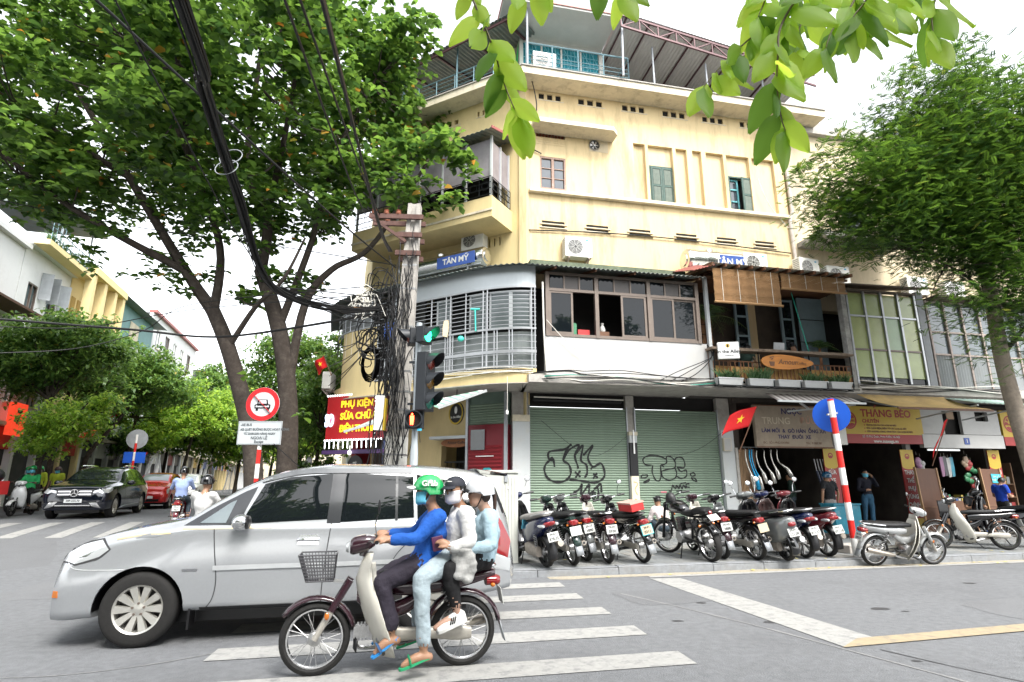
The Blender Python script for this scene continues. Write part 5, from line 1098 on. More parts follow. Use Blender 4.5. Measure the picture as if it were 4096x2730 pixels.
g = G().prism([(-.17,-.07,2.98),(.17,-.07,2.98),(.17,-.07,3.06),(.12,-.07,3.07),(.1,-.07,3.17),(-.1,-.07,3.17),(-.12,-.07,3.07),(-.17,-.07,3.06)], (0,.004,0)); g.obj('car_mark', BLACK, nc)
G().prism([(-.09,-.074,3.08),(.09,-.074,3.08),(.075,-.074,3.155),(-.075,-.074,3.155)], (0,.003,0)).obj('car_mark_window', MATS['sign_white_face'], nc)
G().bx(-.1,.1,-.074,-.072,3.0,3.03).obj('car_mark_grille', MATS['sign_white_face'], nc)
for x in (-.14,.1): G().bx(x,x+.05,-.07,-.066,2.93,2.98).obj('car_mark_wheel', BLACK, nc)
for x in (-.125,.125): g = G().lathe([(0,0),(.022,0)], 10, ax='y'); g.obj('car_mark_lamp', MATS['sign_white_face'], nc, loc=(x,-.075,3.02))
G().bar((-.2,-.078,3.27),(.2,-.078,2.87), .004, .055, up=(0,1,0)).obj('slash', RR, nc)
G().bx(-.47,.47,-.07,-.055,2.2,2.7).obj('plate', mat('plate_face', (.42,.45,.46), .45, var=.04), nc)
g = G(); g.bx(-.46,.46,-.074,-.072,2.21,2.22); g.bx(-.46,.46,-.074,-.072,2.68,2.69); g.bx(-.46,-.45,-.074,-.072,2.22,2.68); g.bx(.45,.46,-.074,-.072,2.22,2.68); g.obj('plate_border', GREYM, nc)
GTX = mat('sign_grey_text', (.07,.08,.09), .6)
for s, z, sz, al, x in (('-XE BUS',2.62,.075,'LEFT',-.42),('-XE QUÉT ĐƯỜNG ĐƯỢC HOẠT ĐỘNG',2.52,.065,'LEFT',-.43),('TỪ 22:00-5:00 HÀNG NGÀY',2.43,.062,'CENTER',0),('NGOẠI LỆ',2.34,.085,'CENTER',0),('Except',2.26,.08,'CENTER',0)): text(s, sz, GTX, nc, front(x,-.073,z), align=al, bold=.0018, sx=.9)
# round blue sign seen from behind on the striped pole
bs = thing('blue_sign_pole', 'red and white striped pole with the back of a round blue sign', 'road sign', FP(5.6,-4.78,.13), FA); bs.rotation_euler = (0, radians(-2.2), FA)
striped(bs, 3.1, .06, .34, 1); g = G().lathe([(0,-.008),(.355,-.008),(.355,.008),(0,.008)], 36, ax='y'); o = g.obj('disc', mat('sign_blue_back', (.01,.09,.5), .4, var=.06), bs, loc=(.05,.1,2.78)); o.rotation_euler.z = radians(-48)
G().bar((-.12,.02,2.78),(.18,.02,2.82), .04, .035).obj('clamp', STEEL, bs)
# grey electrical cabinet behind the van
ec = thing('electric_cabinet', 'pale grey ribbed electrical cabinet standing behind the silver van', 'cabinet', (-.32,10.95,.13), FA); G().bx(-.4,.4,-.2,.2,0,1.58).obj('body', mat('cabinet_grey', (.47,.48,.44), .55, var=.05), ec, bevel=.01); G().bx(-.43,.43,-.23,.23,1.583,1.63).obj('lid', MATS['cabinet_grey'], ec)
for k in range(5): G().bx(.1+.06*k,.12+.06*k,-.212,-.202,.1,1.5).obj('rib', MATS['cabinet_grey'], ec)
G().bx(.14,.2,-.235,-.213,1.42,1.56).obj('padlock', GREYM, ec); G().bx(.2,.25,-.214,-.213,1.3,1.33).obj('sticker', WHITEP, ec)
# ---------------------------------------------------------------- overhead cables
def cable(P, rad, label, m=CABLE, name='overhead_cable', n=7, group='overhead cables'):
 Q = catmull(P, 8) if len(P) > 2 else P; b = Vector(Q[-1]); o = G().tube([Vector(p)-b for p in Q], rad, n).obj(name, m, smooth=True, loc=b, label=label, cat='cable', group=group); return o
bd = [(-.9,-2.5,5.1), (-2.06,2.90,4.44), (-2.44,3.90,4.59), (-2.98,5.60,4.61), (-3.28,7.40,4.18), (-3.0,9.6,4.55), (-2.5,10.9,5.0)]
cbn = thing('cable_bundle', 'thick bundle of black cables sagging across the big tree to the pole', 'cable bundle', bd[-1]); r = random.Random(5)
for i in range(26):
 a = r.uniform(0,2*pi); q = r.uniform(.1,1)*.065; ph = r.uniform(0,6)
 P = [Vector(p)-Vector(bd[-1])+Vector((q*cos(a+.5*k+ph*.1), 0, q*sin(a+.5*k)*1.0-.02*r.random()*k)) for k, p in enumerate(bd)]
 G().tube(catmull(P, 7), r.uniform(.006,.011), 5).obj('strand', CABLE if i != 3 else mat('cable_orange', (.4,.2,.07), .6), cbn, smooth=True)
for k, e in ((.0,0),(.12,.1)):
 c = Vector((-2.88,5.15,4.63))-Vector(bd[-1]); G().tube([c+Vector((.11*cos(q*pi/10)+e*.3, .05*sin(q*pi/10), .11*sin(q*pi/10)+k)) for q in range(21)], .005, 5).obj('ring', GREYM, cbn)
PT = (-2.9,10.9,6.95)
def ext(a, b, k=.9, sg=.15):
 a, b = Vector(a), Vector(b); return [a+(a-b)*k, a.lerp(b,.5)+Vector((0,0,-sg)), b]
cable(ext((-1.89,4.00,5.53), (-3.05,10.85,6.95)), .013, 'left of the twin cables dropping to the crossarm of the pole'); cable(ext((-1.76,4.00,5.53), (-2.75,10.85,6.95)), .013, 'right of the twin cables dropping to the crossarm of the pole')
for i, c_ in enumerate(('black outer','brown middle','black inner')): cable(ext((-1.46,3.80,5.33), (-2.5+.03*i,10.8,6.1), .9, .3+.03*i), .016, c_+' strand of the heavy triple cable reaching the pole below the crossarm', CABLE if i != 1 else mat('cable_brown', (.07,.035,.02), .6))
cable(ext((-3.47,4.00,5.53), (-2.35,10.8,5.75), .6, .1), .014, 'long single cable slanting down through the tree to the pole')
cable(ext((-3.30,4.00,5.53), (-4.05,9.00,4.78), .6, .2), .008, 'thin cable hanging left of the thick bundle')
cable([(-13.83,14.00,8.94), (-10.54,14.50,8.41), (-7.12,15.00,8.11), (-2.4,11.05,5.9)], .012, 'thin cable running level below the crown to the pole')
cable([(-12.38,13.00,5.32), (-9.72,14.00,5.32), (-7.52,14.50,5.26), (-2.45,11.05,4.9)], .03, 'thick black cable from the left houses to the pole')
cable([(-12.34,13.00,5.13), (-10.84,14.00,5.38), (-8.83,15.00,6.15), (-2.45,11.05,5.3)], .012, 'thin cable just under the thick cable from the left houses')
cable([(-12.19,13.00,4.47), (-10.96,14.00,4.83), (-10.05,15.00,5.56), (-9.14,15.50,6.46), (-2.5,11.1,5.5)], .012, 'drooping cable crossing in front of the left houses')
for i in range(5): cable([(-3.35,7.60,4.22), (-2.9,9.0+.2*i,4.6-.06*i), (-2.5,10.85,5.1-.12*i)], .01, ['topmost','second','middle','fourth','lowest'][i]+' of five short black cables tying the sagging bundle to the pole')
for i in range(6): cable([(-2.35,11,5.2-.1*i), (-3.8,13.6,4.9-.12*i+.1*(i % 2)), (-5.6,17.2,5.6-.3*i)], .011, ['topmost','second','third','fourth','fifth','lowest'][i]+' of six black cables slung from the pole to the corner balcony end')
for i in range(9):     # cables draped along the balcony slab edges
 zz = 4.02+.03*i; P = [FP(.3+.95*k, -1.55-.02*(i % 3), zz-.05*sin(k*1.3+i)-(.06 if k in (3,4) else 0)) for k in range(6)]
 cable([CM @ Vector((3.2,-1.35,4.05))] + P, .012, ['black','white','thick black','green','pale','sagging black','loose pale','lower black','tight black'][i]+' cable draped along the edge under the white wall', [CABLE, CABLEW, CABLE, CABLEG, CABLEW, CABLE, CABLEW, CABLE, CABLE][i], 'draped_cable', 5, 'cables draped along the balcony edges')
for i in range(6):
 P = [FP(9.45+.8*k, -1.46-.02*(i % 3), 4.12+.03*i-.07*sin(k*.9+i)) for k in range(8)]
 cable(P, .014, ['taut black','sagging black','pale','upper black','lowest black','second pale'][i]+' cable draped under the green window wall', [CABLE, CABLE, CABLEW][i % 3], 'draped_cable', 5, 'cables draped along the balcony edges')
for i in range(7):
 P = [(*along(.1+.6*k, -.05*INS), 4.2+.02*i+.04*sin(k+i)) for k in range(7)]
 cable(P, .01, ['lowest','second','third','fourth','fifth','sixth','topmost'][i]+' of seven wires draped along the yellow edge of the corner balcony', [CABLEW, CABLEW, CABLE][i % 3], 'draped_cable', 5, 'cables draped along the balcony edges')
cable([FP(.3,-1.4,5.6), FP(1.0,-1.42,4.9), FP(2.1,-1.45,4.3), FP(2.6,-1.5,4.15)], .009, 'tan wire pair slanting down the white wall', CABLEW, 'draped_cable', 5, 'cables draped along the balcony edges')
cable([FP(.2,-1.45,6.6), FP(.22,-1.42,5.5), FP(.25,-1.4,4.9), FP(.28,-1.45,4.2)], .025, 'white pipe down the joint between the two balconies', CABLEW, 'draped_cable', 6, 'cables draped along the balcony edges')
for i in range(3): cable([FP(4.8,-1.4,5.2-.05*i), FP(4.85,-1.5,4.8), FP(4.4-.3*i,-1.5,4.35), FP(3.9-.3*i,-1.52,4.1)], .012, ['short','longer','longest'][i]+' black wire looping off the post beside the cafe', CABLE, 'draped_cable', 5, 'cables draped along the balcony edges')
cable([FP(.1,-.04,8.7), FP(2.5,-.06,8.82), FP(5.0,-.06,8.84), FP(8.9,-.06,8.72)], .02, 'black conduit below the louvre slots of the yellow wall', CABLE, 'wall_cable', 5)
cable([FP(.2,-.35,13.75), FP(.4,-.3,12.6), FP(.12,-.1,11.6), FP(.6,-.05,11.25)], .018, 'black cable dropping from the rooftop to the brown window', CABLE, 'wall_cable', 5)
cable([FP(8.0,-.05,11.3), FP(8.3,-.06,10.4), FP(8.9,-.08,9.6)], .012, 'grey wire down the wall beside the open shutter', CABLEW, 'wall_cable', 5)
cable([FP(.1,-1.5,3.0), FP(1.6,-.8,2.2), FP(2.9,-.1,2.75)], .006, 'thin wire across the left green shutter', CABLE, 'wall_cable', 5); cable([FP(3.2,-.1,2.2), FP(4.6,-.6,2.35), FP(5.9,-.5,3.1)], .006, 'thin wire across the right green shutter', CABLE, 'wall_cable', 5)
o = thing('hanging_socket', 'white lamp socket hanging on a wire under the corner balcony', 'lamp', (-.12,13.9,3.25)); G().tube([(0,0,0),(.01,0,.35),(0,.1,.85)], .006, 5).obj('wire', CABLEW, o); G().lathe([(0,-.1),(.03,-.1),(.035,-.03),(.02,0),(0,0)], 10).obj('socket', WHITEP, o, smooth=True)
# flags
FLAGR = mat('flag_red', (.62,.01,.012), .7, var=.08, scale=4); FLAGY = mat('flag_star', (.85,.55,.03), .7)
def flag(P, rz, pole, w_, h, label, droop=.5, lean=(.5,0,1), star=True):
 t = thing('flag', label, 'flag', P, rz, 'red flags with a yellow star'); d = Vector(lean).normalized(); G().cyl((0,0,0), d*pole, .014, n=6).obj('staff', WOODD, t)
 top = d*pole; n, m_ = 12, 8; V = []; pos = {}
 for i in range(n+1):
  for j in range(m_+1):
   u, v = i/n, j/m_; p = top-d*(v*h)+Vector((-w_*u*(1-droop*.35), .06*sin(u*7+v*2)*u, -droop*w_*u*u*.9-.03*sin(u*5))); V.append(p)
 q = [(i*(m_+1)+j, (i+1)*(m_+1)+j, (i+1)*(m_+1)+j+1, i*(m_+1)+j+1) for i in range(n) for j in range(m_)]
 g = G().add(V, q); o = g.obj('cloth', FLAGR, t, smooth=True); o.modifiers.new('s','SOLIDIFY').thickness = .004
 if star:
  def at(u, v): return top-d*(v*h)+Vector((-w_*u*(1-droop*.35), .06*sin(u*7+v*2)*u, -droop*w_*u*u*.9-.03*sin(u*5)))
  pts = [(.5+.24*h/w_*(1 if k % 2 == 0 else .4)*sin(k*pi/5), .5-.24*(1 if k % 2 == 0 else .4)*cos(k*pi/5)) for k in range(10)]
  for e in (-.012, .012):
   c = at(.5,.5)+Vector((0,e,0)); vs = [c]+[at(a,b)+Vector((0,e,0)) for a, b in pts]; G().add(vs, [(0,1+k,1+(k+1) % 10) for k in range(10)]).obj('star', FLAGY, t)
 return t
flag(FP(5.6,-1.2,2.3), FA, 1.4, .95, .62, 'red flag with yellow star on the pillar beside the beige sign', .35, (.46,-.05,.9)); flag(FP(12.05,-.9,2.0), FA, 1.55, .75, .55, 'red flag with yellow star hanging beside the white fascia', 1.1, (.45,-.1,.9))
flag(Vector((-5.35,16.6,4.6)), CA, .75, .5, .4, 'small red flag on the end of the corner balcony', .6, (-.5,0,.85)); flag(LM @ Vector((9.0,-.5,2.2)), SA-1.2, 1.5, .9, .6, 'red flag among the delivery riders', .5, (.5,0,.9)); flag(LM @ Vector((17,-.6,4.2)), SA-1.2, 1.5, .9, .6, 'red flag above the shop shutters behind the street trees', .5, (.5,0,.9)); flag(LM @ Vector((26,-.6,2.6)), SA-1.2, 1.7, 1.0, .7, 'red flag with yellow star far behind the white sedan', 1.0, (.3,0,.95)); flag(LM @ Vector((14,-.6,2.9)), SA-1.0, 1.2, .8, .5, 'red flag by the grey round sign', .4, (.5,0,.9))
o = thing('grey_sign_pole', 'back of a round grey sign over a blue plate behind the black car', 'road sign', (-17.6,27,.5), .3); striped(o, 3.2, .05, .4, 0); g = G().lathe([(0,0),(.45,0),(.45,.02),(0,.02)], 28, ax='y'); g.obj('disc', GREYM, o, loc=(0,.07,3.0)); G().bx(-.45,.45,.06,.08,1.9,2.4).obj('plate', MATS['sign_blue_back'], o)
for k, (x, y) in enumerate(((-19.0,31),(-24.0,50))):
 o = thing('tree_guard', 'grey steel prop around a young trunk ' + ('behind the red car' if k == 0 else 'far down the side street'), 'tree guard', (x,y,.5)); g = G()
 for a in range(3): g.bar((.7*cos(a*2.1),.7*sin(a*2.1),0),(.15*cos(a*2.1),.15*sin(a*2.1),2.3), .06, .06)
 g.obj('legs', GREYM, o)
# ================================================================ trees
BARKT = mat('tree_bark', (.045,.035,.028), .95, var=.35, scale=9, bump=.8, grime=(.12,.1,.085), gs=5, gamt=.6)
HEX = np.array([(0,-.03),(.38,-.34),(.78,-.45),(1.0,0),(.78,.45),(.38,.34)])
HEX2 = np.array([(0,-.04),(.3,-.42),(.7,-.36),(1.0,0),(.7,.36),(.3,.42)])
def leaves(C, per, size, wid, rng, el=(-.25,.55), shape=HEX, droop=0., spread=.05):
 """rosettes: at every point of C, per leaves radiating round it -> vertices, hexagon faces, random value"""
 n = len(C)*per; c = np.repeat(C, per, 0)+rng.normal(0, spread, (n,3)); az = (np.tile(np.arange(per), len(C))*2*pi/per)+np.repeat(rng.uniform(0,6.3,len(C)),per)+rng.normal(0,.35,n)
 e = rng.uniform(el[0], el[1], n)-droop; d = np.stack([np.cos(az)*np.cos(e), np.sin(az)*np.cos(e), np.sin(e)],1)
 s = np.stack([-np.sin(az), np.cos(az), np.zeros(n)],1)+rng.normal(0,.25,(n,3)); s -= d*(s*d).sum(1)[:,None]; s /= np.linalg.norm(s,axis=1)[:,None]
 L = size*rng.uniform(.65,1.2,n)[:,None]; u = shape[:,0]; v = shape[:,1]; nr = np.cross(d, s)
 V = c[:,None,:]+d[:,None,:]*(u[None,:,None]*L[:,None,:])+s[:,None,:]*(v[None,:,None]*L[:,None,:]*wid)+nr[:,None,:]*((np.abs(v)*.35-u*u*.25)[None,:,None]*L[:,None,:])
 k = len(shape); return V.reshape(-1,3), np.arange(n*k).reshape(n,k), rng.random(n)
def blobs(E, dens, rng, shell=.35, zmin=None):
 """points inside ellipsoids (cx,cy,cz,rx,ry,rz), thinner towards the middle, gathered in uneven clumps"""
 out = []
 for cx,cy,cz,rx,ry,rz in E:
  n = int(dens*4.19*rx*ry*rz); m = max(4, n//14); d = rng.normal(0,1,(m,3)); d /= np.linalg.norm(d,axis=1)[:,None]; rad = rng.uniform(shell,1,m)**.6
  hub = d*rad[:,None]*np.array([rx,ry,rz]); p = hub[rng.integers(0,m,n)]+rng.normal(0,1,(n,3))*np.array([.42,.42,.2])*min(1,rx/2.2); out.append(p+np.array([cx,cy,cz]))
 P = np.concatenate(out); return P if zmin is None else P[P[:,2] > zmin]
def limb(g, P, r0, r1, n=8, k=6): Q = catmull(P, k); g.tube(Q, [lerp(r0, r1, (i/(len(Q)-1))**.8) for i in range(len(Q))], n)
LEAFB = leafmat('almond_leaf', (.02,.058,.014), (.105,.215,.032), (.45,.22,.03), .4, .3)
TB = Vector((-6.85,16.1,.25)); rng = np.random.default_rng(3)
bt = thing('almond_tree', 'huge broad-leaved tree with forked dark trunk beside the no car sign', 'tree', TB)
def rel(P): return [Vector(p)-TB for p in P]
T1 = [(-6.9,16,0.1),(-7.15,16,2.2),(-7.5,16,3.5),(-8.2,16,5.3),(-8.76,16,6.4)]; T2 = [(-6.35,16.4,0.1),(-6.35,16.4,2.2),(-6.45,16.2,4.1),(-6.8,16,5.9),(-7.5,16,7.7)]
LB_ = [([T1[-1],(-9.5,15.6,7.5),(-11.2,15,10.2),(-13,14.5,13)],.26,.07),([T1[-1],(-8.5,15.4,8.2),(-9.2,14.5,10.5),(-10.4,13.5,13.5)],.2,.05),([T2[-1],(-7.4,15.8,9.4),(-8.1,15.6,11),(-7.8,15,14.5)],.24,.07),([T2[2],(-6.1,16,6.6),(-5.4,16,7.7),(-4.3,16,8.4),(-3.0,15.5,10.2),(-2.1,15,11.4)],.2,.04),
       ([T2[3],(-5.9,15.6,8.5),(-5.2,15,11),(-4,14.5,13.2)],.17,.04),([(-9.5,15.6,7.5),(-12,14.2,8.8),(-14.5,13.5,10.8)],.17,.04),([(-8.1,15.6,11),(-10.5,16.5,13),(-13.5,17,15)],.14,.04),([(-7.4,15.8,9.4),(-6.2,13.8,11.2),(-5.4,12.4,13.4)],.14,.04),([(-11.2,15,10.2),(-13,13.5,11.2),(-15.8,12.8,13.4)],.13,.03),([T1[3],(-7.3,15.5,6.4),(-6.4,15,7.0),(-5.8,14.8,8.2)],.12,.03),([(-9.2,14.5,10.5),(-8.6,12.5,12),(-8.4,11,13.6)],.12,.03)]
g = G(); limb(g, rel(T1), .27, .2, 12); g.obj('trunk', BARKT, bt, smooth=True); g = G(); limb(g, rel(T2), .32, .21, 12); g.obj('trunk', BARKT, bt, smooth=True)
for P, a, b in LB_: g = G(); limb(g, rel(P), a*.78, b, 8); g.obj('limb', BARKT, bt, smooth=True)
CE = [(-8.5,15,13.6,5.6,4.8,4.6),(-13.4,14.5,13,4.6,4.6,3.9),(-4.3,15,12.6,2.6,3.2,2.6),(-6.2,15,9.3,2.4,2.2,1.3),(-2.6,14.7,10.6,1.5,1.4,1.0),(-3.2,14.6,9.2,1.2,1.2,.7),(-10,13.5,10.3,3.6,2.6,1.6),(-16,14,12.2,2.6,3.6,2.8),(-8,11.5,13.4,3.6,2.4,2.0),(-11.2,15.2,8.6,1.6,1.4,.6),(-3.4,14.8,14.2,1.3,1.6,1.0),(-9.6,15.4,7.3,.9,.9,.4),(-6.4,15.2,7.0,.8,.7,.5),(-7.2,15.3,4.2,.5,.5,.3),(-6.0,15.5,3.5,.6,.5,.35),(-6.6,15.5,8.4,2.6,1.8,1.4),(-8.4,15.5,8.7,1.7,1.5,1.2),(-4.6,15.3,9.2,1.6,1.5,1.2),(-11.5,14.8,9.6,2.6,2,1.1),(-14.5,14,10.2,2.4,2.4,1.3),(-1.9,14.4,9.6,1.3,1.1,.8),(-3.0,14.5,10.0,1.6,1.3,1.0),(-1.2,14.2,9.9,.7,.6,.4),(-10.6,15.6,7.9,1.5,1.2,.55),(-8.8,15.8,7.0,1.2,1,.5),(-7.6,15.6,7.4,1.2,1,.8)]
PC = blobs(CE, 4.2, rng); twig = G(); idx = rng.choice(len(PC), 260, False)
skel = [Vector(q) for P, a, b in LB_ for q in catmull(P, 6)[3:]]
for i in idx:
 p = Vector(PC[i]); q = min(skel, key=lambda s: (s-p).length); mdl = q.lerp(p,.5)+Vector((0,0,-.15*(p-q).length)); twig.tube(catmull([q-TB, mdl-TB, p-TB], 3), [.035,.03,.026,.022,.018,.014,.01], 5)
tag(twig.obj('twigs', BARKT, bt), kind='stuff')
V, Q, rn = leaves(PC, 8, .275, .62, rng, spread=.06); o = put('crown', fast_mesh('crown', V-np.array(TB), Q, LEAFB, rn), None, bt, kind='stuff')
print('almond leaves', len(Q))
# feathery tree on the right
LEAFF = leafmat('feather_leaf', (.008,.032,.008), (.075,.17,.018), (.3,.34,.06), .3, .45)
def fronds(P, L, pairs, rng, ll=.05, lw=.016, droop=.35):
 n = len(P); az = rng.uniform(0,2*pi,n); e = rng.uniform(-.5,.5,n); d = np.stack([np.cos(az)*np.cos(e), np.sin(az)*np.cos(e), np.sin(e)],1); s = np.stack([-np.sin(az), np.cos(az), np.zeros(n)],1)
 Ls = L*rng.uniform(.6,1.2,n); Vs = []; R_ = rng.random(n); rr = []
 for k in range(pairs):
  t = (k+1)/pairs; c = P+d*(Ls*t)[:,None]; c[:,2] -= Ls*t*t*droop
  w_ = ll*(1-.5*abs(t-.45)*2*.6); ll_ = w_*Ls/L
  for sg in (-1,1):
   a = s*sg*.9+d*.45; a[:,2] -= .25; a /= np.linalg.norm(a,axis=1)[:,None]; b = d*lw
   Vs.append(np.stack([c-b*.3, c+a*(ll_*.55)[:,None]-b*.9, c+a*ll_[:,None], c+a*(ll_*.5)[:,None]+b*.9],1)); rr.append(R_)
 V = np.concatenate(Vs).reshape(-1,3); return V, np.arange(len(V)).reshape(-1,4), np.concatenate(rr)
FB = Vector((11.9,13.1,.13)); ft = thing('feathery_tree', 'slim pale-trunked tree with feathery leaves in front of the grey clad bay', 'tree', FB)
def relf(P): return [Vector(p)-FB for p in P]
BARKP = mat('pale_bark', (.24,.2,.16), .95, var=.25, scale=9, bump=.6)
g = G(); limb(g, relf([(11.9,13.1,.05),(11.65,13.05,2.0),(11.45,13,4.2),(11.5,13,6.2),(11.3,13,7.6)]), .2, .13, 10); g.obj('trunk', BARKP, ft, smooth=True)
FL = [([(11.5,13,6.2),(10.6,12.8,7.6),(9.2,12.6,8.4),(7.8,12.4,8.6)],.09,.02),([(11.3,13,7.6),(11,12.9,9.3),(10.8,12.8,11)],.1,.02),([(11.5,13,6.4),(12.6,13,8.2),(13.6,13,10.2)],.09,.02),([(11.45,13,4.4),(12.2,12.6,5.4),(13.2,12.4,6.4)],.06,.02),([(11.4,13,7.0),(9.9,13.2,8.9),(9.2,13.2,10.4)],.07,.02),([(11.45,13,5.4),(10.7,12.6,6.2),(9.4,12.4,6.8)],.05,.015)]
for P, a, b in FL: g = G(); limb(g, relf(P), a, b, 7); g.obj('limb', BARKT, ft, smooth=True)
FE = [(10.7,12.8,8.9,2.3,2.0,1.6),(12.8,13,9.6,2.6,2.2,2.2),(8.6,12.5,8.5,1.5,1.5,1.0),(13.8,13,7.0,1.6,1.8,1.6),(9.2,12.6,7.4,1.6,1.4,.8),(10.9,12.8,11.0,1.2,1.3,1.2),(12.2,12.7,5.6,1.1,.9,.8),(11.9,12.6,4.2,.5,.5,.4),(7.9,12.4,7.6,.8,.8,.6),(12.6,12.6,3.9,.6,.5,.45),(10.9,12.5,6.6,.9,.7,.5),(9.3,12.6,8.1,1.9,1.6,1.2),(11.2,12.9,7.8,2.2,1.8,1.3),(11.2,12.8,9.8,2.4,2,1.6),(13.4,12.9,8,2,2,2.4),(13.6,13.2,5.4,1.3,1.2,1.2),(10.3,12.3,5.6,1.1,.8,1.0),(10.6,12.2,4.3,.7,.5,.7),(11.6,12.4,5.0,.9,.7,1.2),(10.0,12.4,6.6,1.2,.8,.6),(12.0,12.6,6.6,1.8,1.2,1.0),(10.8,12.4,6.6,1.4,1,.7),(12.6,12.8,5.6,1.2,.9,.9),(8.6,12.4,7.2,1.3,1,.7),(10.4,12.6,7.6,1.8,1.2,.9)]
FE += [(e[0]+e[3]*1.0*cos(a), e[1]+R.uniform(-.6,.6), e[2]+e[5]*1.0*sin(a), R.uniform(.3,.7), .6, R.uniform(.25,.55)) for e in FE[:6] for a in (.5,1.2,1.9,2.6,3.3,R.uniform(0,6))]
PF = blobs(FE, 165, rng, .1); V, Q, rn = fronds(PF, .2, 7, rng, .056, .019, .15); put('crown', fast_mesh('crown', V-np.array(FB), Q, LEAFF, rn), None, ft, kind='stuff'); print('frond quads', len(Q))
tw = G(); sk = [Vector(q) for P, a, b in FL for q in catmull(P, 5)[2:]]
for i in rng.choice(len(PF), 150, False): p = Vector(PF[i]); q = min(sk, key=lambda s: (s-p).length); tw.tube([q-FB, q.lerp(p,.5)-FB+Vector((0,0,.05)), p-FB], [.018,.012,.006], 4)
tag(tw.obj('twigs', BARKT, ft), kind='stuff')
# street trees
LM1 = leafmat('street_leaf_dark', (.03,.085,.02), (.14,.25,.05), (.3,.25,.05), .35); LM2 = leafmat('street_leaf_bright', (.07,.17,.025), (.28,.42,.06), (.5,.5,.1), .45)
def street_tree(label, base, E, m, trunk, dens=42, size=.16, r0=.14, seed=1):  # noqa
 rg = np.random.default_rng(seed); b = Vector((*base, ground_z(*base)+.1)); t = thing('street_tree', label, 'tree', b, 0, 'trees along the side street'); g = G(); limb(g, [Vector(p)-b for p in trunk], r0, r0*.5, 8); g.obj('trunk', BARKT, t, smooth=True)
 P = blobs(E, dens, rg, .25); V, Q, rn = leaves(P, 5, size, .6, rg, (-.7,.5), HEX2, .1, .08); put('crown', fast_mesh('crown', V-np.array(b), Q, m, rn), None, t, kind='stuff'); g = G(); top = Vector(trunk[-1])
 for e in E:
  for k in range(3): c = Vector(e[:3])+Vector((R.uniform(-.6,.6)*e[3], R.uniform(-.6,.6)*e[4], R.uniform(-.4,.5)*e[5])); g.tube(catmull([top-b, top.lerp(c,.5)-b+Vector((0,0,.1)), c-b], 3), [.06,.05,.04,.034,.028,.022,.016], 5)
 g.obj('limbs', BARKT, t)
street_tree('dense dark street tree over the parked delivery riders', (-17.4,21.6), [(-18.2,22,6.6,2.1,2.0,1.5),(-19.6,21.5,5.8,1.6,1.6,1.3),(-16.9,22,6.6,1.2,1.4,1.0),(-18,22.5,7.6,1.2,1.2,.7)], LM1, [(-17.4,21.6,.5),(-17.6,21.6,2.5),(-17.8,21.8,4.6)], 50, .2, seed=2)
street_tree('low bright yellow-green tree above the black car', (-16.9,20.6), [(-15.9,20.4,3.6,1.3,1.2,.85),(-16.6,20.4,3.0,1.0,.9,.6),(-14.9,20.6,4.2,.7,.8,.5)], LM2, [(-16.9,20.6,.5),(-16.8,20.6,1.8),(-16.4,20.5,2.8)], 110, .16, .06, seed=3)
street_tree('round street tree with crooked trunk behind the black car', (-20.6,28.4), [(-20,30,7.0,2.2,2.0,1.5),(-18.6,30,6.4,1.6,1.6,1.2),(-21.6,30,6.0,1.3,1.4,.9)], LM1, [(-21.0,29,.5),(-21.3,29,2.6),(-20.4,29.4,4.4),(-20,30,5.8)], 40, .22, seed=4)
street_tree('bright green street tree before the far shops', (-20.4,36), [(-20,36,5.6,2.2,2.0,1.4),(-18.6,36,5.2,1.5,1.5,1.2),(-21.6,35.5,4.2,1.2,1.2,.8),(-20,36,7.0,1.4,1.4,.8)], LM2, [(-20.4,36,.5),(-20.3,36,2.4),(-20,36,4.2)], 40, .22, seed=5)
street_tree('tall pale street tree far down the side street', (-26,50), [(-25.6,50,9.0,3.6,3.4,2.4),(-23.4,50,8.0,2.4,2.4,2.0)], LM1, [(-26,50,.5),(-25.8,50,3.5),(-25.6,50,7)], 16, .32, seed=6)
street_tree('far street tree beyond the tall pale one', (-30,66), [(-29,66,8,4,4,3.2),(-25.5,66,7.4,3,3,3)], LM2, [(-30,66,.5),(-29.6,66,3),(-29,66,6)], 10, .4, seed=7)
street_tree('dark leafy tree behind the forked trunk', (-12.4,31), [(-12.1,31,7.0,2.6,2.4,2.6),(-10.4,30,5.6,1.9,1.9,2.0),(-12.6,30,4.2,1.7,1.6,1.4),(-9.4,29.5,8.0,1.5,1.5,1.2)], LM1, [(-12.4,31,.5),(-12.3,31,3),(-12.1,31,5.4)], 42, .22, .2, seed=8)
street_tree('leafy tree against the side wall of the corner house', (-8.6,25.5), [(-8.5,25.5,4.4,1.3,1.5,1.4),(-8.8,25,2.6,1.0,1.1,1.1),(-8.2,25,6.2,1.2,1.3,1.2)], LM1, [(-8.6,25.5,.5),(-8.6,25.5,2),(-8.5,25.5,3.6)], 60, .2, .13, seed=9)
street_tree('street tree on the corner side further down the side street', (-15.8,43), [(-15.6,43,6.6,2.8,2.6,2.6),(-13.6,43,5.0,2,2,2)], LM2, [(-15.8,43,.5),(-15.7,43,3),(-15.6,43,5)], 24, .28, .2, seed=10)
street_tree('thin dark-trunked tree behind the white sedan', (-22.4,42), [(-22,42,6.4,2.0,1.8,1.5),(-23.6,42,5.4,1.4,1.4,1.1)], LM1, [(-22.4,42,.5),(-22.6,42,2.6),(-22,42,5)], 32, .25, .12, seed=11)
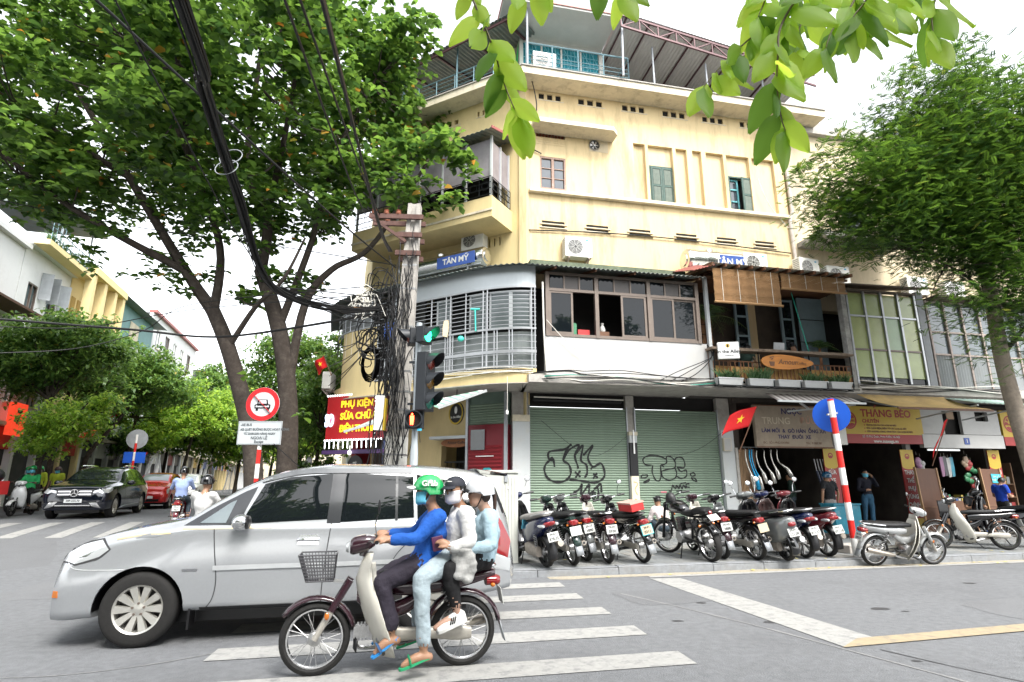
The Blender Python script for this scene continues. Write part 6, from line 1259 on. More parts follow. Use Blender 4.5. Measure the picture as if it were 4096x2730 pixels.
street_tree('big leafy tree between the white house and the black SUV', (-20.2,25.5), [(-20.4,26,7.4,2.2,2,1.7),(-22.4,26,6.6,1.8,1.8,1.5),(-19,26,5.4,1.4,1.4,1.0)], LM1, [(-20.2,25.5,.5),(-20.3,25.6,3),(-20.4,26,5.6)], 34, .24, .15, seed=12)
street_tree('light green tree filling the gap behind the red hatchback', (-22.6,34), [(-22.4,34,7.0,2.2,2,1.8),(-20.8,34,4.6,1.6,1.5,1.2),(-24.2,34,5.6,1.5,1.5,1.4)], LM2, [(-22.6,34,.5),(-22.5,34,3),(-22.4,34,5.2)], 30, .26, .15, seed=13)
street_tree('rounded tree beside the trunk of the huge tree down the street', (-19.6,47), [(-19.2,47,6.8,2.8,2.4,2.2),(-17.2,47,5,2,2,1.6)], LM2, [(-19.6,47,.5),(-19.4,47,3),(-19.2,47,5)], 22, .3, .16, seed=14)
street_tree('wide bright tree hiding the yellow row of far shops', (-18.9,40), [(-18.6,40,5.6,2.8,2.4,2.4),(-21,40,5,2.2,2,1.9),(-18.6,40,3.4,2,1.6,1)], LM2, [(-18.9,40,.5),(-18.8,40,2.4),(-18.6,40,4.6)], 30, .28, .15, seed=15)
street_tree('leafy tree between the red hatchback and the far shops', (-23.4,39), [(-23.2,39,5.6,2.2,2,2.2),(-25,38,4.6,1.8,1.8,1.6)], LM1, [(-23.4,39,.5),(-23.3,39,2.4),(-23.2,39,4.6)], 32, .28, .15, seed=16)
# ---------------------------------------------------------------- leafy branches hanging close over the street
FLEAF = leafmat('near_leaf', (.06,.15,.02), (.3,.46,.05), (.34,.5,.06), .62, .5, .25)
def near_leaf(curl, wid):
 n, m_ = 6, 2; V = []; Q = []
 for i in range(n+1):
  u = i/n; hw = wid*(sin(pi*min(1, .06+.94*u**.85))**.75)*.5 if 0 < i < n else (.012 if i == 0 else .02)
  for j in range(-m_, m_+1): v = j/m_; V.append((hw*v, .05*abs(v)*wid*2-.5*curl*u*u*.3+.012*sin(u*14)*abs(v), -u))
 w5 = 2*m_+1
 for i in range(n):
  for j in range(2*m_): Q.append((i*w5+j, i*w5+j+1, (i+1)*w5+j+1, (i+1)*w5+j))
 c = R.random(); me = fast_mesh('leaf', V, Q, FLEAF, [c]*len(Q), True); return me
NL = [near_leaf(c, w_) for c, w_ in ((.3,.46),(.6,.42),(-.3,.5),(.1,.4),(.8,.46),(-.6,.44),(.4,.52),(0,.46))]
def hanging(label, stems, L=.17, seed=1, rate=.045):
 rr4 = random.Random(seed); b = Vector(stems[0][0]); t = thing('hanging_branch', label, 'branch', b)
 for st in stems:
  Q = catmull([Vector(p)-b for p in st], 8); G().tube(Q, [lerp(.006,.002,i/(len(Q)-1)) for i in range(len(Q))], 5).obj('twig', mat('green_twig', (.12,.1,.05), .7), t, smooth=True); acc_ = 0; side = 1
  for a, c in zip(Q, Q[1:]):
   acc_ += (c-a).length
   if acc_ >= rate:
    acc_ = 0; side = -side; d = (c-a).normalized(); k = rr4.uniform(.7,1.15)*L
    o = put('leaf', rr4.choice(NL), None, t); o.location = c; o.scale = (k,k,k)
    o.rotation_euler = (rr4.uniform(-.5,.35), side*rr4.uniform(.1,.75)+(-.25 if d.x > 0 else .25)*0, rr4.uniform(-.9,.9))
  o = put('leaf', rr4.choice(NL), None, t); o.location = Q[-1]; o.scale = (L,)*3; o.rotation_euler = (rr4.uniform(-.2,.2), rr4.uniform(-.3,.3), rr4.uniform(-.4,.4))
hanging('slender branch of pale leaves hanging in front of the corner roof', [[(-0.22,2.00,3.68), (-0.14,2.00,3.47), (-0.08,2.02,3.32), (-0.04,2.05,3.19), (0.00,2.05,3.07), (0.03,2.05,3.01)], [(0.01,2.10,3.78), (0.04,2.10,3.67)], [(0.13,2.10,3.78), (0.12,2.10,3.72)], [(0.47,2.00,3.68), (0.47,2.00,3.59)], [(0.37,2.00,3.68), (0.38,2.00,3.64)]], .185, 3, .036)
hanging('heavy leafy branch hanging in front of the roof canopy and sky', [[(1.43,2.10,3.83), (1.20,2.10,3.55), (1.05,2.12,3.45), (0.93,2.15,3.34), (0.84,2.15,3.23)], [(1.33,2.00,3.72), (1.14,2.00,3.43), (1.10,2.00,3.26), (1.08,2.00,3.11), (1.08,2.00,2.97), (1.09,2.00,2.91)], [(1.62,2.20,3.94), (1.43,2.20,3.74), (1.33,2.20,3.59), (1.30,2.20,3.47)], [(1.63,2.10,3.83), (1.50,2.10,3.59), (1.41,2.10,3.48), (1.37,2.10,3.39)], [(1.93,2.10,3.83), (1.76,2.10,3.66), (1.63,2.10,3.57), (1.55,2.10,3.48)], [(1.89,2.00,3.72), (1.80,2.00,3.54), (1.77,2.00,3.45), (1.76,2.00,3.36)], [(1.21,2.10,3.83), (1.14,2.10,3.66), (1.09,2.10,3.55)], [(1.51,1.90,3.61), (1.43,1.90,3.44), (1.37,1.90,3.36), (1.37,1.90,3.31)]], .2, 8, .034)
# ================================================================ cars
def mono(xs, ys, x):
 """smooth interpolation through points"""
 n = len(xs)
 if x <= xs[0]: return ys[0]
 if x >= xs[-1]: return ys[-1]
 i = max(k for k in range(n-1) if xs[k] <= x); h = xs[i+1]-xs[i]; t = (x-xs[i])/h
 def sl(k):
  if k == 0 or k == n-1: return 0 if n < 3 else ((ys[1]-ys[0])/(xs[1]-xs[0]) if k == 0 else (ys[-1]-ys[-2])/(xs[-1]-xs[-2]))
  a, b = (ys[k]-ys[k-1])/(xs[k]-xs[k-1]), (ys[k+1]-ys[k])/(xs[k+1]-xs[k]); return 0 if a*b <= 0 else 2*a*b/(a+b)
 return (2*t**3-3*t*t+1)*ys[i]+(t**3-2*t*t+t)*h*sl(i)+(-2*t**3+3*t*t)*ys[i+1]+(t**3-t*t)*h*sl(i+1)
def boolean(g, cuts, smooth=True):
 o = bpy.data.objects.new('tmp', g.mesh('tmp')); col.objects.link(o); cs = []
 for c in cuts:
  k = bpy.data.objects.new('cut', c.mesh('cut')); col.objects.link(k); cs.append(k); m_ = o.modifiers.new('b','BOOLEAN'); m_.operation = 'DIFFERENCE'; m_.object = k; m_.solver = 'EXACT'
 dg = bpy.context.evaluated_depsgraph_get(); me = bpy.data.meshes.new_from_object(o.evaluated_get(dg))
 for k in cs+[o]: bpy.data.objects.remove(k)
 me.materials.clear(); me.polygons.foreach_set('use_smooth', [True]*len(me.polygons)); me.set_sharp_from_angle(angle=radians(38)); return me
class Car:
 """stations: x, underside, rocker half-width, belt height, belt half-width, roof height, roof half-width; x runs forward, front axle at 0"""
 def __init__(s, label, cat_name, P, head, ST, wb, r, track, paint, group='cars on the side street', arch=.06, name='parked_car'):
  s.t = thing(name, label, 'car', P, head, group); s.paint = paint; s.r = r; s.wb = wb
  ST = sorted(ST); xs = [a[0] for a in ST]; n = 64; rings = []; s.ST = ST
  for i in range(n+1):
   x = lerp(xs[0], xs[-1], i/n); zb, wl, zs, ws, zt, wt = [mono(xs, [a[k] for a in ST], x) for k in range(1,7)]
   H = [(0,zb),(wl*.82,zb),(wl-.015,zb+.035),(wl+.01,zb+.14),(max(wl,ws)+.02,lerp(zb,zs,.55)),(ws+.012,zs-.07),(ws-.012,zs),(lerp(ws,wt,.35),lerp(zs,zt,.33)),(lerp(ws,wt,.72)+.004,lerp(zs,zt,.66)),(wt+.012,lerp(zs,zt,.88)),(wt-.07,zt-.012*(zt-zs)-.012),(wt*.5,zt+.008),(0,zt+.014)]
   C_ = catmull([(0,a,b) for a, b in H], 3); half = [(x,p.y,p.z) for p in C_]; full = half+[(x,-p[1],p[2]) for p in half[-2:0:-1]]; rings.append(full)
  g = G().loft(rings); cuts = []
  for ax in (0,-wb):
   for sg in (-1,1): cuts.append(G().cyl((ax,sg*.42,r*.98),(ax,sg*1.3,r*.98), r+arch, n=36))
  me = boolean(g, cuts); s.body = put('body', me, paint, s.t)
  bm = bmesh.new(); bm.from_mesh(me); s.bvh = BVHTree.FromBMesh(bm); bm.free()
  for ax in (0,-wb):
   for sg in (-1,1): s.wheel(ax, sg*track, sg)
  for ax in (0,-wb):
   for sg in (-1,1): q = G().lathe([(r+arch-.004,.42*sg),(r+arch-.004,(track+.085)*sg)], 24, (ax,0,r*.98), 'y', arc=pi); q.lathe([(.1,.43*sg),(r+arch-.004,.43*sg)], 24, (ax,0,r*.98), 'y', arc=pi); q.obj('arch_liner', BLACK, s.t)
  g = G()
  for ax in (0,-wb): g.bx(ax-r*.9, ax+r*.9, -.5, .5, .2, r*2+.0)
  g.bx(-wb-.5, .4, -.6, .6, .17, .32); g.obj('underbody', BLACK, s.t)
 def wheel(s, x, y, sg):
  o = thing('wheel', None, None, (x,y,s.r)); o.parent = s.t; o.rotation_euler.z = 0 if sg > 0 else pi; r = s.r; wd = .1
  prof = [(r*.62,-wd),(r*.86,-wd*1.05),(r*.97,-wd*.9),(r,-wd*.6),(r,wd*.6),(r*.97,wd*.9),(r*.86,wd*1.05),(r*.66,wd*.98),(r*.64,wd*.8)]
  G().lathe(prof, 40, ax='y').obj('tyre', RUBBER, o, smooth=True, angle=50)
  G().lathe([(r*.66,wd*.9),(r*.645,wd*.93),(r*.6,wd*.8),(r*.58,.0),(r*.6,-wd)], 40, ax='y').obj('rim', s.rimm(), o, smooth=True)
  G().lathe([(0,.0),(r*.6,.0)], 24, ax='y').obj('brake_disc', mat('brake_dark', (.05,.047,.045), .5, .6), o); n = 10 if r > .33 else 8
  for k in range(n):
   a = 2*pi*k/n; d = Vector((cos(a),0,sin(a))); q = Vector((-sin(a),0,cos(a))); b0, b1 = r*.16, r*.62; y1 = wd*.72; y2 = wd*.82
   G().loft([[d*b0-q*.028+Vector((0,y1-.03,0)), d*b0+q*.028+Vector((0,y1-.03,0)), d*b0+q*.018+Vector((0,y1,0)), d*b0-q*.018+Vector((0,y1,0))],[d*b1-q*.042+Vector((0,y2-.03,0)), d*b1+q*.042+Vector((0,y2-.03,0)), d*b1+q*.036+Vector((0,y2,0)), d*b1-q*.036+Vector((0,y2,0))]]).obj('spoke', s.rimm(), o, smooth=True)
  G().lathe([(r*.22,.02),(r*.22,y1-.005),(r*.13,y1+.004),(0,y1+.006)], 20, ax='y').obj('hub', s.rimm(), o, smooth=True)
  for k in range(5): a = 2*pi*k/5+.3; G().cyl((r*.155*cos(a),y1-.01,r*.155*sin(a)),(r*.155*cos(a),y1+.012,r*.155*sin(a)), .012, n=6).obj('wheel_nut', BRF, o)
 def rimm(s): return mat('alloy_rim', (.55,.54,.5), .35, .75, var=.08)
 def hit(s, a, b, ax):
  if ax == 'f': h = s.bvh.ray_cast(Vector((4,a,b)), Vector((-1,0,0)))
  elif ax == 'r': h = s.bvh.ray_cast(Vector((-9,a,b)), Vector((1,0,0)))
  elif ax == 't': h = s.bvh.ray_cast(Vector((a,b,4)), Vector((0,0,-1)))
  else: h = s.bvh.ray_cast(Vector((a,3*ax,b)), Vector((0,-ax,0)))
  if h[0] is None: return None
  return h[0], h[1]
 def patch(s, poly, m, name, ax=1, off=.004, nu=14, nv=8, parent=None, smooth=True):
  """drape a polygon (x,z) [or (y,z) on front/rear] on the body as a thin panel; rows are scanned in z"""
  zs = [p[1] for p in poly]; z0, z1 = min(zs)+1e-4, max(zs)-1e-4; g = G(); rows = []
  for j in range(nv+1):
   z = lerp(z0, z1, j/nv); xi = []
   for (xa,za),(xb,zb) in zip(poly, poly[1:]+poly[:1]):
    if (za-z)*(zb-z) <= 0 and abs(za-zb) > 1e-9: xi.append(lerp(xa, xb, (z-za)/(zb-za)))
   if len(xi) < 2: continue
   a, b = min(xi), max(xi); row = []
   for i in range(nu+1):
    h = s.hit(lerp(a, b, i/nu), z, ax)
    if h is None: row = None; break
    row.append(h)
   if row: rows.append(row)
  if len(rows) < 2: return None
  n = nu+1; top = [p+q*off for r_ in rows for p, q in r_]; bot = [p-q*.006 for r_ in rows for p, q in r_]; k = len(top); R_ = len(rows)
  fs = [(j*n+i, j*n+i+1, (j+1)*n+i+1, (j+1)*n+i) for j in range(R_-1) for i in range(nu)]
  edge = [i for i in range(n)]+[j*n+nu for j in range(1,R_)]+[(R_-1)*n+i for i in range(nu-1,-1,-1)]+[j*n for j in range(R_-2,0,-1)]
  fs += [(a, b, b+k, a+k) for a, b in zip(edge, edge[1:]+edge[:1])]
  g.add(top+bot, fs); return g.obj(name, m, parent or s.t, smooth=smooth)
 def seam(s, pts, w_=.009, m=None, name='panel_gap', ax=1, off=.0015, n=8):
  P = catmull([(a,0,b) for a, b in pts], n); vs = []
  for i, p in enumerate(P):
   t = (P[min(i+1,len(P)-1)]-P[max(i-1,0)]).normalized(); q = Vector((-t.z,0,t.x))*w_/2; row = []
   for e in (p-q, p+q):
    h = s.hit(e.x, e.z, ax)
    if h is None: row = None; break
    row.append(h[0]+h[1]*off)
   if row: vs += row
  k = len(vs)//2
  if k > 1: return G().add(vs, [(2*i,2*i+2,2*i+3,2*i+1) for i in range(k-1)]).obj(name, m or mat('gap_dark', (.03,.03,.032), .7), s.t)
 def mirror(s, x, y, z, m, sg, k=1.):
  g = G().ell((0,0,0),(.09*k,.12*k,.085*k),14,9); o = g.obj('mirror', m, s.t, smooth=True, loc=(x,y+sg*.12*k,z)); G().bx(-.03,.03,-.14*k*sg if sg > 0 else 0, 0 if sg > 0 else .14*k,-.07,-.04).obj('mirror_arm', BLACK, o); G().ell((-.06*k,0,0),(.035,.1*k,.07*k),10,6).obj('mirror_glass', BLACK, o)
 def plate(s, txt, x, z, w_=.47, h=.11, ry=0):
  o = G().bx(-w_/2,w_/2,-.012,0,-h/2,h/2).obj('number_plate', mat('plate_white', (.62,.64,.64), .5), s.t, mx=Matrix.Translation((x,0,z)) @ Matrix.Rotation(pi/2 if x > 0 else -pi/2, 4, 'Z'))
  if txt: text(txt, h*.72, BLACK, o, front(0,-.014,0), bold=.002)
def hatch(c, P, z=None): return [(a,b) for a, b in P]
# ---- silver people carrier
SILVP = mat('silver_car_paint', (.36,.375,.39), .24, .45, var=.03, scale=40, coat=1.)
INN = [(.86,.36,.5,.5,.5,.6,.4),(.845,.27,.62,.56,.62,.72,.52),(.8,.25,.74,.66,.73,.84,.62),(.7,.25,.8,.76,.79,.93,.68),(.45,.27,.845,.9,.81,1.03,.7),(.1,.29,.865,1.0,.83,1.11,.72),(-.28,.3,.865,1.08,.84,1.18,.7),(-.55,.3,.865,1.1,.845,1.36,.66),(-.9,.3,.865,1.105,.85,1.56,.64),(-1.25,.3,.865,1.11,.85,1.685,.63),(-1.8,.3,.865,1.115,.85,1.745,.63),(-2.6,.3,.865,1.125,.85,1.74,.63),(-3.2,.33,.86,1.13,.84,1.695,.62),(-3.5,.36,.84,1.1,.82,1.62,.6),(-3.66,.38,.8,1.02,.78,1.3,.58),(-3.76,.4,.74,.9,.72,1.05,.52),(-3.79,.46,.62,.7,.6,.82,.4)]
iv = Car('silver people carrier with dark windows crossing the zebra stripes', 'car', (-3.82,6.82,0), radians(192.4), INN, 2.75, .345, .765, SILVP, None, name='people_carrier'); iv.t['group'] = ''; del iv.t['group']
# glass drapes (side facing +y)
for sg in (1,-1):
 iv.patch([(-.3,1.115),(-.82,1.115),(-.95,1.5),(-.88,1.475),(-.55,1.29)], mat('pillar_black', (.02,.022,.025), .25, coat=.5), 'quarter_surround', sg, .003)
 iv.patch([(-.45,1.135),(-.7,1.135),(-.76,1.36),(-.7,1.33)], mat('quarter_glass', (.13,.16,.17), .04, spec=.9), 'quarter_pane', sg, .008)
 iv.patch([(-.84,1.125),(-1.7,1.13),(-1.72,1.635),(-1.35,1.615),(-1.02,1.53)], GLASSD, 'front_side_window', sg, .006, 20, 14)
 iv.patch([(-1.7,1.12),(-1.84,1.12),(-1.86,1.66),(-1.72,1.66)], MATS['pillar_black'], 'pillar', sg, .004)
 iv.patch([(-1.84,1.13),(-2.62,1.145),(-2.6,1.64),(-1.86,1.645)], GLASSD, 'rear_side_window', sg, .006, 18, 14)
 iv.patch([(-2.66,1.15),(-3.42,1.175),(-3.3,1.42),(-3.05,1.6),(-2.64,1.635)], GLASSD, 'rear_quarter_window', sg, .006, 18, 14)
 iv.seam([(-2.43,1.14),(-2.42,1.62)], .028, MATS['pillar_black'], 'window_bar', sg, .009)
 iv.seam([(-.98,1.56),(-1.35,1.645),(-1.72,1.665),(-2.6,1.665)], .05, mat('rain_visor', (.1,.105,.11), .2, coat=.6), 'rain_visor', sg, .012)
 iv.seam([(-.6,1.09),(-.63,.9),(-.68,.6),(-.66,.42),(-.6,.33)], .01, ax=sg); iv.seam([(-1.75,1.12),(-1.72,.8),(-1.7,.5),(-1.7,.33)], .01, ax=sg); iv.seam([(-2.64,1.14),(-2.62,.98),(-2.45,.8),(-2.33,.6)], .01, ax=sg)
 iv.seam([(.1,.72),(.35,.715),(.62,.73),(.72,.82)], .008, mat('gap_light', (.7,.72,.73), .3, .5), 'bumper_line', sg, .003)
 iv.seam([(-.64,.71),(-1.2,.715),(-1.68,.715)], .045, mat('moulding', (.6,.62,.63), .2, .5), 'side_moulding', sg, .014); iv.seam([(-1.76,.715),(-2.1,.72),(-2.42,.725)], .045, MATS['moulding'], 'side_moulding', sg, .012)
 iv.seam([(-.3,1.085),(-1.2,1.09),(-2.4,1.1),(-3.3,1.12)], .016, mat('gold_stripe', (.5,.42,.25), .35, .4), 'pinstripe', sg, .003); iv.seam([(.3,.99),(.05,1.03),(-.2,1.045)], .014, MATS['gold_stripe'], 'pinstripe', sg, .003)
 iv.patch([(.12,1.0),(-.12,1.015),(-.14,1.035),(-.02,1.045),(.1,1.02)], mat('grey_decal', (.16,.17,.18), .4), 'decal', sg, .003, 8, 4)
 iv.patch([(-.55,.3),(-2.35,.3),(-2.35,.345),(-.55,.345)], BLACK, 'sill_trim', sg, .006, 20, 3)
 for x in (-1.53,-2.5):
  iv.patch([(x-.11,.91),(x+.11,.91),(x+.09,1.01),(x-.09,1.01)], mat('handle_cup', (.6,.61,.62), .15, .95), 'handle_cup', sg, .003, 8, 6); h = iv.hit(x,.965,sg); 
  G().tube(catmull([(x-.105,h[0].y+sg*.008,.962),(x-.06,h[0].y+sg*.035,.966),(x+.06,h[0].y+sg*.035,.966),(x+.105,h[0].y+sg*.008,.962)],4), .016, 8).obj('door_handle', CHROME, iv.t, smooth=True)
 iv.patch([(.32,.9),(.41,.81),(.62,.755),(.8,.765),(.76,.87),(.61,.967),(.43,1.003)], mat('gap_dark', (.03,.03,.032), .7), 'headlight_gap', sg, .003, 14, 10); iv.patch([(.34,.9),(.42,.83),(.62,.77),(.78,.78),(.74,.86),(.6,.95),(.44,.985)], CLEARL, 'headlight', sg, .006, 14, 10)
 iv.patch([(.46,.9),(.52,.84),(.62,.82),(.64,.87),(.54,.93)], mat('lamp_reflector', (.7,.71,.7), .15, .9), 'lamp_reflector', sg, .009, 8, 6)
 iv.patch([(.72,.47),(.78,.47),(.78,.53),(.73,.53)], ORL, 'fog_lamp', sg, .006, 6, 4)
 iv.patch([(-3.5,.8),(-3.68,.72),(-3.72,.9),(-3.6,1.14),(-3.46,1.24)], REDL, 'tail_lamp', sg, .008, 8, 12); iv.patch([(-3.5,.62),(-3.7,.58),(-3.72,.71),(-3.5,.78)], CLEARL, 'reverse_lamp', sg, .008, 6, 6)
 G().bx(-.47,-.45,.66 if sg > 0 else -.85,.85 if sg > 0 else -.66,.14,.42).obj('mud_flap', BLACK, iv.t)
 iv.mirror(-.88, sg*.87, 1.15, mat('mirror_chrome', (.6,.61,.62), .2, .9), sg, 1.0)
 iv.patch([(-.36,.685),(-.5,.685),(-.5,.71),(-.36,.71)], CHROME, 'badge', sg, .005, 4, 2)
 iv.seam([(-3.47,1.66),(-3.56,1.45),(-3.66,1.2)], .035, MATS['pillar_black'], 'rear_glass_edge', sg, .006)
iv.patch([(-.6,.42),(.6,.42),(.55,.62),(-.55,.62)], BLACK, 'lower_grille', 'f', .004); iv.patch([(-.62,1.15),(.62,1.15),(.55,1.52),(-.55,1.52)], GLASSD, 'rear_window', 'r', .006)
g = G(); vs = []; 
for i in range(9):
 y = -.58+1.16*i/8
 for x, z in ((-3.4,1.715),(-3.78,1.66),(-3.76,1.635),(-3.45,1.66)): vs.append((x+.05*abs(i/4-1)**2, y, z-.02*abs(i/4-1)**2))
g.add(vs, [(4*i+k, 4*i+4+k, 4*i+4+(k+1) % 4, 4*i+(k+1) % 4) for i in range(8) for k in range(4)]); g.obj('spoiler', SILVP, iv.t, smooth=True)
ws = []                                                   # windscreen draped from above
for i in range(9):
 for j in range(13):
  x = lerp(-.36,-1.12,i/8); y = lerp(-.6,.6,j/12)*(1-.1*i/8); h = iv.hit(x,y,'t'); ws.append(h[0]+h[1]*.006)
G().add(ws, [(i*13+j, i*13+j+1, (i+1)*13+j+1, (i+1)*13+j) for i in range(8) for j in range(12)]).obj('windscreen', GLASSD, iv.t, smooth=True)
G().tube([(-.5,.55,1.27),(-.62,.3,1.36)], .008, 5).obj('wiper', BLACK, iv.t); G().cyl((-.35,.6,1.2),(-.55,.58,1.24), .01, n=5).obj('wiper_arm', BLACK, iv.t)
G().tube([(-1.3,.3,1.72),(-1.0,.34,1.98)], .005, 5).obj('aerial', BLACK, iv.t)
# ---- black SUV, red hatchback, white sedan on the side street
def ws_drape(c, x0, x1, w_, m):
 v = []
 for i in range(9):
  for j in range(13):
   h = c.hit(lerp(x0,x1,i/8), lerp(-w_,w_,j/12)*(1-.12*i/8), 't'); v.append(h[0]+h[1]*.006)
 G().add(v, [(i*13+j, i*13+j+1, (i+1)*13+j+1, (i+1)*13+j) for i in range(8) for j in range(12)]).obj('windscreen', m, c.t, smooth=True)
HEADD = SA+pi                                             # cars come down the side street
NAVYP = mat('navy_black_paint', (.006,.008,.016), .12, .2, var=.05, scale=40, coat=1.)
def gz(x, y): return (x, y, ground_z(x, y))
SUV = [(.86,.4,.6,.6,.6,.7,.45),(.83,.3,.74,.68,.74,.86,.6),(.72,.27,.84,.8,.85,.97,.7),(.4,.27,.9,.93,.88,1.04,.74),(-.1,.28,.925,1.0,.9,1.1,.76),(-.5,.28,.925,1.02,.905,1.17,.76),(-.85,.28,.925,1.03,.91,1.4,.7),(-1.3,.28,.925,1.04,.91,1.58,.66),(-1.9,.28,.925,1.05,.91,1.63,.65),(-2.6,.28,.925,1.07,.9,1.61,.64),(-3.2,.32,.91,1.08,.88,1.53,.61),(-3.6,.36,.88,1.06,.84,1.25,.6),(-3.76,.42,.78,.95,.76,1.06,.55),(-3.8,.5,.64,.75,.62,.85,.45)]
me_ = Car('glossy black SUV with star emblem grille leading the queue of cars', 'car', gz(-13.85,19.1), HEADD+.02, SUV, 2.87, .365, .8, NAVYP)
ws_drape(me_, -.56, -1.22, .66, mat('car_glass', (.02,.026,.028), .02, spec=1., coat=1.))
CG_ = MATS['car_glass']
for sg in (1,-1):
 me_.patch([(-.75,1.07),(-1.75,1.08),(-1.75,1.5),(-1.4,1.49),(-1.1,1.36)], CG_, 'front_side_window', sg, .006); me_.patch([(-1.8,1.08),(-2.65,1.1),(-2.6,1.47),(-1.8,1.5)], CG_, 'rear_side_window', sg, .006); me_.patch([(-2.7,1.11),(-3.2,1.16),(-2.9,1.4),(-2.65,1.46)], CG_, 'quarter_window', sg, .006)
 me_.patch([(.55,.82),(.8,.76),(.82,.84),(.62,.93),(.35,.96),(.4,.9)], CLEARL, 'headlight', sg, .008, 12, 8)
 me_.patch([(.48*sg,.78),(.8*sg,.82),(.8*sg,.93),(.5*sg,.86)], CLEARL, 'headlight_front', 'f', .006, 8, 6); me_.mirror(-.75, sg*.93, 1.1, NAVYP, sg, 1.)
 me_.seam([(-.7,1.05),(-.72,.7),(-.7,.36)], .008, ax=sg); me_.seam([(-1.78,1.06),(-1.76,.36)], .008, ax=sg); me_.patch([(-.45,.3),(-2.4,.3),(-2.4,.4),(-.45,.36)], GREYM, 'side_step', sg, .03, 16, 3)
 G().tube(catmull([(-1.2,sg*.62,1.6),(-1.4,sg*.63,1.67),(-2.6,sg*.62,1.67),(-3.0,sg*.6,1.58)],4), .018, 6).obj('roof_rail', CHROME, me_.t, smooth=True)
me_.patch([(-.46,.68),(.46,.68),(.5,.9),(-.5,.9)], BLACK, 'grille', 'f', .006)
for z in (.74,.83):
 for sg in (-1,1): me_.patch([(sg*.12,z-.016),(sg*.44,z-.016),(sg*.44,z+.016),(sg*.12,z+.016)], CHROME, 'grille_bar', 'f', .02, 6, 2)
em = thing('emblem', None, None, (.885,0,.79)); em.parent = me_.t; G().lathe([(.095,-.01),(.115,-.01),(.115,.01),(.095,.01)], 24, ax='x').obj('ring', CHROME, em)
for k in range(3): a = pi/2+k*2*pi/3; G().bar((0,0,0),(0,.1*cos(a),.1*sin(a)), .02, .02).obj('star_arm', CHROME, em)
me_.patch([(-.7,.36),(.7,.36),(.62,.44),(-.62,.44)], BLACK, 'lower_intake', 'f', .006); me_.patch([(-.46,.4),(.46,.4),(.46,.43),(-.46,.43)], CHROME, 'skid_bar', 'f', .02, 10, 2)
for sg in (-1,1): me_.patch([(sg*.52,.38),(sg*.74,.33),(sg*.6,.53),(sg*.4,.53)], CHROME, 'bumper_trim', 'f', .014, 6, 6)
me_.plate('30F-235.70', .885, .555)
REDP = mat('red_car_paint', (.48,.015,.015), .2, .1, var=.04, scale=30, coat=1.)
MTZ = [(.7,.36,.5,.5,.5,.6,.4),(.67,.27,.62,.62,.62,.74,.5),(.55,.25,.7,.72,.7,.88,.58),(.25,.25,.735,.84,.71,.97,.6),(-.1,.25,.745,.92,.72,1.08,.58),(-.4,.25,.745,.94,.725,1.28,.55),(-.75,.25,.745,.95,.73,1.43,.53),(-1.3,.25,.745,.97,.73,1.48,.53),(-1.9,.25,.745,1.0,.72,1.46,.52),(-2.4,.28,.73,1.0,.7,1.38,.5),(-2.68,.34,.7,.96,.68,1.1,.48),(-2.76,.4,.6,.8,.58,.95,.4)]
rc = Car('small red hatchback between the black SUV and the white sedan', 'car', gz(-15.25,24.9), HEADD+.03, MTZ, 2.34, .28, .64, REDP); ws_drape(rc, -.2, -.68, .52, mat('bright_glass', (.2,.23,.24), .02, spec=1., coat=1.)); BG_ = MATS['bright_glass']
WHP = mat('white_car_paint', (.62,.63,.63), .25, .1, var=.03, scale=30, coat=1.)
SED = [(.85,.36,.55,.5,.55,.6,.4),(.82,.24,.7,.58,.7,.7,.55),(.7,.2,.79,.7,.79,.82,.65),(.3,.2,.835,.84,.81,.94,.68),(-.2,.2,.845,.92,.82,1.03,.66),(-.55,.2,.845,.95,.825,1.22,.6),(-.95,.2,.845,.96,.83,1.4,.56),(-1.5,.2,.845,.97,.83,1.47,.55),(-2.2,.2,.845,.98,.82,1.44,.54),(-2.8,.22,.835,1.0,.8,1.22,.58),(-3.2,.26,.82,.98,.78,1.04,.62),(-3.5,.32,.76,.9,.72,.95,.55),(-3.56,.4,.6,.75,.6,.8,.45)]
wc = Car('white sedan waiting behind the red hatchback', 'car', gz(-17.0,30.2), HEADD+.02, SED, 2.55, .31, .72, WHP); ws_drape(wc, -.28, -.85, .58, BG_)
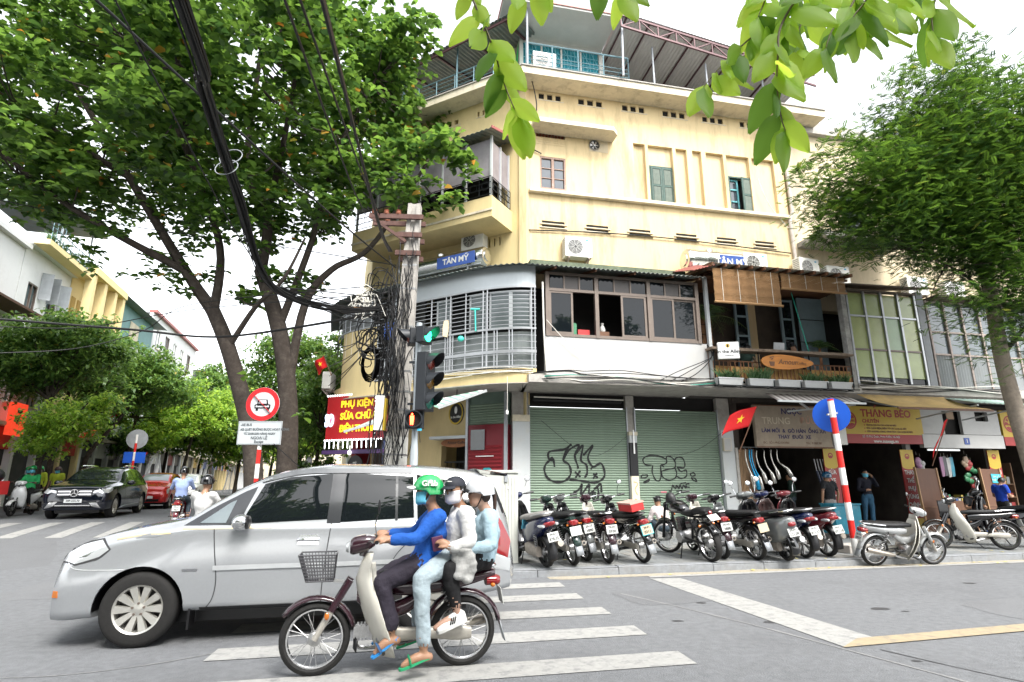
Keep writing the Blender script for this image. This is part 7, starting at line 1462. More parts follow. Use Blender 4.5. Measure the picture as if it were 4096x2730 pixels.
for c, f, a in ((rc,.72,1),(wc,.82,1)):
 for sg in (1,-1):
  if c is rc:
   c.patch([(-.55,.97),(-1.2,.98),(-1.2,1.34),(-.9,1.33)], GLASSD, 'front_side_window', sg, .006); c.patch([(-1.27,.99),(-1.95,1.03),(-1.9,1.34),(-1.27,1.36)], GLASSD, 'rear_side_window', sg, .006); c.patch([(.38,.66),(.6,.6),(.58,.74),(.42,.82),(.28,.82)], CLEARL, 'headlight', sg, .008, 8, 8); c.mirror(-.5, sg*.75, .98, REDP, sg, .8); c.seam([(-.5,.95),(-.5,.35)], .008, ax=sg); c.seam([(-1.24,.96),(-1.22,.35)], .008, ax=sg); c.seam([(-.4,.55),(-2,.58)], .02, name='crease', ax=sg, m=REDP, off=.008)
  else:
   c.patch([(-.75,.985),(-1.55,.99),(-1.55,1.36),(-1.2,1.34)], GLASSD, 'front_side_window', sg, .006); c.patch([(-1.6,.99),(-2.4,1.01),(-2.25,1.3),(-1.6,1.37)], GLASSD, 'rear_side_window', sg, .006); c.patch([(.4,.72),(.74,.62),(.7,.74),(.35,.82)], CLEARL, 'headlight', sg, .008, 8, 8); c.mirror(-.7, sg*.85, 1.0, WHP, sg, .85)
   c.patch([(sg*.5,.34),(sg*.68,.34),(sg*.66,.44),(sg*.48,.42)], BLACK, 'fog_recess', 'f', .006, 5, 4)
 c.patch([(-.45,.3),(.45,.3),(.45,.4),(-.45,.4)], BLACK, 'lower_grille', 'f', .006, 10, 4); c.patch([(-.4,.6),(.4,.6),(.36,.66),(-.36,.66)], BLACK if c is wc else REDP, 'upper_grille', 'f', .006, 10, 3); c.plate('', f+.02, .48)
# ================================================================ motorbikes
WC = {}
def bike_wheel(parent, x, r, kind='spoke', wd=.045, y=0, hubr=.055, steer=0):
 """wheel > tyre, rim, spokes, hub; meshes are shared"""
 o = thing('wheel', None, None, (x,y,r)); o.parent = parent; key = (round(r,3), kind, wd)
 if key not in WC:
  ri = r-.055; d = {}
  d['tyre'] = (G().lathe([(ri-.004,-wd*.55),(ri+.015,-wd*.95),(r-.018,-wd*.85),(r-.003,-wd*.45),(r,0),(r-.003,wd*.45),(r-.018,wd*.85),(ri+.015,wd*.95),(ri-.004,wd*.55)], 36, ax='y').mesh('tyre', True), RUBBER)
  d['rim'] = (G().lathe([(ri+.006,-wd*.6),(ri-.014,-wd*.55),(ri-.02,0),(ri-.014,wd*.55),(ri+.006,wd*.6)], 36, ax='y').mesh('rim', True), CHROME if kind == 'spoke' else BLACK if kind == 'black' else STEEL)
  g = G()
  if kind == 'spoke':
   for k in range(28): a = 2*pi*k/28; b = a+(.35 if k % 4 < 2 else -.35); s = 1 if k % 2 else -1; g.tube([(.05*cos(a),s*.04,.05*sin(a)),((ri-.015)*cos(b),s*.006,(ri-.015)*sin(b))], .0022, 4, cap=False)
   d['spokes'] = (g.mesh('spokes'), STEEL)
  else:
   for k in range(5):
    for e in (-.14,.14): a = 2*pi*k/5; g.bar((.04*cos(a),0,.04*sin(a)),((ri-.012)*cos(a+e),0,(ri-.012)*sin(a+e)), .03, .022, up=(0,1,0))
   d['spokes'] = (g.mesh('spokes'), BLACK if kind == 'black' else STEEL)
  d['hub'] = (G().lathe([(0,-.06),(.03,-.06),(hubr,-.045),(hubr,.045),(.03,.06),(0,.06)], 16, ax='y').mesh('hub', True), STEEL); WC[key] = d
 for k, (me, m) in WC[key].items():
  q = put(k, me, m, o)
  if k == 'spokes': q['kind'] = 'stuff'
 return o
def shell(g, rows, name, m, parent, thick=.006):
 """open skin from rows of points"""
 n = len(rows[0]); g.add([p for r_ in rows for p in r_], [(i*n+j, i*n+j+1, (i+1)*n+j+1, (i+1)*n+j) for i in range(len(rows)-1) for j in range(n-1)])
 o = g.obj(name, m, parent, smooth=True, angle=60); s = o.modifiers.new('s','SOLIDIFY'); s.thickness = thick; return o
def hull(P, name, m, parent, n=14, seg=5):
 """closed body from stations (x, half-width, z centre, half-height) with soft-box sections"""
 rings = []; Q = catmull([(a,0,b) for a, w_, b, h in P], seg); W = [mono(list(range(len(P))), [p[1] for p in P], i/seg) for i in range(len(Q))]; Hh = [mono(list(range(len(P))), [p[3] for p in P], i/seg) for i in range(len(Q))]
 for q, w_, h in zip(Q, W, Hh):
  r_ = []
  for j in range(n):
   a = 2*pi*j/n; c, s = cos(a), sin(a); r_.append((q.x, w_*(abs(c)**.7)*(1 if c > 0 else -1), q.z+h*(abs(s)**.7)*(1 if s > 0 else -1)))
  rings.append(r_)
 return G().loft(rings).obj(name, m, parent, smooth=True, angle=60)
def spring(parent, a, b, m=STEEL, name='shock'):
 a, b = Vector(a), Vector(b); o = G().cyl(a, b, .012, n=8).obj(name, BLACK, parent); d = (b-a); u = d.normalized(); x = u.orthogonal().normalized(); y = u.cross(x); n = 60
 G().tube([a+d*(.08+.75*i/n)+(x*cos(i*.85)+y*sin(i*.85))*.024 for i in range(n+1)], .0055, 5, cap=False).obj('coil', m, o, smooth=True); G().cyl(a+d*.8, b, .018, n=8).obj('damper', STEEL, o)
def fender(parent, cx, cz, r, w_, a0, a1, m, name='mudguard', n=12):
 rows = []
 for i in range(n+1):
  a = lerp(a0, a1, i/n); rows.append([(cx+(r-.02)*cos(a), -w_, cz+(r-.02)*sin(a)), (cx+r*cos(a), -w_*.75, cz+r*sin(a)), (cx+(r+.012)*cos(a), 0, cz+(r+.012)*sin(a)), (cx+r*cos(a), w_*.75, cz+r*sin(a)), (cx+(r-.02)*cos(a), w_, cz+(r-.02)*sin(a))])
 return shell(G(), rows, name, m, parent, .004)
PLW2 = mat('bike_plate', (.46,.47,.45), .5, var=.08, scale=20); PLY = mat('old_plate', (.42,.36,.25), .6, var=.08)
def rear_plate(parent, x, z, lines, m=PLW2, tilt=.25, frame=None):
 o = G().bx(-.003,.003,-.095,.095,-.07,.07).obj('number_plate', m, parent, loc=(x,0,z)); o.rotation_euler.y = tilt
 if frame: G().bx(-.002,.006,-.105,.105,-.08,.08).obj('plate_frame', frame, o)
 mx = lambda zz: Matrix.Translation((-.0045,0,zz)) @ Matrix.Rotation(-pi/2,4,'Z') @ Matrix.Rotation(pi/2,4,'X')
 for k, s in enumerate(lines): text(s, .062 if k else .05, BLACK, o, mx(.033-.066*k), bold=.0015, depth=.0008, name='plate_digits')
def mirrors(parent, x, z, side=(1,-1), m=CHROME, y=.2, rnd=False):
 for s in side:
  st = G().tube(catmull([(x,s*y,z),(x+.02,s*(y+.03),z+.1),(x-.01,s*(y+.06),z+.18)],4), .005, 5).obj('mirror_stem', m, parent, smooth=True)
  G().ell((x-.015,s*(y+.075),z+.22),(.012,.055,.045 if rnd else .035),12,8).obj('mirror', m, st, smooth=True); G().ell((x-.025,s*(y+.075),z+.22),(.005,.046,.035),10,6).obj('mirror_glass', CLEARL, st)
def controls(parent, x, z, hw, m, rake=-.07, up_=.04):
 for s in (1,-1):
  b = G().tube(catmull([(x,0,z),(x,s*hw*.45,z+up_*.6),(x+rake*.6,s*hw*.8,z+up_),(x+rake,s*hw,z+up_)],4), .011, 7).obj('handlebar', m, parent, smooth=True); G().tube([(x+rake*.75,s*hw*.72,z+up_*.98),(x+rake*1.0,s*(hw+.06),z+up_)], .017, 8).obj('grip', BLACK, b); G().tube([(x+rake*.55+.02,s*hw*.65,z+up_),(x+.03+rake,s*hw*.95,z+up_-.01)], .006, 5).obj('lever', CHROME, b)
def underbone(label, P, rz, cs, lean=.0, plate=('29-H1','593.8'), mirror=(), basket=False, box=False, steer=0., platem=PLW2, pframe=None, group='motorbikes parked on the pavement', name='motorbike', stand=True, lamp=REDL, mono_=False):
 t = thing(name, label, 'motorbike', P, rz, group); t.rotation_mode = 'XYZ'; t.rotation_euler = (lean, 0, rz); b = t; legm, trim, seatm = cs
 bike_wheel(b, -.62, .285); bike_wheel(b, .62, .285)
 for s in (1,-1):
  G().tube([(.62,s*.075,.285),(.52,s*.075,.46),(.48,s*.075,.53)], [.024,.026,.022], 8).obj('fork_leg', mat('fork_grey', (.4,.38,.34), .45, .3, var=.1), b, smooth=True); G().tube([(.5,s*.075,.5),(.36,s*.07,.74)], .03, 8).obj('fork_cover', trim, b, smooth=True); G().ell((.53,s*.115,.47),(.02,.012,.03)).obj('indicator', ORL, b)
 fender(b, .62, .285, .325, .06, radians(35), radians(165), trim, 'front_mudguard')
 shell(G(), [[(.28+.62*0+dx, y, z) for dx, y, z in ((.0,-w_*.2,zz),(.03,0,zz+.01),(.0,w_*.2,zz))] for zz, w_ in ((.28,.5),(.18,.55))], 'mud_flap', BLACK, b)
 rows = []
 for zz, xc, hw, sw in ((.95,.25,.075,.05),(.86,.285,.1,.07),(.74,.32,.15,.11),(.62,.3,.2,.13),(.48,.25,.235,.13),(.34,.195,.225,.13),(.22,.14,.19,.12),(.13,.09,.13,.1)):
  rows.append([(xc-1.25*sw*(abs(k)/4)**1.6, 1.1*hw*k/4, zz) for k in range(-4,5)])
 shell(G(), rows, 'leg_shield', legm, b, .01); shell(G(), [[(x-.035,y*.8,z) for x, y, z in r_] for r_ in rows[1:-1]], 'inner_shield', legm, b, .01)
 hull([(.3,.035,.6,.045),(.1,.05,.48,.06),(-.1,.06,.5,.07),(-.25,.08,.6,.07)], 'frame_cover', legm if legm is not IVORY else trim, b)
 hull([(.12,.05,.76,.03),(-.05,.1,.775,.045),(-.3,.12,.775,.05),(-.55,.125,.79,.045),(-.78,.1,.81,.03),(-.84,.07,.81,.02)], 'seat', seatm, b)
 hull([(.0,.07,.66,.06),(-.2,.1,.67,.08),(-.5,.105,.69,.07),(-.78,.085,.735,.05),(-.9,.05,.75,.03)], 'side_cover', trim, b)
 G().tube(catmull([(-.5,.13,.79),(-.7,.125,.81),(-.88,.07,.82),(-.9,0,.82),(-.88,-.07,.82),(-.7,-.125,.81),(-.5,-.13,.79)],4), .011, 6).obj('grab_rail', CHROME if not mono_ else BLACK, b, smooth=True)
 fender(b, -.62, .285, .34, .07, radians(20), radians(172), trim, 'rear_mudguard'); shell(G(), [[(-.945-dz*.3,y,.36-dz) for y in (-.06,0,.06)] for dz in (0,.08,.17)], 'mud_flap', GREYM, b)
 hull([(-.82,.08,.69,.045),(-.9,.085,.69,.045),(-.945,.06,.69,.035)], 'tail_lamp', lamp, b)
 for s in (1,-1): G().ell((-.87,s*.1,.66),(.022,.02,.018)).obj('indicator', ORL, b); spring(b, (-.42,s*.115,.66), (-.6,s*.105,.33), STEEL if s > 0 else STEEL); G().tube([(-.05,s*.07,.3),(-.62,s*.085,.285)], .02, 6).obj('swingarm', BLACK, b)
 rear_plate(b, -.955, .565, plate, platem, .2, pframe)
 hull([(-.02,.03,.3,.06),(-.3,.035,.3,.045),(-.56,.035,.29,.06),(-.68,.03,.285,.045)], 'chain_case', mat('chain_case', (.36,.34,.3), .5, .4, var=.15), b).location.y = .095
 G().lathe([(.0,-.12),(.09,-.12),(.105,-.08),(.105,.08),(.09,.12),(0,.12)], 18, (.03,0,.3), 'y').obj('crankcase', STEEL, b, smooth=True); g = G()
 for k in range(6): g.bx(.13+.028*k,.144+.028*k,-.06,.06,.26,.38)
 g.bx(.1,.31,-.045,.045,.275,.365); g.obj('cylinder', STEEL, b); G().lathe([(0,-.0),(.07,0),(.05,.03),(0,.03)], 14, (.03,.12,.3), 'y').obj('engine_cover', STEEL, b, smooth=True)
 G().tube(catmull([(.28,-.04,.27),(.26,-.09,.17),(.0,-.12,.17),(-.2,-.13,.2),(-.32,-.13,.24)],4), .016, 7).obj('exhaust_pipe', CHROME, b, smooth=True); G().tube([(-.3,-.13,.235),(-.4,-.13,.25),(-.86,-.13,.345),(-.88,-.13,.35)], [.022,.04,.045,.036], 12).obj('muffler', mat('sooty_muffler', (.4,.36,.31), .35, .8, var=.2), b, smooth=True); G().cyl((-.875,-.13,.349),(-.885,-.13,.352), .024, n=10).obj('muffler_hole', BLACK, b)
 for s in (1,-1): G().tube([(.06,s*.05,.2),(.06,s*.27,.2)], .014, 6).obj('footpeg', RUBBER, b); G().tube([(-.28,s*.1,.33),(-.3,s*.25,.33)], .014, 6).obj('rear_peg', RUBBER, b)
 if stand: G().tube([(.02,.09,.2),(-.1,.24,.02),(-.14,.25,.015)], .01, 6).obj('side_stand', BLACK, b)
 hd = thing('handlebar_unit', None, None, (.25,0,0)); hd.parent = b; hd.rotation_euler.z = steer
 hull([(.13,.07,1.0,.055),(.09,.095,1.01,.075),(.0,.1,1.03,.07),(-.08,.075,1.045,.04)], 'cowl', trim, hd); hull([(.14,.065,1.0,.05),(.165,.05,.995,.035)], 'headlamp', CLEARL, hd); G().cyl((.02,0,.92),(.0,0,1.0), .035, n=8).obj('stem', trim, hd); hull([(.0,.055,1.09,.012),(-.06,.055,1.085,.01)], 'speedometer', mat('dial', (.35,.36,.36), .2, coat=.8), hd)
 controls(hd, -.02, 1.02, .27, CHROME)
 if mirror: mirrors(hd, -.06, 1.07, mirror, BLACK if mono_ else CHROME)
 if basket:
  g = G(); WIRE = mat('basket_wire', (.05,.05,.055), .5, .4)
  def bp(u, v, k): a, c = lerp(.11,.15,k), lerp(.085,.11,k); return (.23+u*a+(.03*k), v*c*1.25, lerp(.74,.95,k))
  per = [(-1,-1),(1,-1),(1,1),(-1,1)]
  for k in range(9):
   kk = k/8; pts = [Vector(bp(*p, kk)) for p in per]; g.tube(pts+[pts[0]], .0035 if k not in (0,8) else .006, 4)
  for e in range(4):
   for j in range(11):
    u = lerp(per[e][0], per[(e+1) % 4][0], j/11); v = lerp(per[e][1], per[(e+1) % 4][1], j/11); g.tube([bp(u,v,0), bp(u,v,1)], .0028, 4)
  for j in range(8): v = -1+2*j/7; g.tube([bp(-1,v,0), bp(1,v,0)], .003, 4); g.tube([bp(v,-1,0), bp(v,1,0)], .003, 4)
  o = g.obj('basket', WIRE, b); o.location.x = .38; G().bar((.42,0,.72),(.62,0,.74), .1, .012).obj('basket_bracket', STEEL, b)
 if box: pass
 return t
def scooter(label, P, rz, cs, lean=0., plate=('29-E1','878.35'), mirror=(1,), vespa=False, steer=0., group='motorbikes parked on the pavement', lampm=REDL, seatm=None, big=False):
 t = thing('scooter', label, 'scooter', P, rz, group); t.rotation_euler = (lean,0,rz); b = t; body, trim = cs; r1 = .24 if not big else .275; seatm = seatm or mat('scooter_seat', (.01,.01,.011), .6)
 bike_wheel(b, -.6, r1 if not vespa else .22, 'black' if not big else 'alloy', .055); bike_wheel(b, .62, r1 if not vespa else .22, 'black' if not big else 'alloy', .05); rr = r1 if not vespa else .22
 for s in (1,-1): G().tube([(.62,s*.07,rr),(.5,s*.06,.6)], .022, 8).obj('fork_leg', BLACK, b)
 fender(b, .62, rr, rr+.045, .075, radians(25), radians(160), body if not vespa else body, 'front_mudguard')
 rows = []
 for zz, xc, hw, sw in ((1.0,.36,.1,.05),(.9,.42,.18,.09),(.75,.46,.23,.12),(.6,.44,.24,.12),(.45,.4,.22,.1),(.33,.36,.19,.06),(.26,.3,.17,.02)): rows.append([(xc-sw*(abs(k)/4)**2, hw*k/4, zz) for k in range(-4,5)])
 shell(G(), rows, 'front_apron', body, b, .012); shell(G(), [[(x-.07,y*.9,z) for x, y, z in r_] for r_ in rows], 'inner_apron', trim, b, .012)
 hull([(.36,.17,.24,.03),(.2,.19,.24,.035),(-.05,.19,.25,.04),(-.15,.17,.28,.06)], 'floorboard', trim, b)
 hull([(-.05,.1,.45,.17),(-.2,.16,.5,.2),(-.45,.19,.58,.17),(-.7,.17,.66,.13),(-.88,.11,.72,.08),(-.96,.05,.74,.04)] if not vespa else [(-.05,.1,.42,.2),(-.2,.18,.46,.24),(-.45,.23,.5,.24),(-.7,.21,.54,.21),(-.85,.14,.6,.15),(-.92,.06,.64,.08)], 'body_panel', body, b)
 hull([(.02,.08,.74,.035),(-.15,.14,.76,.05),(-.45,.16,.79,.055),(-.75,.14,.83,.045),(-.88,.09,.84,.03)], 'seat', seatm, b)
 G().tube(catmull([(-.6,.16,.82),(-.8,.15,.85),(-.95,.08,.86),(-.97,0,.86),(-.95,-.08,.86),(-.8,-.15,.85),(-.6,-.16,.82)],4), .013, 6).obj('grab_rail', STEEL if not vespa else CHROME, b, smooth=True)
 hull([(-.86,.11,.68,.04),(-.93,.1,.69,.04),(-.985,.06,.7,.025)] if not vespa else [(-.88,.065,.63,.035),(-.93,.07,.63,.04),(-.96,.05,.63,.03)], 'tail_lamp', lampm, b)
 if not vespa:
  for s in (1,-1): hull([(-.78,.03,.67,.02),(-.9,.035,.67,.025),(-.95,.02,.67,.015)], 'indicator', CLEARL, b).location.y = s*.12
 rear_plate(b, -.93 if vespa else -.99, .5, plate, PLW2, .3); fender(b, -.6, rr, rr+.07, .08, radians(120), radians(200), BLACK if not vespa else trim, 'rear_mudguard')
 G().lathe([(0,.05),(.09,.05),(.11,.1),(.1,.16),(0,.17)], 18, (-.35,0,.3), 'y').obj('engine_case', mat('dusty_engine', (.28,.25,.22), .6, .4, var=.25, scale=14), b, smooth=True); hull([(-.2,.05,.29,.09),(-.4,.06,.28,.1),(-.62,.05,.26,.08)], 'transmission', MATS['dusty_engine'], b).location.y = .12
 G().tube([(-.15,-.12,.2),(-.4,-.15,.25),(-.5,-.16,.27),(-.88,-.16,.36)], [.02,.03,.055,.05], 12).obj('muffler', STEEL if vespa else mat('sooty_muffler', (.4,.36,.31), .35, .8), b, smooth=True)
 for s in ((1,-1) if not vespa else (1,)): spring(b, (-.6,s*.14,.56), (-.58,s*.12,.28))
 G().tube([(0,.12,.2),(-.1,.24,.02),(-.15,.25,.015)], .011, 6).obj('side_stand', BLACK, b)
 hd = thing('handlebar_unit', None, None, (.33,0,0)); hd.parent = b; hd.rotation_euler.z = steer
 hull([(.12,.09,1.05,.05),(.06,.15,1.07,.075),(-.02,.16,1.09,.06),(-.09,.1,1.1,.035)], 'cowl', body, hd); hull([(.12,.08,1.05,.045),(.155,.05,1.04,.03)], 'headlamp', CLEARL, hd); hull([(.0,.1,1.135,.012),(-.07,.1,1.125,.012)], 'dashboard', mat('dial', (.35,.36,.36), .2, coat=.8), hd); G().cyl((.03,0,.9),(.0,0,1.05), .05, n=8).obj('stem', trim, hd); controls(hd, -.03, 1.08, .29, BLACK, -.06, .02)
 if mirror: mirrors(hd, -.05, 1.12, mirror, CHROME, .2, True)
 return t
BLK = mat('gloss_black', (.004,.004,.005), .16, var=.1, coat=.9); MAR = mat('maroon_trim', (.028,.009,.015), .22, var=.1, coat=.8); IVORY = mat('ivory_plastic', (.52,.505,.45), .4, var=.06, grime=(.35,.3,.22), gs=6, gamt=.35); NAVB = mat('navy_plastic', (.006,.011,.05), .18, var=.1, coat=.9)
DGREEN = mat('dark_green_plastic', (.012,.03,.025), .2, coat=.8); WINE = mat('wine_plastic', (.12,.012,.018), .18, coat=.9); GREYP = mat('grey_plastic', (.16,.17,.17), .25, .3, coat=.7); SEAT = mat('seat_vinyl', (.008,.008,.009), .55, var=.15, scale=20); SILVB = mat('silver_plastic', (.42,.43,.43), .3, .4, coat=.6); BRN = mat('brown_plastic', (.05,.03,.028), .25, coat=.8)
# hero bike
HB = Vector((-1.04,5.34,0)); HR = radians(193.0)
hero = underbone('white shielded motorbike with front basket carrying three riders', HB, HR, (IVORY, MAR, SEAT), 0, ('29-V7','4130'), (), True, steer=.0, group=None, stand=False)
G().tube([(.16,-.2,1.07),(.18,-.26,1.16),(.16,-.27,1.25)], .006, 5).obj('mirror_stem', BLACK, hero); G().ell((.15,-.27,1.32),(.012,.045,.07),12,8).obj('mirror', BLACK, hero, smooth=True)
# parked bikes: rear wheel point and heading in the facade frame
def park(fn, label, rear, ang, lean, *a, **k):
 """rear = world ground point of the rear wheel, ang = heading"""
 d = Vector((cos(ang), sin(ang), 0)); p = Vector((*rear, 0))+d*.62; o = fn(label, Vector((p.x, p.y, .13)), ang, *a, lean=lean, **k); o.scale = (1.08,)*3; return o
A0 = radians(108)
park(scooter, 'dark blue scooter with a surgical mask hung on it beside the grey cabinet', (.6,10.42), radians(113), -.17, (NAVB, BLK), plate=('29-E1','878.35'), mirror=(-1,), seatm=mat('grey_seat', (.2,.19,.18), .7))
park(underbone, 'dark green motorbike with plain white plate beside the blue scooter', (1.08,10.68), radians(106), -.16, (BLK, DGREEN, SEAT), plate=('',''), mono_=True)
park(underbone, 'dark motorbike with square red lamp and plate 1890', (1.37,11.2), radians(106), -.15, (BLK, GREYP, SEAT), plate=('29-17','1890'), mono_=True)
park(underbone, 'white shielded motorbike with chrome rail before the green shutter', (1.73,10.93), radians(101), -.08, (IVORY, MAR, SEAT), plate=('29-H1','5930'))
b5 = park(underbone, 'black motorbike with red tool box strapped on its seat', (2.38,11.0), radians(108), -.2, (BLK, BLK, SEAT), plate=('29-F1','0311'), mirror=(-1,), platem=PLY, pframe=mat('teal_frame2', (.03,.35,.38), .5), mono_=True)
tb = thing('tool_box', 'red steel tool box strapped behind the seat of the black motorbike', 'tool box', b5.matrix_basis @ Vector((-.55,0,.86)), radians(108)); tb.rotation_euler.x = -.2; G().bx(-.28,.22,-.13,.13,0,.13).obj('body', mat('red_box', (.5,.03,.03), .45, var=.12), tb, bevel=.008); G().bx(-.29,.23,-.14,.14,.131,.16).obj('lid', mat('pale_lid', (.5,.3,.25), .6), tb)
# classic motorcycle
def motorcycle(label, P, rz, lean):
 t = thing('motorcycle', label, 'motorcycle', P, rz); t.rotation_euler = (lean,0,rz); b = t
 bike_wheel(b, .68, .31, 'spoke', .055, hubr=.07).rotation_euler.z = .5; bike_wheel(b, -.68, .31, 'spoke', .065, hubr=.075)
 for s in (1,-1): G().tube([(.68,s*.09,.31),(.46,s*.09,.78),(.38,s*.09,.95)], [.028,.026,.022], 8).obj('fork_leg', BLACK if s else STEEL, b, smooth=True); spring(b, (-.42,s*.13,.72), (-.62,s*.12,.36), BLACK); G().tube([(-.1,s*.08,.36),(-.68,s*.1,.31)], .022, 6).obj('swingarm', BLACK, b); G().ell((.5,s*.14,.72),(.025,.02,.025)).obj('indicator', ORL, b); G().ell((-.72,s*.14,.62),(.025,.03,.025)).obj('indicator', ORL, b)
 fender(b, .68, .31, .35, .07, radians(40), radians(150), BLK, 'front_mudguard')
 hull([(.38,.05,.9,.05),(.3,.1,.9,.1),(.1,.14,.9,.12),(-.1,.11,.87,.09),(-.18,.07,.84,.05)], 'fuel_tank', BLK, b); hull([(.22,.105,.86,.03),(.1,.143,.87,.05),(-.05,.12,.86,.035)], 'tank_stripe', SILVB, b)
 hull([(-.12,.08,.81,.035),(-.3,.13,.81,.045),(-.5,.13,.83,.05),(-.52,.12,.85,.06),(-.75,.12,.87,.05),(-.85,.08,.87,.03)], 'seat', SEAT, b)
 for P_ in ([(.36,0,.9),(.3,0,.55),(.15,0,.3),(-.15,0,.28),(-.25,0,.5),(-.4,0,.72)],[(.36,0,.95),(.0,0,.78),(-.4,0,.74),(-.85,0,.76)]): G().tube(catmull(P_,4), .022, 7).obj('frame_tube', BLACK, b, smooth=True)
 G().lathe([(0,-.13),(.1,-.13),(.12,-.08),(.12,.08),(.1,.13),(0,.13)], 20, (.05,0,.37), 'y').obj('crankcase', STEEL, b, smooth=True); g = G()
 for k in range(8): g.bx(-.02,.16,-.08,.08,.49+.028*k,.505+.028*k)
 g.bx(.01,.13,-.06,.06,.47,.72); g.obj('cylinder', BLK, b); hull([(-.2,.09,.6,.09),(-.38,.09,.62,.08)], 'side_panel', BLK, b)
 G().tube(catmull([(.15,-.06,.62),(.28,-.1,.5),(.2,-.13,.26),(-.1,-.14,.26),(-.3,-.14,.29)],4), .02, 8).obj('exhaust_pipe', CHROME, b, smooth=True); G().tube([(-.28,-.14,.285),(-.36,-.14,.3),(-.9,-.15,.38)], [.025,.045,.045], 12).obj('muffler', BLK, b, smooth=True)
 G().lathe([(0,.0),(.085,0),(.095,.03),(.06,.12),(0,.13)], 18, (.42,0,.9), 'x').obj('headlamp_shell', BLK, b, smooth=True); G().ell((.43,0,.9),(.02,.085,.085)).obj('headlamp', CLEARL, b)
 controls(b, .34, 1.02, .34, BLACK, -.12, .1); G().cyl((.36,0,1.0),(.33,0,1.07), .04, n=10).obj('clock', BLACK, b)
 fender(b, -.68, .31, .36, .08, radians(60), radians(150), BLK, 'rear_mudguard'); G().ell((-.9,0,.83),(.03,.04,.04)).obj('tail_lamp', REDL, b); rear_plate(b, -.98, .76, ('',''), PLW2, .9)
 G().tube([(.0,.1,.3),(-.12,.28,.02),(-.17,.3,.015)], .012, 6).obj('side_stand', BLACK, b); return t
d6 = radians(106); mc = motorcycle('black classic motorcycle with spoked wheels beside the squatting man', Vector((3.68+cos(d6)*.7, 11.12+sin(d6)*.7, .13)), d6, -.16); mc.scale = (1.06,)*3
g = G().loft([[(.115*s*cos(q*pi/8),.1*s*sin(q*pi/8),z) for q in range(16)] for s, z in ((1,0),(1.05,.05),(.95,.11),(.7,.16),(.3,.185),(.05,.19))]); o = g.obj('helmet', mat('matt_black', (.02,.02,.021), .5), loc=mc.matrix_basis @ Vector((.28,0,.98)), rot=(-.16,0,d6), smooth=True, label='matt black half helmet resting on the tank of the classic motorcycle', cat='helmet')
park(underbone, 'maroon and cream motorbike half hidden behind the classic motorcycle', (4.03,11.55), radians(97), -.12, (IVORY, MAR, SEAT), plate=('29-H2','2888'))
park(underbone, 'black and silver motorbike with yellowed plate before the white pillar', (4.6,11.38), radians(106), -.17, (GREYP, BLK, SEAT), plate=('',''), mirror=(-1,), platem=PLY, mono_=True)
park(scooter, 'rounded grey and black scooter with chrome rear bar and red lamp', (5.12,11.22), radians(99), -.15, (GREYP, BLK), plate=('29-H1','121.09'), mirror=(1,-1), vespa=True)
park(scooter, 'dark blue scooter with silver seat rail next to the rounded grey scooter', (5.66,11.65), radians(101), -.14, (NAVB, BRN), plate=('29-D1','815.37'), mirror=(1,), big=True)
park(scooter, 'wine red scooter with silver rail beside the striped pole', (6.24,11.9), radians(101), -.13, (WINE, BLK), plate=('29-C1','071.18'), mirror=(1,-1), big=True)
underbone('cream motorbike leaning in the gutter just past the striped pole', Vector((7.5,11.6,.0)), radians(8), (IVORY, SILVB, SEAT), .2, ('29-Y1','0977'), (1,), steer=-.5)
underbone('cream motorbike with long black seat parked along the shop pavement', Vector((10.05,13.1,.13)), radians(163), (IVORY, BLK, SEAT), .12, ('29-U1','4417'), (-1,), steer=.2)
park(scooter, 'black scooter beside the man in the blue shirt', (11.75,13.35), radians(138), .1, (BLK, BLK), plate=('29-X3','207.5'), mirror=(1,-1))
# bikes of the riders on the side street
RB = []
RB.append(scooter('white faced motorbike of the green jacketed delivery rider beside the black SUV', Vector(gz(-16.8,20.3)), HEADD-.05, (mat('white_plastic', (.68,.69,.7), .3, coat=.6), BLK), plate=('',''), mirror=(), group='motorbikes on the side street'))
RB.append(underbone('dark motorbike of the masked rider behind the white faced motorbike', Vector(gz(-18.6,22.3)), HEADD-.05, (BLK, DGREEN, SEAT), 0, ('',''), group='motorbikes on the side street', stand=False))
RB.append(underbone('red motorbike of the rider in the pale blue shirt', Vector(gz(-9.45,16.9)), SA+.1, (WINE, WINE, SEAT), 0, ('29-L5','662'), group='motorbikes on the side street', stand=False))
RB.append(underbone('motorbike of the rider in white hidden behind the people carrier', Vector(gz(-5.75,11.35)), SA-.35, (BLK, NAVB, SEAT), 0, ('',''), group='motorbikes on the side street', stand=False))
RB.append(underbone('motorbike of the rider in blue far down the side street', Vector(gz(-14.2,32)), HEADD, (BLK, GREYP, SEAT), 0, ('',''), group='motorbikes on the side street', stand=False))
RB.append(underbone('dark motorbike of the standing rider in grey with a black bag', Vector(gz(-16.9,19.0)), HEADD+.2, (IVORY, BLK, SEAT), 0, ('',''), group='motorbikes on the side street', stand=False))
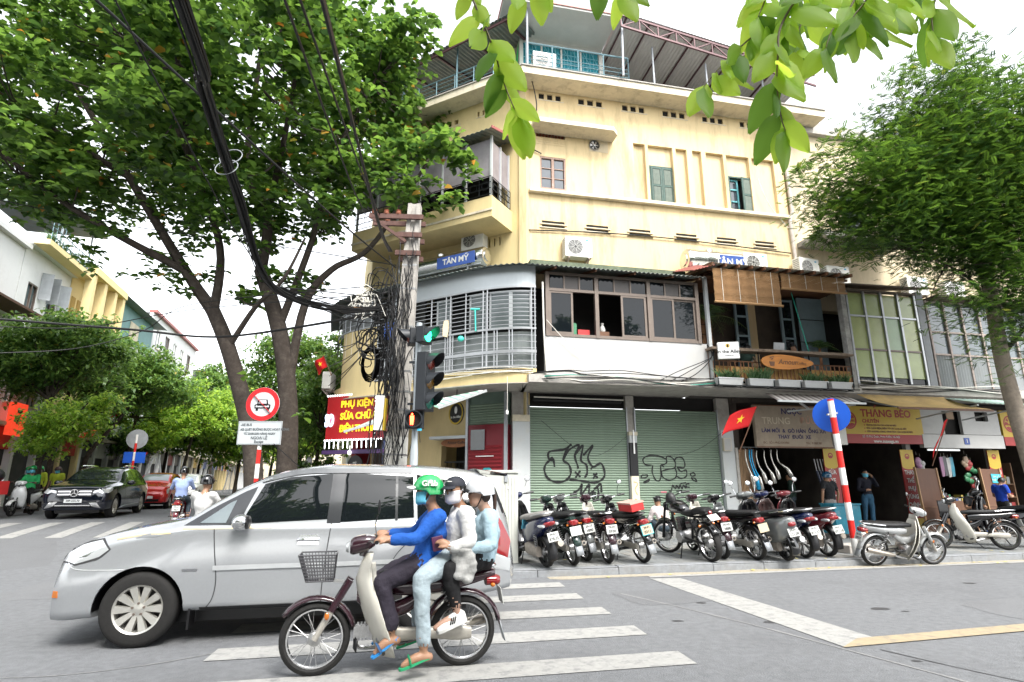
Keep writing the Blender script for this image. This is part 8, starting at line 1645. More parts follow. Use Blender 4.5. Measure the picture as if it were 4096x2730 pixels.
# ================================================================ people
from mathutils.kdtree import KDTree
FOLD = bpy.data.textures.new('folds', 'CLOUDS'); FOLD.noise_scale = .09; FOLD.noise_depth = 2
def cloth(name, c, var=.1): return mat(name, c, .85, var=var, scale=7, bump=.35)
def person(label, M, J, fit, voxel=.02, group=None, head_f=(1,0,0), head_u=(0,0,1), gear=(), hand='curl'):
 """M places the local frame (x forward, y left); J joints; fit = dict(shirt, legs, sleeve, leglen, shoe)"""
 J = {k: Vector(v) for k, v in J.items()}
 if voxel < .012:
  for k in J:
   if k[:3] in ('che','sh_','hea','pel'): J[k].z -= .045
 for k in list(J):
  if k.endswith('_l') and k[:-2]+'_r' not in J: v = J[k]; J[k[:-2]+'_r'] = Vector((v.x,-v.y,v.z))
 t = thing('person', label, 'person', M.to_translation(), 0, group); t.matrix_basis = M
 mats = [fit.get('skin', SKIN), fit['shirt'], fit['legs'], fit.get('shoe') or fit.get('skin', SKIN)]; parts = []
 def add(c, g): parts.append((c, g))
 def tb(c, P, r, n=12, k=4, flat=None): g = G(); Q = catmull(P, k); rs = [mono(list(range(len(r))), r, i/(len(Q)-1)*(len(r)-1)) for i in range(len(Q))]; g.tube(Q, rs, n, flat=flat); g.ell(Q[0], (rs[0],)*3, 10, 6); g.ell(Q[-1], (rs[-1],)*3, 10, 6); add(c, g)
 k = fit.get('bulk', 1.)
 pl, ch = J['pelvis'], J['chest']; lat = (J['sh_l']-J['sh_r']).normalized(); lat2 = (J['hip_l']-J['hip_r']).normalized(); sp = (ch-pl); rings = []
 for tt, hw, hd in ((-.22,.12,.09),(-.1,.155,.115),(.05,.165,.12),(.3,.15,.108),(.55,.16,.115),(.8,.178,.118),(1.0,.165,.1),(1.12,.12,.08),(1.2,.07,.06)):
  c = pl+sp*tt+Vector(fit.get('bend', (-.02,0,0)))*sin(pi*min(1,max(0,tt))); l = lat2.lerp(lat, min(1,max(0,tt))).normalized(); u = sp.normalized(); f = l.cross(u).normalized(); rings.append([c+l*(hw*k*cos(2*pi*j/18))+f*(hd*k*sin(2*pi*j/18)) for j in range(18)])
 dense = []
 for a, b in zip(rings, rings[1:]):
  for e in range(3): dense.append([p.lerp(q, e/3) for p, q in zip(a, b)])
 dense.append(rings[-1]); n1 = 6
 add(2, G().loft(dense[:n1+1])); add(1, G().loft(dense[n1:]))
 hd = J['head']; nk = ch+sp.normalized()*.08
 f = Vector(head_f).normalized(); u = Vector(head_u); u = (u-f*u.dot(f)).normalized(); l = u.cross(f)
 tb(0, [nk, nk.lerp(hd-u*.06,.5), hd-u*.05-f*.02], [.058,.052,.055], 12, 3)
 def hp(a, b, c): return hd+f*a+l*b+u*c
 g = G()
 HR_ = [(-.115,.03,.045,.035),(-.105,.062,.06,.022),(-.08,.078,.068,.018),(-.045,.088,.072,.008),(-.01,.094,.074,0),(.03,.098,.076,-.004),(.065,.096,.073,-.008),(.095,.08,.06,-.01),(.115,.05,.038,-.01),(.124,.015,.012,-.01)]
 g.loft([[hp(off+dy*cos(2*pi*j/18), dx*sin(2*pi*j/18), z) for j in range(18)] for z, dy, dx, off in HR_]); add(0, g)
 g = G(); g.ell(hp(.1,0,-.02), (.016,.014,.02), 8, 6); g.ell(hp(.092,0,.005), (.012,.01,.02), 8, 6); g.ell(hp(.09,0,-.062),(.012,.022,.007),8,5); add(0, g)
 for s in (-1,1): g = G(); g.ell(hp(-.005,s*.077,-.005), (.014,.008,.024), 8, 6); add(0, g)
 for s in ('l','r'):
  sh, el, wr, ha = J['sh_'+s], J['el_'+s], J['wr_'+s], J['ha_'+s]; lo = fit.get('sleeve') == 'long'
  inn = sh.lerp(ch, .3); tb(1, [inn, sh, sh.lerp(el,.55 if not lo else .6)], [.075*k,.068*k,.058*k]); 
  if lo: tb(1, [sh.lerp(el,.5), el, el.lerp(wr,.5), wr.lerp(el,.06)], [.058*k,.052*k,.048*k,.042*k])
  else: tb(0, [sh.lerp(el,.45), el, el.lerp(wr,.4), wr], [.043,.038,.037,.026])
  tb(0, [wr.lerp(el,.12), wr, wr.lerp(ha,.5)], [.026,.026,.03])
  d = (ha-wr).normalized(); nrm = Vector(J.get('palm_'+s, Vector((0,0,-1)))); nrm = (nrm-d*nrm.dot(d)).normalized(); side = d.cross(nrm)
  if (side.dot(Vector((0,0,1)))) < 0 and False: side = -side
  tb(0, [wr+d*.02, wr+d*.06, wr+d*.09], [.03,.036,.034], 10, 3)
  for i in range(4):
   b0 = wr+d*.09+side*(.03-.02*i); L_ = (.072,.08,.076,.06)[i]; c1 = .5 if hand == 'curl' else .2
   tb(0, [b0, b0+d*L_*.5+nrm*L_*.15*c1*2, b0+d*L_*(1-.75*c1)+nrm*L_*.85*c1], [.0105,.01,.0085], 7, 3)
  tb(0, [wr+d*.035+side*.03, wr+d*.065+side*.052+nrm*.015, wr+d*.1+side*.045+nrm*.035], [.014,.012,.01], 7, 3)
  hi, kn, an, to = J['hip_'+s], J['kn_'+s], J['an_'+s], J['to_'+s]; ll = fit.get('leglen', .95)
  tb(2, [hi, hi.lerp(kn,.5), kn], [.092*k,.082*k,.064*k])
  if ll > .3: e = kn.lerp(an, ll); tb(2, [kn, kn.lerp(e,.4), e], [.064*k,.063*k,fit.get('hem',.05)])
  tb(0 if ll < .99 or not fit.get('shoe') else 2, [kn.lerp(an,max(.0,ll-.06)), kn.lerp(an,max(.35,(ll+1)/2)), an], [.05 if ll < .3 else .042,.05 if ll < .3 else .036,.033])
  q = (to-an); heel = an-Vector((q.x,q.y,0)).normalized()*.045+Vector((0,0,-.055))
  tb(3, [heel, an.lerp(to,.35)+Vector((0,0,-.02)), to], [.036,.04,.026], 10, 4)
 V = G(); pts = []; cls = []
 for c, g in parts: V.add(g.v, g.f); pts += g.v; cls += [c]*len(g.v)
 o = bpy.data.objects.new('tmp', V.mesh('tmp')); col.objects.link(o); m_ = o.modifiers.new('r','REMESH'); m_.mode = 'VOXEL'; m_.voxel_size = voxel; s_ = o.modifiers.new('s','SMOOTH'); s_.factor = .5; s_.iterations = 2 if voxel > .012 else 3
 dg = bpy.context.evaluated_depsgraph_get(); me = bpy.data.meshes.new_from_object(o.evaluated_get(dg)); bpy.data.objects.remove(o); me.materials.clear()
 kd = KDTree(len(pts)); [kd.insert(p, i) for i, p in enumerate(pts)]; kd.balance()
 for p in me.polygons: p.material_index = cls[kd.find(p.center)[1]]; p.use_smooth = True
 bo = put('body', me, mats, t); vg = bo.vertex_groups.new(name='cloth'); ids = set()
 for p in me.polygons:
  if p.material_index in (1,2): ids.update(p.vertices)
 vg.add(list(ids), 1.0, 'REPLACE'); d_ = bo.modifiers.new('folds','DISPLACE'); d_.texture = FOLD; d_.strength = .024 if voxel < .015 else .025; d_.mid_level = .5; d_.vertex_group = 'cloth'; d_.texture_coords = 'LOCAL'
 if voxel < .015:
  up2 = sp.normalized(); c2 = nk+up2*.0; f2 = lat.cross(up2).normalized(); G().loft([[c2+up2*z_+lat*(rr_*cos(2*pi*j/20))+f2*(rr_*.95*sin(2*pi*j/20)-.004) for j in range(20)] for z_, rr_ in ((-.015,.078),(.03,.07),(.035,.064),(-.01,.066))], cap=False).obj('collar', mats[1], t, smooth=True)
 # head gear and hair, in the head frame
 HM = Matrix(((f.x,l.x,u.x,hd.x),(f.y,l.y,u.y,hd.y),(f.z,l.z,u.z,hd.z),(0,0,0,1)))
 def hg(g, name, m, par=None): return g.obj(name, m, par or t, smooth=True, angle=60, mx=HM if par is None else None)
 for s in (-1,1): hg(G().ell((.083,s*.032,.012),(.01,.014,.006),8,5), 'eye', HAIR); hg(G().tube([(.084,s*.018,.034),(.086,s*.034,.037),(.078,s*.05,.032)], .004, 5), 'eyebrow', HAIR)
 hair = fit.get('hair', HAIR)
 def cap(lo, rx, ry, rz, cx=-.012, fl=0): return [[(cx+rx*c_*cos(2*pi*j/20)+fl*(1-c_), ry*c_*sin(2*pi*j/20), zz) for j in range(20)] for c_, zz in [(sqrt(max(0,1-((z_)/rz)**2)), z_+.012) for z_ in lo]]
 for ge in gear:
  kind, m = ge[0], ge[1]
  if kind == 'hair':
   rings = []
   for i in range(9):
    a = -.35+i*(pi/2+.35)/8; z = .118*sin(a)+.012; c_ = cos(a); rings.append([(-.015+.108*c_*cos(2*pi*j/24)-(.05 if z < .05 and cos(2*pi*j/24) > .2 else 0)*(cos(2*pi*j/24)), .086*c_*sin(2*pi*j/24), z+(.02 if cos(2*pi*j/24) > .5 else 0)*(1-i/8)) for j in range(24)])
   hg(G().loft(rings), 'hair', m)
  elif kind == 'helmet':
   rings = []
   for i in range(10):
    a = -.12+i*(pi/2+.1)/9; c_ = cos(a); rings.append([(-.012+.142*c_*cos(2*pi*j/28), .12*c_*sin(2*pi*j/28), .035+.125*sin(a)-(.04 if i == 0 and cos(2*pi*j/28) < .2 else 0)) for j in range(28)])
   h = hg(G().loft(rings), 'helmet', m); pk = ge[2] if len(ge) > 2 else m
   shell(G(), [[(.115+ext_*.075*cos(a), .115*sin(a)*(1-.12*ext_), .06-.012*ext_-.02*abs(sin(a))) for a in [pi*(-.42+.84*q/10) for q in range(11)]] for ext_ in (0,.5,1)], 'peak', pk, h)
   for s in (-1,1): G().tube(catmull([(-.02,s*.1,.03),(.01,s*.082,-.05),(.04,s*.05,-.105),(.05,0,-.122)],4), .006, 5).obj('chin_strap', BLACK, h)
   if len(ge) > 3 and ge[3]: 
    for s in (-1,1): text(ge[3], .07, WTX, h, Matrix.Translation((-.01,s*.121,.075)) @ Matrix.Rotation(0 if s < 0 else pi,4,'Z') @ Matrix.Rotation(radians(72),4,'X'), bold=.002, depth=.004)
  elif kind == 'cap':
   rings = []
   for i in range(8): a = .0+i*(pi/2)/8; c_ = cos(a); rings.append([(-.01+.112*c_*cos(2*pi*j/24), .09*c_*sin(2*pi*j/24), .045+.09*sin(a)) for j in range(24)])
   h = hg(G().loft(rings), 'cap', m); shell(G(), [[(.085+e_*.075*cos(a), .085*sin(a), .05-.025*e_) for a in [pi*(-.45+.9*q/10) for q in range(11)]] for e_ in (0,.5,1)], 'peak', m, h); G().tube([(.075,-.03,.085),(.095,0,.087),(.075,.03,.085)], .006, 5).obj('cap_mark', WTX, h)
  elif kind == 'mask':
   rows = []
   for i in range(7):
    z = lerp(-.118,-.005,i/6); rows.append([( (.108-.012*abs(i/6-.55))*cos(a)*(1 if i else .8), .082*sin(a)*(1 if i else .75), z+.012*abs(sin(a))) for a in [radians(lerp(-80,80,q/12)) for q in range(13)]])
   h = hg(G(), 'x', m) if False else None
   g = G(); n = 13; g.add([p for r_ in rows for p in r_], [(i*n+j, i*n+j+1, (i+1)*n+j+1, (i+1)*n+j) for i in range(6) for j in range(12)]); h = hg(g, 'face_mask', m); h.modifiers.new('s','SOLIDIFY').thickness = .003
   for s in (-1,1): G().tube(catmull([(.02,s*.084,-.02),(-.01,s*.088,.015),(-.02,s*.084,-.02),(.02,s*.08,-.09)],3), .0025, 4).obj('ear_loop', m, h)
  elif kind == 'ponytail':
   hg(G().tube(catmull([(-.1,0,.03),(-.14,.01,-.02),(-.14,.015,-.12),(-.12,.02,-.22),(-.11,.02,-.28)],5), [.02,.022,.026,.026,.024,.022,.022,.02,.02,.018,.018,.016,.016,.014,.014,.012,.01,.008,.006,.004,.002], 8), 'ponytail', m); hg(G().ell((-.03,0,-.03),(.08,.078,.07),16,8), 'hair', m)
  elif kind == 'glasses':
   g = G()
   for s in (-1,1): g.tube([(.098,s*.035+.022*cos(q*pi/6),.01+.018*sin(q*pi/6)) for q in range(13)], .002, 4); g.tube([(.096,s*.056,.012),(.0,s*.082,.012)], .002, 4)
   hg(g, 'glasses', m)
 return t
def slipper(parent, an, to, m1, m2):
 q = (Vector(to)-Vector(an)); fl = Vector((q.x,q.y,q.z+.06)).normalized(); a = Vector(an)+Vector((0,0,-.075))-fl*.07; b = Vector(to)+Vector((0,0,-.03))+fl*.035; s = fl.cross(Vector((0,0,1))).normalized(); up_ = s.cross(fl)
 P = [a.lerp(b,u_)+s*w_ for u_, w_ in ((0,.02),(.1,.034),(.4,.034),(.75,.045),(.95,.032),(1,.01))]+[a.lerp(b,u_)-s*w_ for u_, w_ in ((1,.01),(.95,.032),(.75,.045),(.4,.034),(.1,.034),(0,.02))]
 o = G().prism(P, up_*.018).obj('slipper', m1, parent); c = a.lerp(b,.66); G().tube(catmull([c+s*.044+up_*.012, c+s*.03+up_*.06, c+up_*.07, c-s*.03+up_*.06, c-s*.044+up_*.012],4), .022, 8, flat=(1,.3)).obj('strap', m2, o, smooth=True)
def shoe(parent, an, to, m, sole):
 an, to = Vector(an), Vector(to); q = Vector((to.x-an.x,to.y-an.y,to.z-an.z+.05)); fl = q.normalized(); s = fl.cross(Vector((0,0,1))).normalized(); up_ = s.cross(fl); a = an-fl*.06-up_*.075; L_ = .27; rings = []
 for u_, w_, h in ((0,.025,.06),(.08,.036,.085),(.3,.038,.09),(.55,.042,.07),(.8,.046,.05),(.95,.034,.04),(1,.012,.03)): c = a+fl*(L_*u_); rings.append([c-s*w_, c+s*w_, c+s*w_*.9+up_*h*.6, c+s*w_*.5+up_*h, c-s*w_*.5+up_*h, c-s*w_*.9+up_*h*.6])
 o = G().loft(rings).obj('shoe', m, parent, smooth=True); G().loft([[p[0]-up_*.022, p[1]-up_*.022, p[1]+up_*.002, p[0]+up_*.002] for p in rings]).obj('sole', sole, o, smooth=True)
 for k_ in range(3):
  u_ = .42+.07*k_; c = a+fl*(L_*u_)
  for sg in (-1,1): G().bar(c+s*sg*.043+up_*.012, c+s*sg*.034+up_*.058-fl*.03, .012, .004, up=s).obj('stripe', BLACK, o)
def at_m(P, rz): return Matrix.Translation(P) @ Matrix.Rotation(rz, 4, 'Z')
HMx = at_m(HB, HR)
BLUES = cloth('royal_blue_shirt', (.006,.075,.34)); NAVT = cloth('dark_violet_trousers', (.018,.014,.024)); WSH = cloth('white_shirt', (.5,.5,.49), .04); JEAN = cloth('pale_ripped_jeans', (.28,.34,.37), .2); DENJ = cloth('pale_denim_jacket', (.28,.39,.45), .08); BLKT = cloth('black_trousers', (.005,.005,.006)); WMASK = mat('white_mask', (.5,.49,.52), .8, var=.04); BMASK = mat('blue_mask', (.12,.45,.6), .8, var=.05)
r1 = person('rider in royal blue shirt and green helmet steering the basket motorbike', HMx, dict(pelvis=(-.24,0,.87), chest=(-.34,0,1.24), sh_l=(-.35,.18,1.29), el_l=(-.17,.25,1.08), wr_l=(.04,.275,1.075), ha_l=(.14,.285,1.085), palm_l=(.3,0,-1), hip_l=(-.2,.09,.84), kn_l=(.1,.17,.72), an_l=(-.0,.19,.33), to_l=(.12,.21,.2), head=(-.27,0,1.505)), dict(shirt=BLUES, legs=NAVT, sleeve='long', leglen=.8, hem=.08, bulk=1.12), .011, 'three riders on the basket motorbike', gear=(('hair',HAIR),('helmet',mat('helmet_green', (.01,.3,.08), .15, coat=1.),mat('peak_white', (.7,.72,.7), .3, coat=.5),'Grab'),('mask',BMASK)))
r2 = person('rider in white shirt and black cap in the middle of the basket motorbike', HMx, dict(pelvis=(-.5,0,.9), chest=(-.58,0,1.27), sh_l=(-.61,.19,1.31), el_l=(-.63,.27,1.04), wr_l=(-.47,.26,1.0), ha_l=(-.4,.24,1.04), palm_l=(.6,-.3,0), sh_r=(-.58,-.19,1.31), el_r=(-.52,-.24,1.05), wr_r=(-.36,-.08,1.05), ha_r=(-.3,-.02,1.08), hip_l=(-.46,.1,.87), kn_l=(-.22,.27,.76), an_l=(-.26,.3,.22), to_l=(-.1,.32,.12), head=(-.52,.02,1.515)), dict(shirt=WSH, legs=JEAN, sleeve='long', leglen=.88, hem=.06, bulk=1.12), .011, 'three riders on the basket motorbike', head_f=(.72,.68,-.05), gear=(('hair',HAIR),('cap',mat('cap_navy', (.012,.014,.022), .7)),('mask',WMASK)))
r3 = person('rider in pale denim jacket and white helmet at the back of the basket motorbike', HMx, dict(pelvis=(-.77,0,.91), chest=(-.82,0,1.24), sh_l=(-.83,.165,1.28), el_l=(-.82,.26,1.02), wr_l=(-.6,.25,.97), ha_l=(-.5,.22,.98), palm_l=(0,-1,-.2), hip_l=(-.72,.1,.87), kn_l=(-.46,.21,.82), an_l=(-.54,.2,.47), to_l=(-.36,.22,.36), head=(-.75,.0,1.49)), dict(shirt=DENJ, legs=BLKT, sleeve='long', leglen=.78, hem=.055, bulk=1.1, skin=mat('skin_pale', (.36,.22,.16), .5, var=.06)), .011, 'three riders on the basket motorbike', head_f=(.98,.1,-.1), gear=(('ponytail',mat('brown_hair', (.03,.015,.01), .5)),('helmet',mat('helmet_white', (.5,.52,.54), .2, coat=.8),BLACK,''),('glasses',BLACK)))
for s in (1,-1): slipper(r1, (-.0,s*.19,.33), (.12,s*.21,.2), mat('slipper_blue', (.02,.2,.5), .6), mat('slipper_navy', (.02,.06,.14), .6)); slipper(r2, (-.26,s*.3,.22), (-.1,s*.32,.12), mat('slipper_green', (.02,.28,.12), .7), MATS['slipper_green']); shoe(r3, (-.54,s*.2,.47), (-.36,s*.22,.36), mat('sneaker_white', (.66,.66,.64), .5), mat('sneaker_sole', (.5,.5,.48), .7))
g = G(); r = random.Random(4)
for i in range(14): g.ell((-.59+.06*sin(i*1.9), .25+.03*cos(i*2.3), .98-.019*i), (.07-.0015*i, .045, .04), 14, 9)
o = bpy.data.objects.new('tmp', g.mesh('tmp')); col.objects.link(o); m_ = o.modifiers.new('r','REMESH'); m_.mode = 'VOXEL'; m_.voxel_size = .014; m_ = o.modifiers.new('s','SMOOTH'); m_.iterations = 9; m_.factor = .6; dg = bpy.context.evaluated_depsgraph_get(); me = bpy.data.meshes.new_from_object(o.evaluated_get(dg)); bpy.data.objects.remove(o); me.materials.clear(); me.polygons.foreach_set('use_smooth', [True]*len(me.polygons))
put('bundled_jacket', me, cloth('light_grey_cloth', (.33,.33,.32)), mx=HMx, label='light grey jacket bundled in the lap of the middle rider', cat='jacket')
G().bx(-.05,.05,-.015,.015,-.06,.06).obj('wallet', mat('plum_leather', (.08,.02,.06), .4), mx=HMx @ Matrix.Translation((-.36,.2,1.03)) @ Matrix.Rotation(.2,4,'Y'), bevel=.006, label='plum coloured wallet in the hand of the middle rider', cat='wallet')
# generic poses
def ride(dx=0., lean=0.): return dict(pelvis=(-.24,0,.87), chest=(-.3+lean,0,1.26), sh_l=(-.31+lean,.18,1.31), el_l=(-.13,.27,1.1), wr_l=(.06,.275,1.075), ha_l=(.14,.285,1.085), palm_l=(.3,0,-1), hip_l=(-.2,.09,.84), kn_l=(.12,.17,.72), an_l=(.0,.19,.3), to_l=(.14,.2,.22), head=(-.24+lean,0,1.53))
def standing(h=1.68, **k):
 s = h/1.7; J = dict(pelvis=(0,0,.93*s), chest=(.0,0,1.36*s), sh_l=(-.01,.19*s,1.4*s), el_l=(-.03,.25*s,1.12*s), wr_l=(.05,.25*s,.88*s), ha_l=(.07,.25*s,.8*s), palm_l=(0,-1,0), hip_l=(0,.09*s,.9*s), kn_l=(.03,.1*s,.5*s), an_l=(-.01,.11*s,.1), to_l=(.15,.13*s,.045), head=(.02,0,1.575*s)); J.update(k); return J
DG = cloth('dark_green_jacket', (.015,.035,.025)); BTS = cloth('black_tshirt', (.006,.0065,.009)); GSH = cloth('grey_shorts', (.25,.23,.22)); NVS = cloth('navy_sweater', (.003,.004,.012)); BJN = cloth('blue_jeans', (.025,.085,.15), .15); RBT = cloth('bright_blue_tshirt', (.006,.045,.36)); PKS = cloth('pale_pink_shirt', (.6,.53,.52), .04); DJN = cloth('dark_jeans', (.035,.05,.065)); DKS = mat('dark_shoe', (.03,.028,.026), .6)
shop = 'people at the shops'
person('man in black t-shirt and blue helmet standing with his back to the street', at_m(FP(8.75,-.55,.13), FA+pi/2+.15), standing(1.68, ha_l=(.02,.3,.78), wr_l=(.0,.29,.86), el_l=(-.05,.29,1.12)), dict(shirt=BTS, legs=GSH, leglen=.25, shoe=DKS, bulk=1.08), .02, shop, gear=(('hair',HAIR),('helmet',mat('helmet_teal', (.01,.06,.12), .2, coat=.8))))
person('man in dark green jacket half hidden in the exhaust shop', at_m(FP(8.35,.5,.2), FA+pi*.75), standing(1.62), dict(shirt=DG, legs=DJN, sleeve='long', shoe=DKS), .022, shop, gear=(('hair',HAIR),('cap',BLACK)))
pj = standing(1.72, sh_l=(0,.19,1.41), el_l=(.1,.3,1.22), wr_l=(.1,.17,1.5), ha_l=(.08,.12,1.57), el_r=(.02,-.27,1.12), wr_r=(.16,-.1,1.1), ha_r=(.17,.0,1.12), kn_l=(.06,.06,.5), an_l=(.1,.0,.1), to_l=(.24,.02,.04), kn_r=(.02,-.14,.5), an_r=(0,-.17,.1), to_r=(.15,-.2,.04), palm_l=(0,-1,0))
ph = person('man in navy sweater and blue mask talking on a phone in the doorway', at_m(FP(10.75,.25,.2), FA-pi/2-.15), pj, dict(shirt=NVS, legs=BJN, sleeve='long', shoe=DKS), .02, shop, gear=(('hair',HAIR),('mask',BMASK)))
person('man in bright blue t-shirt looking down at his phone', at_m(FP(13.9,-1.25,.13), FA-.1), standing(1.56, chest=(.02,0,1.24), head=(.11,0,1.42), el_l=(.02,.25,1.02), wr_l=(.22,.14,1.0), ha_l=(.3,.1,1.03), el_r=(.02,-.25,1.02), wr_r=(.22,-.12,1.0), ha_r=(.3,-.06,1.03)), dict(shirt=RBT, legs=BLKT, shoe=DKS), .018, shop, head_f=(.85,0,-.5), gear=(('hair',HAIR),))
sj = dict(pelvis=(0,0,.5), chest=(.06,0,.9), sh_l=(.06,.19,.95), el_l=(.12,.24,.7), wr_l=(.32,.12,.72), ha_l=(.4,.08,.75), el_r=(.12,-.24,.7), wr_r=(.32,-.1,.72), ha_r=(.4,-.05,.75), hip_l=(.02,.1,.48), kn_l=(.42,.2,.52), an_l=(.4,.2,.12), to_l=(.56,.22,.05), head=(.16,0,1.12))
person('man in black t-shirt seated on a stool behind the cream motorbike', at_m(FP(12.95,-1.15,.13), FA-pi*.62), sj, dict(shirt=BTS, legs=GSH, leglen=.15, bulk=1.05), .018, shop, head_f=(.8,0,-.5), gear=(('hair',HAIR),))
sq = dict(pelvis=(-.05,0,.32), chest=(.14,0,.72), sh_l=(.14,.19,.76), el_l=(.25,.25,.5), wr_l=(.42,.14,.48), ha_l=(.5,.1,.45), hip_l=(-.02,.1,.31), kn_l=(.34,.2,.52), an_l=(.1,.18,.1), to_l=(.27,.22,.045), head=(.24,0,.94))
person('man in pale pink shirt squatting before the right green shutter', at_m(FP(3.3,-1.25,.13), FA+pi/2+.15), sq, dict(shirt=PKS, legs=DJN, sleeve='long', shoe=DKS, bulk=1.05, bend=(-.05,0,0)), .016, shop, head_f=(.9,0,-.35), gear=(('hair',HAIR),))
cj = dict(sj); person('dark haired guest at the cafe counter beside the small palm', at_m(FP(8.05,-.9,4.2), FA+pi), cj, dict(shirt=BTS, legs=BLKT), .02, 'cafe guests', head_f=(.8,.2,-.3), gear=(('hair',HAIR),)); person('cafe guest half hidden behind the counter near the laptop', at_m(FP(6.35,-.8,4.15), FA+.3), cj, dict(shirt=DG, legs=BLKT), .022, 'cafe guests', gear=(('hair',HAIR),))
rs = 'riders on the side street'; GJ = cloth('grab_green_jacket', (.02,.3,.09)); YJ = cloth('lime_jacket', (.5,.6,.05)); LB2 = cloth('pale_blue_shirt', (.28,.36,.6)); HG = MATS['helmet_green']
def rider(label, b, fit, gear, J=None, off=0): return person(label, b.matrix_basis @ Matrix.Translation((off,0,0)), J or ride(), fit, .024, rs, gear=gear)
rider('delivery rider in bright green jacket and helmet on the white faced motorbike', RB[0], dict(shirt=GJ, legs=BLKT, sleeve='long', shoe=DKS), (('helmet',HG),('mask',BMASK)))
rider('masked rider in dark jacket with green helmet behind the white faced motorbike', RB[1], dict(shirt=DG, legs=BLKT, sleeve='long', shoe=DKS), (('helmet',HG),('mask',BMASK)))
rider('rider in pale blue shirt and black helmet riding away on the red motorbike', RB[2], dict(shirt=LB2, legs=DJN, sleeve='long', shoe=DKS), (('helmet',BLK),))
rw = rider('rider in white shirt with patterned black helmet beyond the people carrier', RB[3], dict(shirt=WSH, legs=DJN, sleeve='long', shoe=DKS), (('hair',HAIR),('helmet',BLK)))
rider('far rider in blue with blue mask down the side street', RB[4], dict(shirt=cloth('teal_jacket', (.02,.2,.4)), legs=BLKT, sleeve='long', shoe=DKS), (('helmet',HG),('mask',BMASK)))
rider('rider in grey shirt beside the black bag at the side street kerb', RB[5], dict(shirt=cloth('grey_shirt', (.4,.38,.4)), legs=BLKT, sleeve='long', shoe=DKS), (('helmet',mat('helmet_beige', (.5,.4,.33), .3)),))
def gmat(x, y, rz): return at_m(Vector(gz(x, y)), rz)
person('waiting rider in lime jacket and blue mask beside the black SUV', gmat(-18.2,23.4,HEADD), standing(1.66), dict(shirt=YJ, legs=BLKT, shoe=DKS), .024, rs, gear=(('helmet',mat('helmet_dark', (.1,.06,.06), .3)),('mask',BMASK)))
person('waiting rider with white mask and green helmet behind the green jacket', gmat(-19.4,24,HEADD), standing(1.7), dict(shirt=YJ, legs=BLKT, sleeve='long', shoe=DKS), .024, rs, gear=(('helmet',HG),('mask',WMASK)))
# load on the kerb at the far left
o = thing('black_bag', 'big black plastic bag piled on a lime crate at the side street kerb', 'bag', Vector(gz(-16.1,17.9))); g = G(); r = random.Random(3)
for i in range(7): g.ell((r.uniform(-.3,.3), r.uniform(-.2,.2), 1.25+r.uniform(-.1,.15)), (.32,.28,.24), 12, 8)
g.obj('bag', mat('bin_bag', (.012,.012,.014), .3, var=.3, bump=.8, scale=4), o, smooth=True); G().bx(-.4,.3,-.25,.25,.75,1.08).obj('lime_crate', mat('lime_plastic', (.4,.6,.05), .5), o); G().bx(.31,.55,-.25,.25,.75,1.15).obj('red_crate', mat('red_plastic', (.45,.03,.03), .4), o); G().bx(-.35,.4,-.25,.25,.1,.74).obj('cart', mat('cart_cream', (.55,.53,.46), .6), o)
# ================================================================ small things at the shops
EXS = mat('exhaust_steel', (.55,.53,.49), .25, .95, var=.25, scale=6); EXB = mat('exhaust_blue', (.02,.3,.55), .25, .7, var=.3, scale=4)
for k, (x, z0, z1, bend, m, lb) in enumerate(((6.5,2.45,1.38,.16,EXS,'crumpled chrome exhaust pipe hanging next to the bamboo poles'),(6.63,2.45,1.33,.16,EXB,'blue foil wrapped exhaust pipe, the first of two, hanging under the beige sign'),(6.7,2.45,1.32,.2,EXB,'blue to silver exhaust pipe hanging against the other blue one'),(6.85,2.42,1.5,.2,EXS,'slim silver exhaust pipe hanging right beside the blue pair'),(7.1,2.42,1.5,.22,EXS,'silver exhaust pipe wrapped in plastic in the middle of the row'),(7.32,2.45,1.62,.16,EXS,'flared silver exhaust pipe hanging at the steel rod'),(7.52,2.45,1.68,.36,EXS,'long curved silver exhaust pipe over the man in the green jacket'))):
 o = F('exhaust_pipe', lb, 'exhaust pipe', x, -.15, z0, 'exhaust pipes hung under the beige sign'); h = z0-z1
 G().tube(catmull([(0,0,0),(-.02,0,-h*.2),(.03,0,-h*.45),(bend*.75,0,-h*.68)],5), [.018]*11+[.022,.025,.03,.034,.036], 9).obj('header_pipe', m, o, smooth=True); G().tube([(bend*.7,0,-h*.64),(bend*.78,0,-h*.7),(bend*1.1,0,-h*.97),(bend*1.13,0,-h)], [.03,.058,.062,.045], 12).obj('silencer', EXS if m is EXB and k == 2 else m, o, smooth=True); G().cyl((0,0,0),(0,.05,.06), .006, n=5).obj('hook', STEEL, o)
o = F('hanging_rod', 'thin steel rod the exhaust pipes hang on', 'rod', 6.4, -.1, 2.52); G().cyl((0,0,0),(2.4,0,0), .012, n=6).obj('rod', STEEL, o)
for k in range(4):
 o = F('fork_tube', ['dark fork tube hanging nearest the red banner','dark fork tube second from the red banner','dark fork tube with polished end beside the polished rods','short dark fork tube hanging before the wall'][k], 'fork tube', 8.72+.1*k, -.15, 2.2, 'dark fork tubes hung by the red banner'); G().tube([(0,0,0),(.05,0,-.35)], .014, 7).obj('rod', STEEL, o); G().tube([(.05,0,-.33),(.2,0,-.95)], .03, 9).obj('sleeve', mat('fork_dark', (.05,.06,.09), .3, .5), o)
BRD = mat('brown_board2', (.1,.042,.02), .6, var=.2, scale=4, stretch=(1,1,.3))
